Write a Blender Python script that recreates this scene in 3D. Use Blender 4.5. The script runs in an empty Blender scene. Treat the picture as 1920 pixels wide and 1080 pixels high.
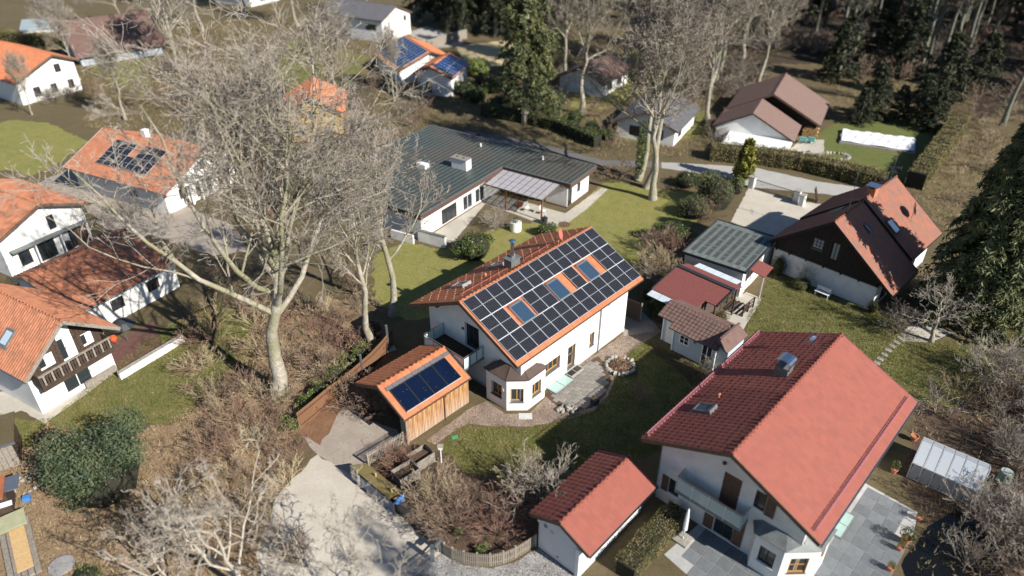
import bpy, bmesh, math, random
import numpy as np
from mathutils import Vector, Matrix
R = math.radians
SC = bpy.context.scene
COL = SC.collection

# ------------------------------------------------------------------ camera, sky, sun, exposure
CAM_F, CAM_TILT, CAM_ROLL, CAM_H = 1329.13, 0.571623, 0.0035, 32.516     # focal in px of a 1920 wide frame
cd = bpy.data.cameras.new('camera')
cam = bpy.data.objects.new('camera', cd); COL.objects.link(cam)
cd.sensor_width = 36.0
cd.lens = 36.0 * CAM_F / 1920.0
cd.clip_start = 0.5; cd.clip_end = 1500
cam.location = (0, 0, CAM_H)
cam.rotation_euler = (Matrix.Rotation(math.pi/2 - CAM_TILT, 3, 'X') @ Matrix.Rotation(CAM_ROLL, 3, 'Z')).to_euler()
cd.dof.use_dof = True
cd.dof.focus_distance = 50.0
cd.dof.aperture_fstop = (cd.lens/1000.0) / 0.27
SC.camera = cam

SUN_AZ, SUN_EL = R(-38.0), R(33.6)          # direction towards the sun, azimuth from +X
sun_dir = Vector((math.cos(SUN_EL)*math.cos(SUN_AZ), math.cos(SUN_EL)*math.sin(SUN_AZ), math.sin(SUN_EL)))
W = bpy.data.worlds.new('World'); SC.world = W; W.use_nodes = True
nt = W.node_tree
sky = nt.nodes.new('ShaderNodeTexSky'); sky.sky_type = 'NISHITA'; sky.sun_disc = False
sky.sun_elevation = SUN_EL
sky.sun_rotation = math.pi/2 - SUN_AZ
sky.altitude = 600; sky.air_density = 1.0; sky.dust_density = 0.0; sky.ozone_density = 3.0
bg = nt.nodes['Background']; bg.inputs['Strength'].default_value = 0.066
nt.links.new(sky.outputs['Color'], bg.inputs['Color'])
sl = bpy.data.lights.new('sun', 'SUN'); sl.energy = 5.0; sl.angle = R(0.5); sl.color = (1.0, 0.95, 0.865)
so = bpy.data.objects.new('sun', sl); COL.objects.link(so)
so.rotation_euler = (-sun_dir).to_track_quat('-Z', 'Y').to_euler()
SC.view_settings.view_transform = 'Standard'; SC.view_settings.look = 'None'
SC.view_settings.exposure = 0.74; SC.view_settings.gamma = 1.0
SC.render.engine = 'CYCLES'
SC.cycles.use_denoising = True
SC.cycles.max_bounces = 5; SC.cycles.diffuse_bounces = 2; SC.cycles.glossy_bounces = 3
SC.cycles.transmission_bounces = 4; SC.cycles.transparent_max_bounces = 6
SC.cycles.caustics_reflective = False; SC.cycles.caustics_refractive = False

# ------------------------------------------------------------------ survey helper: a sight line met with a known height
_S, _C = math.sin(CAM_TILT), math.cos(CAM_TILT)
def G(u, v, z=0.0):
    a, b = u-960, v-540
    x = (a*math.cos(CAM_ROLL)+b*math.sin(CAM_ROLL))/CAM_F; y = -(-a*math.sin(CAM_ROLL)+b*math.cos(CAM_ROLL))/CAM_F
    d = (x, _C+y*_S, -_S+y*_C); q = (CAM_H-z)/-d[2]
    return Vector((d[0]*q, d[1]*q, z))

# ------------------------------------------------------------------ materials
MATS = {}
def M(name, col, rough=0.85, col2=None, scale=2.0, var=1.0, detail=5, bump=0.0, bscale=30.0, metal=0.0, spec=0.35, tint=None, tscale=0.2, lo=.35, hi=.65):
    """base colour mixed by noise with a second colour, fine bump; tint: a broad third colour"""
    if name in MATS: return MATS[name]
    m = bpy.data.materials.new(name); m.use_nodes = True; t = m.node_tree; n = t.nodes; l = t.links
    b = n['Principled BSDF']; b.inputs['Roughness'].default_value = rough; b.inputs['Metallic'].default_value = metal
    b.inputs['Specular IOR Level'].default_value = spec
    tc = n.new('ShaderNodeTexCoord')
    c4 = lambda c: (c[0], c[1], c[2], 1)
    if col2 is None: col2 = tuple(x*0.82 for x in col)
    nz = n.new('ShaderNodeTexNoise'); nz.inputs['Scale'].default_value = scale; nz.inputs['Detail'].default_value = detail; nz.inputs['Roughness'].default_value = .65
    l.new(tc.outputs['Object'], nz.inputs['Vector'])
    rp = n.new('ShaderNodeValToRGB'); rp.color_ramp.elements[0].position = lo; rp.color_ramp.elements[1].position = hi
    rp.color_ramp.elements[0].color = c4(col2); rp.color_ramp.elements[1].color = c4(col)
    l.new(nz.outputs['Fac'], rp.inputs['Fac']); out = rp.outputs['Color']
    if tint:
        n2 = n.new('ShaderNodeTexNoise'); n2.inputs['Scale'].default_value = tscale; n2.inputs['Detail'].default_value = 4
        l.new(tc.outputs['Object'], n2.inputs['Vector'])
        r2 = n.new('ShaderNodeValToRGB'); r2.color_ramp.elements[0].position = .42; r2.color_ramp.elements[1].position = .62
        l.new(n2.outputs['Fac'], r2.inputs['Fac'])
        mx = n.new('ShaderNodeMixRGB'); mx.inputs['Color2'].default_value = c4(tint)
        l.new(r2.outputs['Color'], mx.inputs['Fac']); l.new(out, mx.inputs['Color1']); out = mx.outputs['Color']
    l.new(out, b.inputs['Base Color'])
    if bump:
        n3 = n.new('ShaderNodeTexNoise'); n3.inputs['Scale'].default_value = bscale; n3.inputs['Detail'].default_value = 6
        l.new(tc.outputs['Object'], n3.inputs['Vector'])
        bp = n.new('ShaderNodeBump'); bp.inputs['Strength'].default_value = bump; bp.inputs['Distance'].default_value = .1
        l.new(n3.outputs['Fac'], bp.inputs['Height']); l.new(bp.outputs['Normal'], b.inputs['Normal'])
    MATS[name] = m; return m

def tile_mat(name, cols, wt=.3, ex=.34, stain=None, rough=.75, stain_amt=.35):
    """clay tiles: a random tone for each tile of the grid plus weathering"""
    if name in MATS: return MATS[name]
    m = bpy.data.materials.new(name); m.use_nodes = True; t = m.node_tree; n = t.nodes; l = t.links
    b = n['Principled BSDF']; b.inputs['Roughness'].default_value = rough; b.inputs['Specular IOR Level'].default_value = .3
    tc = n.new('ShaderNodeTexCoord')
    dv = n.new('ShaderNodeVectorMath'); dv.operation = 'DIVIDE'; dv.inputs[1].default_value = (wt, ex, 1)
    fl = n.new('ShaderNodeVectorMath'); fl.operation = 'FLOOR'
    cut = n.new('ShaderNodeVectorMath'); cut.operation = 'MULTIPLY'; cut.inputs[1].default_value = (1, 1, 0)
    wn = n.new('ShaderNodeTexWhiteNoise')
    l.new(tc.outputs['Object'], dv.inputs[0]); l.new(dv.outputs[0], fl.inputs[0]); l.new(fl.outputs[0], cut.inputs[0]); l.new(cut.outputs[0], wn.inputs['Vector'])
    rp = n.new('ShaderNodeValToRGB'); cr = rp.color_ramp
    while len(cr.elements) < len(cols): cr.elements.new(.5)
    for i, c in enumerate(cols): cr.elements[i].position = i/(len(cols)-1); cr.elements[i].color = (*c, 1)
    l.new(wn.outputs['Value'], rp.inputs['Fac'])
    nz = n.new('ShaderNodeTexNoise'); nz.inputs['Scale'].default_value = 1.3; nz.inputs['Detail'].default_value = 8; nz.inputs['Roughness'].default_value = .7
    l.new(tc.outputs['Object'], nz.inputs['Vector'])
    r2 = n.new('ShaderNodeValToRGB'); r2.color_ramp.elements[0].position = .45; r2.color_ramp.elements[1].position = .75
    r2.color_ramp.elements[1].color = (stain_amt,)*3+(1,); r2.color_ramp.elements[0].color = (0, 0, 0, 1)
    l.new(nz.outputs['Fac'], r2.inputs['Fac'])
    mx = n.new('ShaderNodeMixRGB'); mx.inputs['Color2'].default_value = (*(stain or (.08, .06, .05)), 1)
    l.new(r2.outputs['Color'], mx.inputs['Fac']); l.new(rp.outputs['Color'], mx.inputs['Color1']); l.new(mx.outputs['Color'], b.inputs['Base Color'])
    MATS[name] = m; return m

def plain(name, col, rough=.5, metal=0, spec=.5):
    if name in MATS: return MATS[name]
    m = bpy.data.materials.new(name); m.use_nodes = True; n = m.node_tree.nodes; l = m.node_tree.links; b = n['Principled BSDF']
    b.inputs['Base Color'].default_value = (*col, 1); b.inputs['Roughness'].default_value = rough; b.inputs['Metallic'].default_value = metal; b.inputs['Specular IOR Level'].default_value = spec
    tc = n.new('ShaderNodeTexCoord'); nz = n.new('ShaderNodeTexNoise'); nz.inputs['Scale'].default_value = 6; nz.inputs['Detail'].default_value = 5
    l.new(tc.outputs['Object'], nz.inputs['Vector'])
    mr = n.new('ShaderNodeMapRange'); mr.inputs['To Min'].default_value = max(0, rough-.1); mr.inputs['To Max'].default_value = min(1, rough+.12)
    l.new(nz.outputs['Fac'], mr.inputs['Value']); l.new(mr.outputs['Result'], b.inputs['Roughness'])
    MATS[name] = m; return m

def glassy(name, col, alpha=.5, rough=.08):
    """thin sheet glass: part see-through, part reflecting"""
    if name in MATS: return MATS[name]
    m = plain(name, col, rough, 0, .6); b = m.node_tree.nodes['Principled BSDF']; b.inputs['Alpha'].default_value = alpha
    return m

# ------------------------------------------------------------------ mesh building
class MB:
    def __init__(s): s.v = []; s.f = []; s.m = []; s.mi = 0
    def mat(s, i): s.mi = i; return s
    def add(s, vs, fs):
        o = len(s.v); s.v += [tuple(x) for x in vs]
        for f in fs: s.f.append([i+o for i in f]); s.m.append(s.mi)
        return s
    def box(s, x0, x1, y0, y1, z0, z1):
        return s.add([(x0,y0,z0),(x1,y0,z0),(x1,y1,z0),(x0,y1,z0),(x0,y0,z1),(x1,y0,z1),(x1,y1,z1),(x0,y1,z1)],
                     [(3,2,1,0),(4,5,6,7),(0,1,5,4),(1,2,6,5),(2,3,7,6),(3,0,4,7)])
    def bar(s, a, b, w, h, up=(0,0,1)):
        """rectangular bar from a to b, w across, h along up"""
        a, b = Vector(a), Vector(b); d = (b-a).normalized(); up = Vector(up)
        x = d.cross(up)
        if x.length < 1e-4: x = d.cross(Vector((1,0,0)))
        x.normalize(); y = x.cross(d).normalized()
        vs = []
        for p in (a, b):
            for sx, sy in ((-1,-1),(1,-1),(1,1),(-1,1)): vs.append(p + x*sx*w/2 + y*sy*h/2)
        return s.add(vs, [(0,1,2,3),(7,6,5,4),(0,4,5,1),(1,5,6,2),(2,6,7,3),(3,7,4,0)])
    def prism(s, poly, z0, z1):
        n = len(poly); vs = [(p[0],p[1],z0) for p in poly]+[(p[0],p[1],z1) for p in poly]
        ar = sum(poly[i][0]*poly[(i+1)%n][1]-poly[(i+1)%n][0]*poly[i][1] for i in range(n))
        fs = [tuple(range(n-1,-1,-1)), tuple(range(n,2*n))]+[(i,(i+1)%n,n+(i+1)%n,n+i) for i in range(n)]
        if ar < 0: fs = [tuple(reversed(f)) for f in fs]
        return s.add(vs, fs)
    def extrude_x(s, poly, x0, x1):
        """poly in (y, z), pushed along x"""
        n = len(poly); vs = [(x0,p[0],p[1]) for p in poly]+[(x1,p[0],p[1]) for p in poly]
        ar = sum(poly[i][0]*poly[(i+1)%n][1]-poly[(i+1)%n][0]*poly[i][1] for i in range(n))
        fs = [tuple(range(n-1,-1,-1)), tuple(range(n,2*n))]+[(i,(i+1)%n,n+(i+1)%n,n+i) for i in range(n)]
        if ar < 0: fs = [tuple(reversed(f)) for f in fs]
        return s.add(vs, fs)
    def tube(s, pts, rad, k=8, caps=True):
        pts = [Vector(p) for p in pts]; n = len(pts)
        if not hasattr(rad, '__len__'): rad = [rad]*n
        vs = []; prev = None
        for i, p in enumerate(pts):
            d = (pts[min(i+1,n-1)]-pts[max(i-1,0)]).normalized()
            x = d.cross(prev if prev else Vector((.31,.17,.94)))
            if x.length < 1e-4: x = d.cross(Vector((1,0,0)))
            x.normalize(); y = d.cross(x); prev = y if prev is None else prev
            for j in range(k):
                a = 2*math.pi*j/k; vs.append(p+(x*math.cos(a)+y*math.sin(a))*rad[i])
        fs = [(i*k+j, i*k+(j+1)%k, (i+1)*k+(j+1)%k, (i+1)*k+j) for i in range(n-1) for j in range(k)]
        if caps: fs += [tuple(range(k-1,-1,-1)), tuple((n-1)*k+j for j in range(k))]
        return s.add(vs, fs)
    def cyl(s, c, r, z0, z1, k=16, r1=None):
        r1 = r if r1 is None else r1
        vs = [(c[0]+r*math.cos(2*math.pi*j/k), c[1]+r*math.sin(2*math.pi*j/k), z0) for j in range(k)]+[(c[0]+r1*math.cos(2*math.pi*j/k), c[1]+r1*math.sin(2*math.pi*j/k), z1) for j in range(k)]
        return s.add(vs, [tuple(range(k-1,-1,-1)), tuple(range(k,2*k))]+[(j,(j+1)%k,k+(j+1)%k,k+j) for j in range(k)])
    def lathe(s, prof, c=(0,0,0), k=16):
        vs = [(c[0]+r*math.cos(2*math.pi*j/k), c[1]+r*math.sin(2*math.pi*j/k), c[2]+z) for r, z in prof for j in range(k)]
        n = len(prof)
        return s.add(vs, [(i*k+j, i*k+(j+1)%k, (i+1)*k+(j+1)%k, (i+1)*k+j) for i in range(n-1) for j in range(k)])
    def mesh(s, name, mats):
        me = bpy.data.meshes.new(name); me.from_pydata(s.v, [], s.f); me.update()
        for m in (mats if isinstance(mats, (list,tuple)) else [mats]): me.materials.append(m)
        if any(s.m): me.polygons.foreach_set('material_index', s.m)
        return me
    def build(s, name, mats, parent=None, loc=None, rot=None, smooth=False):
        me = s.mesh(name, mats)
        if smooth: me.polygons.foreach_set('use_smooth', [True]*len(me.polygons))
        return put(name, me, parent, loc, rot)
def put(name, me, parent=None, loc=None, rot=None, scale=None):
    o = bpy.data.objects.new(name, me); COL.objects.link(o)
    if parent: o.parent = parent
    if loc is not None: o.location = loc
    if rot is not None: o.rotation_euler = rot
    if scale is not None: o.scale = scale if hasattr(scale,'__len__') else (scale,)*3
    return o
def tag(o, label=None, cat=None, group=None, kind=None):
    if label: o['label'] = label
    if cat: o['category'] = cat
    if group: o['group'] = group
    if kind: o['kind'] = kind
    return o
def thing(name, label, cat, loc=(0,0,0), rz=0, group=None):
    o = bpy.data.objects.new(name, None); COL.objects.link(o); o.empty_display_size = .2
    o.location = loc; o.rotation_euler = (0,0,rz); return tag(o, label, cat, group)
def copy_tree(o, parent=None):
    c = o.copy(); COL.objects.link(c); c.parent = parent
    for ch in list(o.children): copy_tree(ch, c)
    return c
def np_mesh(name, V, F, mat, smooth=False):
    """V (n,3), F (m,k) numpy arrays to a mesh"""
    me = bpy.data.meshes.new(name); V = np.asarray(V, np.float32); F = np.asarray(F, np.int32); k = F.shape[1]
    me.vertices.add(len(V)); me.vertices.foreach_set('co', V.ravel())
    me.loops.add(F.size); me.loops.foreach_set('vertex_index', F.ravel())
    me.polygons.add(len(F)); me.polygons.foreach_set('loop_start', np.arange(0, F.size, k, dtype=np.int32))
    try: me.polygons.foreach_set('loop_total', np.full(len(F), k, np.int32))
    except Exception: pass
    me.materials.append(mat); me.update(calc_edges=True); me.validate()
    me.polygons.foreach_set('use_smooth', np.full(len(me.polygons), bool(smooth)))
    return me
def cut(o, boxes):
    """sink rectangular recesses (x0,x1,y0,y1,z0,z1 or a vertex list of 8) into a solid wall mesh"""
    if not boxes: return o
    c = MB()
    for b in boxes:
        if len(b) == 6: c.box(*b)
        else: c.add(b, [(3,2,1,0),(4,5,6,7),(0,1,5,4),(1,2,6,5),(2,3,7,6),(3,0,4,7)])
    co = bpy.data.objects.new('cutter', c.mesh('cutter', o.data.materials[0])); COL.objects.link(co)
    co.matrix_world = Matrix.Identity(4)
    par = o.parent; o.parent = None; mw = o.matrix_basis.copy(); o.matrix_basis = Matrix.Identity(4)
    md = o.modifiers.new('cut', 'BOOLEAN'); md.object = co; md.operation = 'DIFFERENCE'; md.solver = 'EXACT'
    dg = bpy.context.evaluated_depsgraph_get(); dg.update()
    me = bpy.data.meshes.new_from_object(o.evaluated_get(dg)); o.modifiers.clear(); old = o.data; o.data = me
    o.parent = par; o.matrix_basis = mw
    bpy.data.objects.remove(co); return o
# ------------------------------------------------------------------ shared materials
WHITE = M('white_render', (.80,.79,.76), .9, (.69,.68,.65), .8, bump=.15, bscale=40)
WHITE_OLD = M('white_render_weathered', (.76,.75,.72), .9, (.62,.61,.58), .9, bump=.2, bscale=25)
CREAM = M('plinth_render', (.55,.53,.5), .9, (.45,.43,.41), 2)
ORANGE_T = tile_mat('clay_orange', [(.46,.16,.075),(.54,.20,.095),(.50,.175,.08),(.42,.145,.07)], .30, .34, (.20,.12,.08))
BROWNRED_T = tile_mat('clay_brownred', [(.40,.12,.07),(.47,.15,.085),(.36,.11,.065)], .30, .36, (.12,.07,.05))
RED_T = tile_mat('clay_red', [(.29,.090,.065),(.305,.096,.069),(.275,.085,.062),(.295,.092,.067)], .30, .36, (.19,.075,.06), stain_amt=.55)
OLDORANGE_T = tile_mat('clay_old_orange', [(.40,.158,.085),(.46,.19,.105),(.34,.14,.08),(.43,.17,.09)], .24, .32, (.13,.09,.06), stain_amt=.6)
PATCHY_T = tile_mat('clay_patchy', [(.31,.115,.072),(.34,.125,.078),(.27,.12,.085),(.22,.125,.095),(.32,.115,.075)], .30, .36, (.16,.11,.08), stain_amt=.6)
DARKBROWN_T = tile_mat('concrete_brown', [(.145,.09,.075),(.17,.105,.088),(.13,.08,.067)], .33, .36, (.05,.04,.035))
PINKBROWN_T = tile_mat('concrete_pinkbrown', [(.18,.115,.098),(.20,.13,.11),(.185,.12,.10)], .33, .36, (.14,.095,.082))
SLATE_T = tile_mat('slate_grey', [(.09,.09,.10),(.12,.12,.13),(.10,.10,.115)], .33, .36, (.06,.06,.06))
GLASS = plain('window_glass', (.025,.032,.038), .06, 0, .8)
GLASSB = plain('skylight_glass', (.03,.06,.10), .05, 0, 1.0)
WOODF = M('honey_wood', (.56,.30,.09), .55, (.42,.21,.06), 6)
DWOOD = M('dark_wood', (.075,.05,.035), .8, (.045,.03,.022), 5, bump=.2)
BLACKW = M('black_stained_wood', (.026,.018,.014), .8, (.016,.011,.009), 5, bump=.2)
BROWNW = M('brown_wood', (.16,.095,.06), .75, (.10,.06,.04), 5, bump=.2)
GREYW = M('weathered_wood', (.30,.26,.22), .9, (.19,.165,.14), 7, bump=.35, bscale=18)
PALEW = M('pale_new_wood', (.58,.40,.20), .7, (.48,.31,.14), 7)
METAL = plain('galvanised_metal', (.42,.43,.45), .38, .85)
STEEL = plain('stainless_steel', (.62,.63,.65), .22, 1.0)
DMETAL = plain('dark_metal', (.06,.062,.066), .45, .5)
LEAD = M('grey_sheet_metal', (.19,.205,.205), .5, (.14,.15,.15), 2.5, metal=.3)
BRONZE = M('brown_sheet_metal', (.135,.095,.08), .45, (.105,.075,.062), 1.5, metal=.3)
WPAINT = M('white_paint', (.80,.80,.78), .55, (.74,.74,.72), 3)
BLACKP = plain('black_plastic', (.02,.02,.022), .5)
TERRA = M('terracotta', (.46,.19,.10), .85, (.38,.15,.08), 6)
STONE = M('pale_stone', (.37,.345,.305), .9, (.25,.23,.205), 3, bump=.5, bscale=8)

# ------------------------------------------------------------------ roofs
def tile_mesh(name, L, D, mat, wt=.3, ex=.34, amp=.045, lift=.016, prof=(0,.75,1,.75,.08,0), clip=None):
    """interlocking tiles on a plane: x along the eave, y from eave up, z out"""
    nx = max(1, round(L/wt)); ny = max(1, round(D/ex)); wt = L/nx; ex = D/ny
    p = np.array(prof); k = len(p)-1
    xs = np.concatenate([np.arange(nx*k)/k, [nx]])*wt
    zp = np.append(np.tile(p[:-1], nx), p[0])*amp
    rng = np.random.default_rng(int(L*97+D*31))
    Vs = []; n = len(xs)
    for j in range(ny):
        jit = np.repeat(rng.normal(0, .004, nx), k); jit = np.append(jit, jit[-1])
        y0 = j*ex-.03; y1 = (j+1)*ex
        for y, z in ((y0+.004, zp*0-.01), (y0, zp+lift+jit), (y1, zp+.004+jit*.3)):
            Vs.append(np.stack([xs, np.full(n, y), z], 1))
    V = np.concatenate(Vs); F = []
    i = np.arange(n-1)
    for j in range(ny):
        for r in range(2):
            a = (j*3+r)*n; F.append(np.stack([a+i, a+i+1, a+n+i+1, a+n+i], 1))
    return np_mesh(name, V, np.concatenate(F), mat)
def one_tile_mesh(wt, ex, mat, amp, lift=.016, prof=(0,.75,1,.75,.08,0)):
    k = len(prof)-1; b = MB(); vs = []
    for y, zf in ((-.026, 'u'), (-.03, 'f'), (ex, 'b')):
        for i, q in enumerate(prof): vs.append((wt*i/k*.995, y, -.01 if zf == 'u' else q*amp+(lift if zf == 'f' else .004)))
    n = k+1
    b.add(vs, [(r*n+i, r*n+i+1, (r+1)*n+i+1, (r+1)*n+i) for r in range(2) for i in range(k)]+[(0, n, 2*n), (n-1, 3*n-1, 2*n-1)])
    return b.mesh('roof_tile', mat)
def single_tile_mat(name, cols):
    if name in MATS: return MATS[name]
    m = bpy.data.materials.new(name); m.use_nodes = True; n = m.node_tree.nodes; l = m.node_tree.links; b = n['Principled BSDF']; b.inputs['Roughness'].default_value = .75; b.inputs['Specular IOR Level'].default_value = .3
    oi = n.new('ShaderNodeObjectInfo'); rp = n.new('ShaderNodeValToRGB'); cr = rp.color_ramp
    while len(cr.elements) < len(cols): cr.elements.new(.5)
    for i, c in enumerate(cols): cr.elements[i].position = i/(len(cols)-1); cr.elements[i].color = (*c, 1)
    l.new(oi.outputs['Random'], rp.inputs['Fac'])
    tc = n.new('ShaderNodeTexCoord'); nz = n.new('ShaderNodeTexNoise'); nz.inputs['Scale'].default_value = 9; nz.inputs['Detail'].default_value = 6; l.new(tc.outputs['Object'], nz.inputs['Vector'])
    mx = n.new('ShaderNodeMixRGB'); mx.blend_type = 'MULTIPLY'; mx.inputs['Fac'].default_value = .35; l.new(rp.outputs['Color'], mx.inputs['Color1']); l.new(nz.outputs['Fac'], mx.inputs['Color2']); l.new(mx.outputs['Color'], b.inputs['Base Color'])
    MATS[name] = m; return m
def slope_obj(parent, me, corner, xdir, up):
    """put a slope mesh at its eave corner"""
    x = Vector(xdir).normalized(); y = Vector(up).normalized(); z = x.cross(y)
    o = bpy.data.objects.new(me.name, me); COL.objects.link(o); o.parent = parent
    m = Matrix.Identity(4)
    for i, a in enumerate((x, y, z)):
        for j in range(3): m[j][i] = a[j]
    m.translation = Vector(corner); o.matrix_basis = m
    return o
def gable_roof(parent, x0, x1, zr, sl, sr, wl, wr, tmat, th=.16, wt=.3, ex=.36, amp=.045, ridge=True, ridgemat=None, under=None, name='roof', verge=None, vw=.05, single=0, smat=None, ampr=None):
    """ridge along x at y=0; sl/sr slopes (tan), wl/wr eave distance to +y (left) and -y (right)"""
    b = MB().extrude_x([(wl, zr-sl*wl), (0, zr), (-wr, zr-sr*wr), (-wr, zr-sr*wr-th), (0, zr-th*1.15), (wl, zr-sl*wl-th)], x0, x1)
    ro = b.build(name, under or DWOOD, parent)
    for side, s, w in ((1, sl, wl), (-1, sr, wr)):
        D = math.hypot(w, w*s); c = 1/math.hypot(1, s)
        n = Vector((0, side*s*c, c))*.012; xs = x0
        if side > 0 and single:     # the tiles of the shaded slope nearest the camera are laid one by one
            nx, ny = round((x1-x0)/wt), round(D/ex); w1, e1 = (x1-x0)/nx, D/ny; xs = x0+single*w1
            tm = one_tile_mesh(w1, e1, smat, amp); rr = random.Random(4)
            for j in range(ny):
                for i in range(single):
                    p = Vector((x0+(i+1)*w1, w, zr-s*w))+n*(1+rr.uniform(-.25,.25))+Vector((0,-c,s*c))*(j*e1+rr.uniform(-.006,.006))
                    slope_obj(ro, tm, p, (-1,0,0), (0,-c,s*c))
        me = tile_mesh('roof_tiles', x1-(xs if side > 0 else x0), D, tmat, wt, ex, amp if side > 0 or ampr is None else ampr)
        cor = Vector((x1 if side > 0 else x0, side*w, zr-s*w))+n
        o = slope_obj(ro, me, cor, (-side, 0, 0), (0, -side*c, s*c)); tag(o, kind='stuff')
    if ridge:
        b = MB(); k = max(2, round((x1-x0)/.36)); st = (x1-x0)/k
        for i in range(k):
            xa = x0+i*st
            b.tube([(xa, 0, zr+.02), (xa+st*1.04, 0, zr+.035)], [.125, .11], 10)
        tag(b.build('ridge_tiles', ridgemat or tmat, ro), kind='stuff')
    if verge:
        for xx in (x0, x1):
            b = MB()
            for side, s, w in ((1, sl, wl), (-1, sr, wr)):
                b.bar((xx, 0, zr-.09), (xx, side*w, zr-s*w-.09), vw, .24, (0, side*s, 1))
            b.build('verge_board', verge, ro)
    return ro
def gutter(parent, x0, x1, y, z, mat=None, r=.075):
    b = MB(); k = 8; pr = []
    for j in range(k+1):
        a = math.pi+math.pi*j/k; pr.append((y+r*math.cos(a), z+r*math.sin(a)))
    for j in range(k+1):
        a = 2*math.pi-math.pi*j/k; pr.append((y+(r-.012)*math.cos(a), z+(r-.012)*math.sin(a)))
    b.extrude_x(pr, x0, x1); return b.build('gutter', mat or METAL, parent)
def downpipe(parent, x, y, z1, z0=0, out=(0,-1), mat=None, r=.05, run=.35):
    """from the gutter (x,y+out*run) back to the wall and down"""
    o = Vector((out[0], out[1], 0)); p = Vector((x, y, 0))
    b = MB().tube([p+o*(run+.06)+Vector((0,0,z1)), p+o*(run+.06)+Vector((0,0,z1-.12)), p+o*.07+Vector((0,0,z1-.45)), p+o*.07+Vector((0,0,z0+.12)), p+o*.2+Vector((0,0,z0+.03))], r, 8)
    return b.build('downpipe', mat or METAL, parent, smooth=True)

# ------------------------------------------------------------------ openings
SIDE = {'-y': 0.0, '+x': math.pi/2, '+y': math.pi, '-x': -math.pi/2}
def opening(parent, cuts, side, c, wall, z0, w, h, cols=1, rows=1, fm=None, depth=.16, kind='window', gl=None, sill=None, fw=.07, angle=None, org=None, label=None):
    """a framed opening whose outer face is the wall plane; side names the outward axis, c the centre along the wall"""
    fm = fm or WPAINT; gl = gl or GLASS
    if angle is None:
        rz = SIDE[side]
        pos = {'-y': (c, wall, z0), '+y': (c, wall, z0), '-x': (wall, c, z0), '+x': (wall, c, z0)}[side]
        e = .08
        if cuts is not None:
            if side == '-y': cuts.append((c-w/2, c+w/2, wall-e, wall+depth, z0, z0+h))
            if side == '+y': cuts.append((c-w/2, c+w/2, wall-depth, wall+e, z0, z0+h))
            if side == '-x': cuts.append((wall-e, wall+depth, c-w/2, c+w/2, z0, z0+h))
            if side == '+x': cuts.append((wall-depth, wall+e, c-w/2, c+w/2, z0, z0+h))
    else:
        rz = angle; pos = org
        if cuts is not None:
            ca, sa = math.cos(rz), math.sin(rz); vs = []
            for zz in (z0, z0+h):
                for (X, Y) in ((-w/2,-.08),(w/2,-.08),(w/2,depth),(-w/2,depth)): vs.append((pos[0]+X*ca-Y*sa, pos[1]+X*sa+Y*ca, zz))
            cuts.append(vs)
    # built facing -Y, depth into +Y
    b = MB(); d0, d1 = depth-.07, depth-.005; g = .002
    b.box(-w/2+g, -w/2+fw, d0, d1, g, h-g).box(w/2-fw, w/2-g, d0, d1, g, h-g).box(-w/2+fw, w/2-fw, d0, d1, g, fw).box(-w/2+fw, w/2-fw, d0, d1, h-fw, h-g)
    cw = (w-2*fw)/cols
    for i in range(1, cols): b.box(-w/2+fw+i*cw-fw*.42, -w/2+fw+i*cw+fw*.42, d0+.004, d1-.004, fw, h-fw)
    for j in range(1, rows): b.box(-w/2+fw, w/2-fw, d0+.012, d1-.012, fw+(h-2*fw)*j/rows-.02, fw+(h-2*fw)*j/rows+.02)
    o = b.build(kind, fm, parent, pos, (0, 0, rz))
    if label: o['label'] = label
    for i in range(cols):
        MB().box(-w/2+fw+i*cw+.003, -w/2+fw+(i+1)*cw-.003, depth-.035, depth-.02, fw+.003, h-fw-.003).build('pane', gl, o)
    if kind == 'door':
        MB().box(w/2-fw*.9, w/2-fw*.5, d0-.05, d0, h*.45, h*.45+.14).build('handle', METAL, o)
    if sill: MB().box(-w/2-.04, w/2+.04, -.06, depth-.075, -.035, .004).build('sill', sill, o)
    return o
def shutter(parent, side, c, wall, z0, w, h, mat):
    rz = SIDE[side]; pos = {'-y': (c, wall, z0), '+y': (c, wall, z0), '-x': (wall, c, z0), '+x': (wall, c, z0)}[side]
    b = MB().box(-w/2, w/2, -.05, -.006, 0, h)
    n = max(3, int(h/.18))
    for i in range(n): b.box(-w/2+.06, w/2-.06, -.062, -.05, h*(i+.3)/n, h*(i+.75)/n)
    return b.build('shutter', mat, parent, pos, (0, 0, rz))
def walls(parent, x0, x1, yl, yr, zr, sl, sr, mat, drop=.17, name='wall', z0=-.05):
    """solid house body under a gable roof: yl>0 left wall, yr>0 right wall distance"""
    return MB().extrude_x([(yl, z0), (yl, zr-sl*yl-drop), (0, zr-drop*1.1), (-yr, zr-sr*yr-drop), (-yr, z0)], x0, x1).build(name, mat, parent)
def skylight(parent, corner, xdir, up, w, h, fm=None, gl=None, name='skylight', rise=.09):
    """roof window lying in a slope; corner = lower left of the slope frame"""
    b = MB(); f = .085
    b.box(-w/2, w/2, 0, f, -.05, rise).box(-w/2, w/2, h-f*1.6, h, -.05, rise+.025).box(-w/2, -w/2+f, f, h-f*1.6, -.05, rise).box(w/2-f, w/2, f, h-f*1.6, -.05, rise)
    b.box(-w/2-.1, w/2+.1, -.14, -.002, .03, .055)
    me = b.mesh(name, fm or DMETAL); o = slope_obj(parent, me, corner, xdir, up); o.name = name
    MB().box(-w/2+f, w/2-f, f, h-f*1.6, .0, rise-.03).build('pane', gl or GLASSB, o)
    return o
def mast(parent, p, h, r=.022, mat=None, name='mast'):
    return MB().tube([p, (p[0], p[1], p[2]+h)], r, 6).build(name, mat or METAL, parent)
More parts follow.
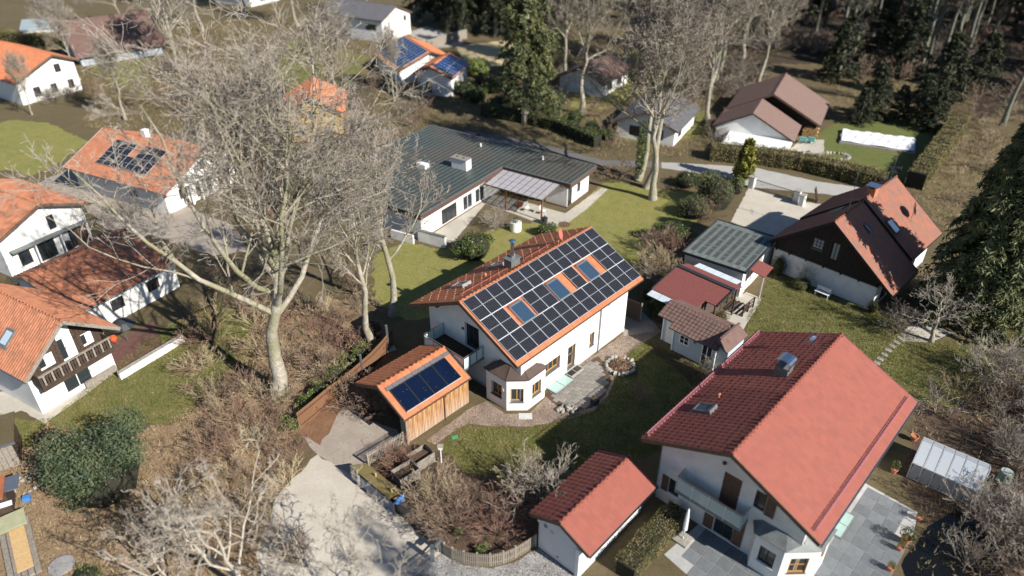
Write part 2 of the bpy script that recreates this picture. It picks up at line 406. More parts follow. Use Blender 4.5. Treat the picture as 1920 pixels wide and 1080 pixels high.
def dish_mesh(name, r, mat):
    prof = [(.001, 0)]+[(r*i/6, .22*r*(i/6)**2) for i in range(1, 7)]+[(r*.985, .22*r+.012)]+[(r*i/6, .22*r*(i/6)**2+.014) for i in range(5, -1, -1)]
    m = MB().lathe([(max(a, .001), b) for a, b in prof], k=24).mesh(name, mat)
    m.polygons.foreach_set('use_smooth', [True]*len(m.polygons)); return m
def aerial(parent, p, rz, n=7, L=1.1, mat=None):
    b = MB(); d = Vector((math.cos(rz), math.sin(rz), 0)); e = Vector((-d.y, d.x, 0)); p = Vector(p)
    b.tube([p-d*L/2, p+d*L/2], .014, 5)
    for i in range(n):
        q = p-d*L/2+d*L*i/(n-1); w = .28*(1-.5*i/n); b.tube([q-e*w, q+e*w], .008, 4)
    b.tube([p-d*L/2+Vector((0,0,-.2)), p-d*L/2+Vector((0,0,.2))], .01, 4)
    return b.build('aerial', mat or METAL, parent)
# ------------------------------------------------------------------ solar house in the middle
def pv_material():
    m = bpy.data.materials.new('solar_cells'); m.use_nodes = True; t = m.node_tree; n = t.nodes; l = t.links
    b = n['Principled BSDF']; b.inputs['Roughness'].default_value = .14; b.inputs['Specular IOR Level'].default_value = .22
    tc = n.new('ShaderNodeTexCoord'); sp = n.new('ShaderNodeSeparateXYZ'); l.new(tc.outputs['Object'], sp.inputs[0])
    def lines(sock, pitch, w):
        d = n.new('ShaderNodeMath'); d.operation = 'DIVIDE'; d.inputs[1].default_value = pitch; l.new(sock, d.inputs[0])
        f = n.new('ShaderNodeMath'); f.operation = 'FRACT'; l.new(d.outputs[0], f.inputs[0])
        c = n.new('ShaderNodeMath'); c.operation = 'LESS_THAN'; c.inputs[1].default_value = w/pitch; l.new(f.outputs[0], c.inputs[0]); return c.outputs[0]
    a = lines(sp.outputs['X'], .168, .012); c = lines(sp.outputs['Y'], .0845, .0065)
    mx = n.new('ShaderNodeMath'); mx.operation = 'MAXIMUM'; l.new(a, mx.inputs[0]); l.new(c, mx.inputs[1])
    mc = n.new('ShaderNodeMixRGB'); mc.inputs['Color1'].default_value = (.005,.006,.011,1); mc.inputs['Color2'].default_value = (.14,.145,.16,1)
    l.new(mx.outputs[0], mc.inputs['Fac']); l.new(mc.outputs['Color'], b.inputs['Base Color'])
    return m
PV = pv_material()
ALU = plain('anodised_aluminium', (.72,.73,.75), .4, .55)
def pv_mesh():
    w, h = 1.035, 1.728; b = MB()
    b.box(.02, w-.02, .02, h/2-.012, -.01, .032); b.box(.02, w-.02, h/2+.012, h-.02, -.01, .032)
    return b.mesh('solar_module', PV)
def pv_frame_mesh():
    w, h = 1.035, 1.728; b = MB(); f = .02
    b.box(0, w, 0, f, -.015, .036).box(0, w, h-f, h, -.015, .036).box(0, f, f, h-f, -.015, .036).box(w-f, w, f, h-f, -.015, .036).box(f, w-f, h/2-.012, h/2+.012, -.012, .0335)
    return b.mesh('frame', ALU)

MAIN = thing('solar_house', 'white rendered house with rows of solar modules and three skylights on its roof', 'house', (-3.329, 37.766, 0), .832)
def main_house():
    h = MAIN; zr, k, w = 7.20, .499, 5.06; c = 1/math.hypot(1, k)
    ro = gable_roof(h, -.12, 13.84, zr, k, k, w, w, ORANGE_T, .2, .31, .36, verge=BROWNW)
    wl = walls(h, 1.05, 13.05, 4.4, 4.36, zr, k, k, WHITE, .21)
    cuts = []
    # long wall towards the garden (y = -4.36)
    op = lambda *a, **kw: opening(h, cuts, *a, **kw)
    op('-y', 4.35, -4.36, 1.25, 1.55, 1.0, 3, 1, WOODF, .30, sill=LEAD)
    op('-y', 6.42, -4.36, .34, .86, 1.95, 1, 2, WOODF, .30, 'door', sill=LEAD)
    op('-y', 8.80, -4.36, .92, .55, 1.2, 1, 1, WOODF, .30, sill=LEAD)
    op('-x', .12, 1.05, 2.63, 1.35, 2.05, 2, 1, DWOOD, .26, 'door')
    cut(wl, cuts)
    # lamp and sockets on the front wall
    MB().cyl((0, 0), .1, 0, .08, 12).build('wall_lamp', DMETAL, h, (1.05, .95, 4.05), (0, -math.pi/2, 0))
    for x, z in ((5.75, 1.5), (7.4, 1.75)): MB().box(-.05, .05, -.09, 0, -.09, .09).build('wall_lamp', WPAINT, h, (x, -4.36, z))
    # plinth
    b = MB().box(1.03, 13.07, -4.38, 4.42, -.06, .22); b.build('plinth', CREAM, h)
    gutter(h, -.1, 13.8, -w-.05, zr-k*w-.02, BROWNW); gutter(h, -.1, 13.8, w+.05, zr-k*w-.02, BROWNW)
    downpipe(h, 9.62, -4.36, zr-k*w-.1, 0, (0, -1), METAL, .05, .68)
    downpipe(h, 12.9, 4.4, zr-k*w-.1, 0, (0, 1), METAL, .05, .62)
    # rafter ends at the front
    for y in (w-.3, -w+.3, 2.4, -2.4, 0): MB().box(-.02, 1.05, y-.07, y+.07, zr-k*abs(y)-.42, zr-k*abs(y)-.22).build('purlin', BROWNW, h)
    # modules on the right hand slope: slope frame has x along the ridge, y up
    pm, fm = pv_mesh(), pv_frame_mesh(); up = Vector((0, c, k*c)); nrm = Vector((0, -k*c, c))
    rows = [[i*1.055 for i in range(13)], [0, 1.055, 3.94, 4.995, 8.2, 11.6, 12.66], [i*1.055 for i in range(13)]]
    for r, xs in enumerate(rows):
        for x in xs:
            d = .13+(r+1)*1.751
            p = Vector((x+.01, 0, zr))-up*d+nrm*.135
            o = slope_obj(h, pm, p, (1, 0, 0), up); o.name = 'solar_module'
            f = bpy.data.objects.new('frame', fm); COL.objects.link(f); f.parent = o
    # mounting rails seen between the modules
    for r in range(3):
        for q in (.35, 1.35):
            p = Vector((0, 0, zr))-up*(.13+r*1.751+q)+nrm*.085
            for a, b_ in ([(0, 13.7)] if r != 1 else [(0, 2.1), (3.9, 6.1), (8.15, 9.3), (11.55, 13.7)]):
                MB().box(a, b_, -.02, .02, -.03, .03).build('mounting_rail', DMETAL, h, p, (math.atan(k), 0, 0))
    for r in (1, 2):
        p = Vector((0, 0, zr))-up*(.13+r*1.751+.012)+nrm*.142
        MB().box(0, 13.7, -.016, .016, -.01, .01).build('row_cover', WPAINT, h, p, (math.atan(k), 0, 0))
    for s in (3.05, 6.76, 10.15):
        skylight(h, Vector((s, 0, zr))-up*3.66+nrm*.03, (1, 0, 0), up, 1.22, 1.58, METAL, name='skylight', rise=.2)
    # skylights and fittings on the other slope (y > 0): slope frame x = -x
    upl = Vector((0, -c, k*c)); nl = Vector((0, k*c, c))
    for s in (2.75, 6.4): skylight(h, Vector((s, 0, zr))-upl*3.75+nl*.04, (-1, 0, 0), upl, .85, 1.35, METAL, name='skylight', rise=.2)
    for s0, s1 in ((.97, 5.65), (7.4, 10.3)):
        p = Vector((0, 0, zr))-upl*1.18+nl*.1
        b = MB()
        b.box(s0, s1, -.14, .14, -.012, .012)
        for q in range(int((s1-s0)/.8)+1): b.box(s0+q*.8, s0+q*.8+.04, -.13, .13, -.1, -.012)
        b.build('walk_board', plain('red_metal', (.46,.10,.065), .5), h, p, (-math.atan(k), 0, 0))
    # small snow hooks
    b = MB(); rr = random.Random(3)
    for j in range(11):
        for i in range(32):
            if (i+j) % 2 == 0: continue
            x = .3+i*.43+rr.uniform(-.02,.02); d = .55+j*.46
            if 2.2 < x < 3.3 and 2.2 < d < 3.9 or 5.9 < x < 6.95 and 2.2 < d < 3.9 or d > 5.5: continue
            p = Vector((x, 0, zr))-upl*d+nl*.075
            b.add([p+Vector((-.022,0,0)), p+Vector((.022,0,0)), p+Vector((.015,0,0))+nl*.075, p+Vector((-.015,0,0))+nl*.075,
                   p+upl*.05+Vector((-.022,0,0)), p+upl*.05+Vector((.022,0,0)), p+upl*.03+Vector((.015,0,0))+nl*.075, p+upl*.03+Vector((-.015,0,0))+nl*.075],
                  [(0,1,2,3),(7,6,5,4),(0,4,5,1),(1,5,6,2),(2,6,7,3),(3,7,4,0)])
    tag(b.build('snow_hooks', plain('copper_hook', (.50,.24,.15), .5), h), kind='stuff')
    # chimney
    zc = zr-k*1.0
    st = MB().box(5.55, 6.45, .62, 1.32, zc-.3, zr+.25).build('chimney', LEAD, h)
    MB().box(5.48, 6.52, .55, 1.39, zr+.25, zr+.31).build('cap', LEAD, st)
    MB().cyl((6.0, .95), .13, zr+.31, zr+1.55, 16).build('flue', STEEL, st)
    MB().lathe([(.001,.16),(.22,.06),(.24,0),(.001,0)], (6.0, .95, zr+1.62), 18).build('rain_cap', plain('blue_steel', (.12,.27,.48), .3, .8), st)
    MB().cyl((6.3, 1.1), .1, zr+.31, zr+.55, 12).build('flue', STEEL, st)
    # mast, dish and vent
    m = mast(h, (10.3, .6, zr-.35), 1.75, .03)
    d = put('satellite_dish', dish_mesh('satellite_dish', .42, plain('dish_red', (.46,.13,.10), .5)), h, (10.55, .42, zr+.55), (R(72), 0, R(25)))
    MB().tube([(10.3, .6, zr+.5), (10.55, .45, zr+.55)], .02, 5).build('bracket', METAL, m)
    aerial(h, (10.75, .45, zr-.02), R(-60), 6, .8)
    MB().cyl((10.6, .2), .06, zr-.1, zr+.18, 10).cyl((10.35, .35), .06, zr-.1, zr+.12, 10).build('vent', TERRA, h)
    MB().lathe([(.09,-.1),(.11,.12),(.07,.22),(.001,.25)], (4.35, 2.0, zr-k*2.0+.1), 10).build('vent', TERRA, h)
    # balcony
    zd = 2.6
    bal = MB().box(-.85, 1.05, -1.0, 2.95, zd-.16, zd).build('balcony', LEAD, h)
    for i in range(14): MB().box(-.75, 1.02, -.92+i*.27, -.67+i*.27, zd+.004, zd+.03).build('deck_board', DWOOD, bal)
    fro = M('frosted_glass', (.55,.68,.66), .25, (.5,.64,.62), 2, spec=.6)
    def rail(a, b, n):
        a, b = Vector(a), Vector(b); d = b-a
        for i in range(n+1):
            p = a+d*i/n; MB().box(p.x-.022, p.x+.022, p.y-.022, p.y+.022, zd-.15, zd+.93).build('rail_post', METAL, bal)
        e = d.normalized()
        for i in range(n):
            p, q = a+d*i/n+e*.05, a+d*(i+1)/n-e*.05
            MB().bar((p.x, p.y, zd+.40), (q.x, q.y, zd+.40), .014, .86).build('glass_panel', fro, bal)
        MB().bar((a.x, a.y, zd+.95), (b.x, b.y, zd+.95), .055, .04).build('handrail', METAL, bal)
    rail((-.82, 2.92), (1.0, 2.92), 2); rail((-.82, -.97), (-.82, 2.92), 4); rail((-.82, -.97), (1.0, -.97), 3)
    for y in (-.8, 2.75): MB().box(-.75, -.61, y-.07, y+.07, 0, zd-.16).build('balcony_post', DWOOD, h)
    # bay window at the front corner
    pts = [(.27,-1.95),(.27,-3.8),(1.22,-4.8),(3.0,-4.8),(3.0,-4.3),(1.1,-4.3),(1.1,-1.95)]
    bay = MB().prism(pts, -.04, 2.66).build('bay', WHITE, h); bc = []
    opening(h, bc, '-x', -2.88, .27, .78, .95, 1.12, 2, 1, WOODF, .24, sill=LEAD)
    ang = math.atan2(1.0, .95)   # diagonal face, outward to -x-y
    mx_, my_ = (.27+1.22)/2, (-3.8-4.8)/2
    dx, dy = .95, -1.0; ll = math.hypot(dx, dy)
    opening(h, bc, None, 0, 0, .72, .86, 1.15, 2, 1, WOODF, .28, sill=LEAD, angle=math.atan2(dy, dx), org=(mx_, my_, .72))
    opening(h, bc, '-y', 2.15, -4.8, .78, .9, 1.12, 2, 1, WOODF, .24, sill=LEAD)
    cut(bay, bc)
    E0 = [(.15,-1.85,2.66),(.15,-3.85,2.66),(1.2,-4.92,2.66),(3.1,-4.92,2.66)]
    F1, F2, CC, R1, R2 = (1.06,-2.6,3.2), (1.06,-3.48,3.2), (1.06,-4.37,2.83), (1.435,-4.37,3.0), (2.54,-4.37,3.0)
    for f in ([E0[0], (1.06,-1.85,2.66), F1], [E0[0], F1, F2, E0[1]], [E0[1], F2, CC, R1, E0[2]], [E0[2], R1, R2, E0[3]], [E0[3], R2, (3.1,-4.37,2.66)]):
        top = [Vector(p)+Vector((0,0,.03)) for p in f]; n = len(f)
        b = MB().add(list(f)+top, [tuple(range(n)), tuple(reversed(range(n, 2*n)))]+[(i, n+i, n+(i+1)%n, (i+1)%n) for i in range(n)])
        b.build('bay_roof_panel', BRONZE, h)
    b = MB()
    for a, q in ((E0[1], F2), (E0[2], R1), (E0[0], F1), (E0[3], R2)): b.bar(Vector(a)+Vector((0,0,.045)), Vector(q)+Vector((0,0,.045)), .04, .03)
    for i in range(3): b.bar(Vector(E0[i])+Vector((0,0,.02)), Vector(E0[i+1])+Vector((0,0,.02)), .05, .07)
    b.build('bay_roof_seam', BRONZE, h)
    MB().box(.22, .27, -3.55, -3.45, 1.55, 1.75).build('wall_lamp', WPAINT, h)
    # step, mats, light well
    MB().box(5.75, 7.15, -5.0, -4.38, 0, .2).build('doorstep', STONE, h)
    for i, x in enumerate((6.1, 6.75)): MB().box(x-.28, x+.28, -4.92, -4.5, .202, .222).build('doormat', BLACKP, h)
    lw = MB().box(3.7, 5.75, -5.28, -5.22, 0, .14).box(3.7, 3.76, -5.22, -4.4, 0, .14).box(5.69, 5.75, -5.22, -4.4, 0, .14).build('light_well', METAL, h)
    for i in range(2): MB().box(3.77+i*.97, 4.7+i*.97, -5.21, -4.4, .12, .135).build('pane', glassy('green_glass', (.42,.58,.54), .75, .15), lw)
main_house()

# ------------------------------------------------------------------ timber garage with collectors
def timber_wall_mat(i):
    r = random.Random(i); a = r.uniform(.75, 1.15); g = r.random()
    name = 'larch_board_%d' % (i % 6)
    if name in MATS: return MATS[name]
    m = bpy.data.materials.new(name); m.use_nodes = True; t = m.node_tree; n = t.nodes; l = t.links; b = n['Principled BSDF']; b.inputs['Roughness'].default_value = .8
    tc = n.new('ShaderNodeTexCoord'); mp = n.new('ShaderNodeMapping'); mp.inputs['Scale'].default_value = (14, 14, .9); mp.inputs['Location'].default_value = (i*3.1, i*1.7, i*.7)
    l.new(tc.outputs['Object'], mp.inputs['Vector'])
    nz = n.new('ShaderNodeTexNoise'); nz.inputs['Scale'].default_value = 1; nz.inputs['Detail'].default_value = 6; l.new(mp.outputs[0], nz.inputs['Vector'])
    rp = n.new('ShaderNodeValToRGB'); cr = rp.color_ramp; cr.elements[0].position = .28; cr.elements[1].position = .72
    cr.elements[0].color = (.16*a, .09*a, .045*a, 1); cr.elements[1].color = (.60*a, .40*a, .23*a, 1); e = cr.elements.new(.5); e.color = (.44*a, .215*a, .08*a, 1)
    l.new(nz.outputs['Fac'], rp.inputs['Fac'])
    sp = n.new('ShaderNodeSeparateXYZ'); l.new(tc.outputs['Object'], sp.inputs[0])
    # boards have gone silver near the ground
    n2 = n.new('ShaderNodeTexNoise'); n2.inputs['Scale'].default_value = 2.2; l.new(tc.outputs['Object'], n2.inputs['Vector'])
    ad = n.new('ShaderNodeMath'); ad.operation = 'MULTIPLY_ADD'; ad.inputs[1].default_value = -.9; ad.inputs[2].default_value = 1.25; l.new(sp.outputs['Z'], ad.inputs[0])
    ml = n.new('ShaderNodeMath'); ml.operation = 'MULTIPLY'; ml.use_clamp = True; l.new(ad.outputs[0], ml.inputs[0]); l.new(n2.outputs['Fac'], ml.inputs[1])
    mx = n.new('ShaderNodeMixRGB'); mx.inputs['Color2'].default_value = (.36,.31,.26,1); l.new(ml.outputs[0], mx.inputs['Fac']); l.new(rp.outputs['Color'], mx.inputs['Color1']); l.new(mx.outputs['Color'], b.inputs['Base Color'])
    MATS[name] = m; return m
def timber_garage():
    h = thing('timber_garage', 'open timber garage with four dark blue collectors on its tiled roof', 'garage', (-8.332, 33.585, 0), R(46.6))
    zr, k, w, L = 3.60, .476, 2.47, 5.55; c = 1/math.hypot(1, k)
    gable_roof(h, 0, L, zr, k, k, w, w, ORANGE_T, .12, .31, .36, verge=BROWNW)
    up = Vector((0, c, k*c)); nrm = Vector((0, -k*c, c))
    col = plain('collector_glass', (.004,.009,.028), .1, 0, .3)
    spk = M('collector_glass_spotted', (.006,.018,.055), .1, (.006,.016,.05), 9, spec=.55)
    for i in range(4):
        x0 = .42+i*1.14
        p = Vector((x0, 0, zr))-up*2.42+nrm*.1
        o = slope_obj(h, MB().box(.03, 1.09, .03, 1.70, 0, .06).mesh('solar_collector', col), p, (1,0,0), up); o.name = 'solar_collector'
        MB().box(0, 1.12, 0, .03, -.02, .075).box(0, 1.12, 1.70, 1.73, -.02, .075).box(0, .03, .03, 1.70, -.02, .075).box(1.09, 1.12, .03, 1.70, -.02, .075).build('frame', BLACKP, o)
        sp = MB(); rr = random.Random(i+5)
        for q in range(5):
            sx, sy, r_ = rr.uniform(.1,1.0), rr.uniform(.1,1.6), rr.uniform(.005,.012); sp.cyl((sx, sy), r_, .0605, .0625, 6)
        tag(sp.build('droppings', WPAINT, o), kind='stuff')
    MB().box(.40, 4.98, -.03, .0, -.02, .09).build('drip_edge', ALU, h, Vector((0, 0, zr))-up*2.44+nrm*.1, (math.atan(k), 0, 0))
    # dark lichen band of tiles under the ridge
    for i in range(10):
        p = Vector((.3+i*.52, 0, zr))-up*.62+nrm*.075
        MB().box(0, .5, 0, .26, -.02, .012).build('slate_strip', SLATE_T, h, p, (math.atan(k), 0, 0))
    # plank wall to the garden
    n = 41
    for i in range(n):
        x = .27+i*.1305; MB().box(0, .118, -.03, .0, 0, 2.42+.0*(i%3)).build('plank', timber_wall_mat(i*7 % 6), h, (x, -2.16-.006*(i % 2), .06))
    MB().box(.27, 5.6, -2.155, -2.09, .03, 2.42).build('wall_frame', DWOOD, h)
    MB().box(.25, .37, -2.24, -2.1, 0, 2.5).build('corner_post', GREYW, h)
    for i in range(3): MB().box(0, .03, i*.13, i*.13+.12, .05, 2.3).build('plank', GREYW, h, (.245, -2.09+.0, 0))
    for x in (.35, 2.9, 5.4): MB().box(x-.07, x+.07, 1.98, 2.12, 0, 2.5).build('post', DWOOD, h)
    MB().box(5.4, 5.5, -2.09, 2.0, 0, 2.45).build('back_wall', DWOOD, h)
    MB().box(.1, 5.5, 1.95, 2.15, 2.42, 2.56).build('beam', DWOOD, h)
    gutter(h, -.05, L+.05, -w-.05, zr-k*w-.03, BROWNW); 
    downpipe(h, 3.42, -2.19, zr-k*w-.06, 0, (0,-1), BROWNW, .04, .26)
    gutter(h, -.05, L+.05, w+.05, zr-k*w-.03, BROWNW)
timber_garage()
# ------------------------------------------------------------------ generic gable house for the neighbours
def gable_house(name, label, x, y, a, zr, k, L, wl, wr, tmat, wmat=None, fi=.6, bi=.6, si=.6, wins=(), verge=None, cat='house', wt=.3, ex=.36, th=.18, kl=None):
    h = thing(name, label, cat, (x, y, 0), R(a)); kl = kl or k
    gable_roof(h, 0, L, zr, kl, k, wl, wr, tmat, th, wt, ex, verge=verge or BROWNW)
    w = walls(h, fi, L-bi, wl-si, wr-si, zr, kl, k, wmat or WHITE, th+.01); cuts = []
    for q in wins:
        q = list(q); kw = q.pop() if isinstance(q[-1], dict) else {}
        opening(h, cuts, *q, **kw)
    cut(w, cuts)
    gutter(h, -.05, L+.05, -wr-.06, zr-k*wr-.04, METAL); gutter(h, -.05, L+.05, wl+.06, zr-kl*wl-.04, METAL)
    return h
def slopes(k): c = 1/math.hypot(1, k); return Vector((0, c, k*c)), Vector((0, -k*c, c)), Vector((0, -c, k*c)), Vector((0, k*c, c))

# ------------------------------------------------------------------ striped garage, red shed, blue-grey hut
def frame_from(p, q):
    return Vector((p[0], p[1], 0)), math.atan2(q[1]-p[1], q[0]-p[0])
def striped_garage():
    o, rz = frame_from((14.43, 52.23), (18.39, 58.95)); L, Wd = 7.4, 5.6
    h = thing('metal_roof_garage', 'white garage with grey seamed metal roof in light and dark stripes', 'garage', o, R(53))
    z0, z1 = 2.62, 2.78
    MB().box(.25, L-.2, -Wd+.25, -.2, -.05, z0-.08).build('wall', WHITE_OLD, h)
    MB().box(0, L, -Wd, 0, z0-.16, z0-.02).build('roof_edge', DMETAL, h)
    dk = M('roof_felt_dark', (.048,.056,.056), .75, (.08,.09,.088), 3, bump=.2, bscale=12)
    lt = M('roof_zinc_light', (.21,.235,.222), .6, (.15,.17,.16), 3, metal=.2)
    MB().box(.02, L-.02, -Wd+.02, -.02, z0-.019, z0+.01).build('roof_sheet', lt, h)
    rr = random.Random(5); n = 8; st = (Wd-.3)/n
    for i in range(n):
        y = -Wd+.2+i*st
        for j in range(9):
            x0 = .75+j*.66+rr.uniform(-.05,.05)
            MB().box(x0, x0+.55+rr.uniform(0,.1), y+.05, y+st*.62, z0+.012, z0+.02).build('felt_patch', dk, h)
        MB().box(.1, L-.1, y+st*.64, y+st*.70, z0+.011, z0+.06).build('seam', lt, h)
        MB().box(.1, L-.1, y+st*.92, y+st*.98, z0+.011, z0+.06).build('seam', lt, h)
    b = MB().box(-.02, L+.02, -.02, .04, z0-.1, z0+.09).box(-.02, L+.02, -Wd-.04, -Wd+.02, z0-.1, z0+.09).box(L-.02, L+.04, -Wd, 0, z0-.1, z0+.088).box(-.04, .02, -Wd, 0, z0-.1, z0+.088)
    b.build('fascia', DMETAL, h)
    cuts = []
    opening(h, None, '-y', 1.9, -Wd+.24, .02, .9, 1.95, 1, 1, BROWNW, .06, 'door'); opening(h, None, '-y', 4.4, -Wd+.24, 1.2, .6, .6, 1, 1, DWOOD, .06)
    aw = M('red_felt', (.22,.07,.06), .9, (.175,.055,.048), 6, bump=.2, bscale=60)
    MB().add([(1.0,-Wd+.2,2.4),(3.0,-Wd+.2,2.4),(3.0,-Wd-1.25,2.1),(1.0,-Wd-1.25,2.1),(1.0,-Wd+.2,2.46),(3.0,-Wd+.2,2.46),(3.0,-Wd-1.25,2.16),(1.0,-Wd-1.25,2.16)], [(0,1,2,3),(7,6,5,4),(0,4,5,1),(1,5,6,2),(2,6,7,3),(3,7,4,0)]).build('porch_roof', aw, h)
    MB().box(1.05, 1.13, -Wd-1.2, -Wd-1.12, 0, 2.1).build('porch_post', WPAINT, h)
striped_garage()
def red_shed():
    o = Vector((11.2, 46.95, 0)); h = thing('red_felt_shed', 'low garden shed with dull red felt roof beside the striped garage', 'shed', (13.55, 49.56, 0), R(-45.3))
    # x along the ridge (towards lower right), y>0 away, y<0 towards the camera
    zr = 2.95; L = 5.15; fr, fl = 3.55, 1.2; k1, k2 = .21, .26
    red = M('red_felt', (.22,.07,.06), .9, (.175,.055,.048), 6)
    def slab(poly, nm='roof_slope'):
        n = len(poly); top = [Vector(p) for p in poly]; bot = [p-Vector((0,0,.07)) for p in top]
        return MB().add(top+bot, [tuple(range(n)), tuple(reversed(range(n,2*n)))]+[(i,n+i,n+(i+1)%n,(i+1)%n) for i in range(n)])
    A = lambda x, y: (x, y, zr-k1*abs(y) if y < 0 else zr-k2*y)
    slab([A(0,0), A(0,-fr), A(4.05,-fr), A(4.05,-fr+1.2), A(L,-fr+1.2), A(L,0)]).build('roof_slope', red, h)
    slab([A(0,.001), A(L,.001), A(L,fl), A(.15,fl)]).build('roof_slope', red, h)
    MB().bar((0,-.12,zr+.02), (L,-.12,zr+.02), .38, .03).build('ridge_felt', DMETAL, h)
    MB().bar((0,-.01,zr+.02), (0,-fr,zr-k1*fr+.02), .08, .12).bar((L,0,zr+.02), (L,-fr+1.2,zr-k1*(fr-1.2)+.02), .08, .12).build('verge_trim', DMETAL, h)
    MB().box(.2, 3.9, -fr+.3, fl-.25, -.03, 2.1).build('wall', M('shed_dark_wall', (.10,.075,.06), .85, (.07,.05,.04), 4), h)
    for x in (4.1, 4.9): MB().box(x-.05, x+.05, -fr+1.3, -fr+1.4, 0, 2.4).build('post', DWOOD, h)
    for x in (4.9,): MB().box(x-.05, x+.05, .8, .9, 0, 2.5).build('post', DWOOD, h)
    pc = M('corrugated_clear_sheet', (.55,.60,.64), .3, (.48,.53,.57), 2, spec=.6)
    def poly(nm, x0, x1, y0, y1, za, zb, n):
        # corrugated sheets side by side
        for i in range(n):
            a, b_ = x0+(x1-x0)*i/n+.01, x0+(x1-x0)*(i+1)/n-.01; m = 10; vs = []; fs = []
            for j in range(m+1):
                x = a+(b_-a)*j/m; dz = .025*(j % 2)
                vs += [(x,y0,za+dz), (x,y1,zb+dz)]
            for j in range(m): fs.append((2*j, 2*j+2, 2*j+3, 2*j+1))
            MB().add(vs, fs).build('clear_sheet', pc, h)
    poly('a', .05, 4.1, -fr-.05, -fr-.75, zr-k1*fr-.03, zr-k1*fr-.15, 4)
    poly('b', .6, 4.6, fl+.05, fl+1.0, 2.55, 2.45, 5)
red_shed()
def hut():
    h = thing('garden_hut', 'pale blue-grey garden hut with white windows and dark brown tiled roof', 'hut', (11.38, 43.41, 0), R(-44))
    # x to the lower right, front wall faces -y
    wm = M('blue_grey_boards', (.40,.47,.53), .7, (.36,.43,.49), 4)
    zr, ze = 2.95, 2.12
    wl = MB().box(0, 1.25, 0, 2.0, -.04, 2.1).build('wall', wm, h)
    w2 = MB().box(1.251, 4.75, -.55, 2.0, -.04, 2.1).build('wall', wm, h); cuts = []
    opening(h, cuts, '-y', 2.2, -.55, .95, .8, .78, 2, 2, WPAINT, .06); opening(h, cuts, '-y', 4.1, -.55, .02, .85, 1.85, 2, 2, WPAINT, .06, 'door'); cut(w2, cuts)
    MB().box(.32, 1.22, -.04, -.001, .02, 1.85).build('door', WPAINT, h)
    b = MB()
    for i in range(6): b.box(.36+i*.145, .37+i*.145, -.05, -.041, .05, 1.8)
    b.build('door_grooves', GREYW, h)
    for x, y in ((-.02,-.04),(1.24,-.6),(4.70,-.6),(4.7,1.95)): MB().box(x, x+.1, y, y+.1, 0, 2.1).build('corner_post', WPAINT, h)
    MB().box(2.98, 3.1, -.66, -.56, 1.55, 1.72).build('wall_lamp', METAL, h)
    D = 2.0; s = (zr-ze)/1.95; c = 1/math.hypot(1, s)
    sl = MB().extrude_x([(1.0, zr), (-.95, zr-s*1.95), (-.95, zr-s*1.95-.09), (1.0, zr-.09), (2.35, zr-s*1.35-.09), (2.35, zr-s*1.35)], 1.05, 4.95).build('roof', DWOOD, h)
    n = Vector((0,-s*c,c))*.012
    tag(slope_obj(sl, tile_mesh('roof_tiles', 3.9, 1.95/c, DARKBROWN_T, .3, .3, .018, .04), Vector((1.05,-.95,zr-s*1.95))+n, (1,0,0), (0,c,s*c)), kind='stuff')
    s2 = MB().extrude_x([(1.0, zr), (-.42, zr-s*1.42), (-.42, zr-s*1.42-.09), (1.0, zr-.09), (2.35, zr-s*1.35-.09), (2.35, zr-s*1.35)], -.3, 1.045).build('roof', DWOOD, h)
    tag(slope_obj(s2, tile_mesh('roof_tiles', 1.345, 1.42/c, DARKBROWN_T, .3, .3, .018, .04), Vector((-.3,-.42,zr-s*1.42))+n, (1,0,0), (0,c,s*c)), kind='stuff')
    nb = Vector((0,s*c,c))*.012
    tag(slope_obj(sl, tile_mesh('roof_tiles', 5.25, 1.35/c, DARKBROWN_T, .3, .3, .018, .04), Vector((4.95,2.35,zr-s*1.35))+nb, (-1,0,0), (0,-c,s*c)), kind='stuff')
    # hipped lean-to on the end
    e = MB().add([(4.96,-1.0,zr-.05),(5.75,-1.0,2.35),(5.75,1.9,2.35),(4.96,1.9,zr-.05),(4.96,-1.0,zr-.15),(5.75,-1.0,2.25),(5.75,1.9,2.25),(4.96,1.9,zr-.15)], [(0,1,2,3),(7,6,5,4),(0,4,5,1),(1,5,6,2),(2,6,7,3),(3,7,4,0)]).build('side_roof', DWOOD, h)
    ss = (zr-.05-2.35)/.79; cc = 1/math.hypot(1, ss)
    tag(slope_obj(e, tile_mesh('roof_tiles', 2.9, .79/cc, DARKBROWN_T, .3, .3, .02), Vector((5.75,-1.0,2.362)), (0,1,0), (-cc,0,ss*cc)), kind='stuff')
    MB().box(4.751, 5.6, -.4, 1.8, -.03, 2.2).build('side_wall', wm, h)
    MB().bar((4.95,-1.02,zr+.03), (4.95,1.95,zr+.03), .16, .08).build('ridge_cap', DARKBROWN_T, h)
hut()

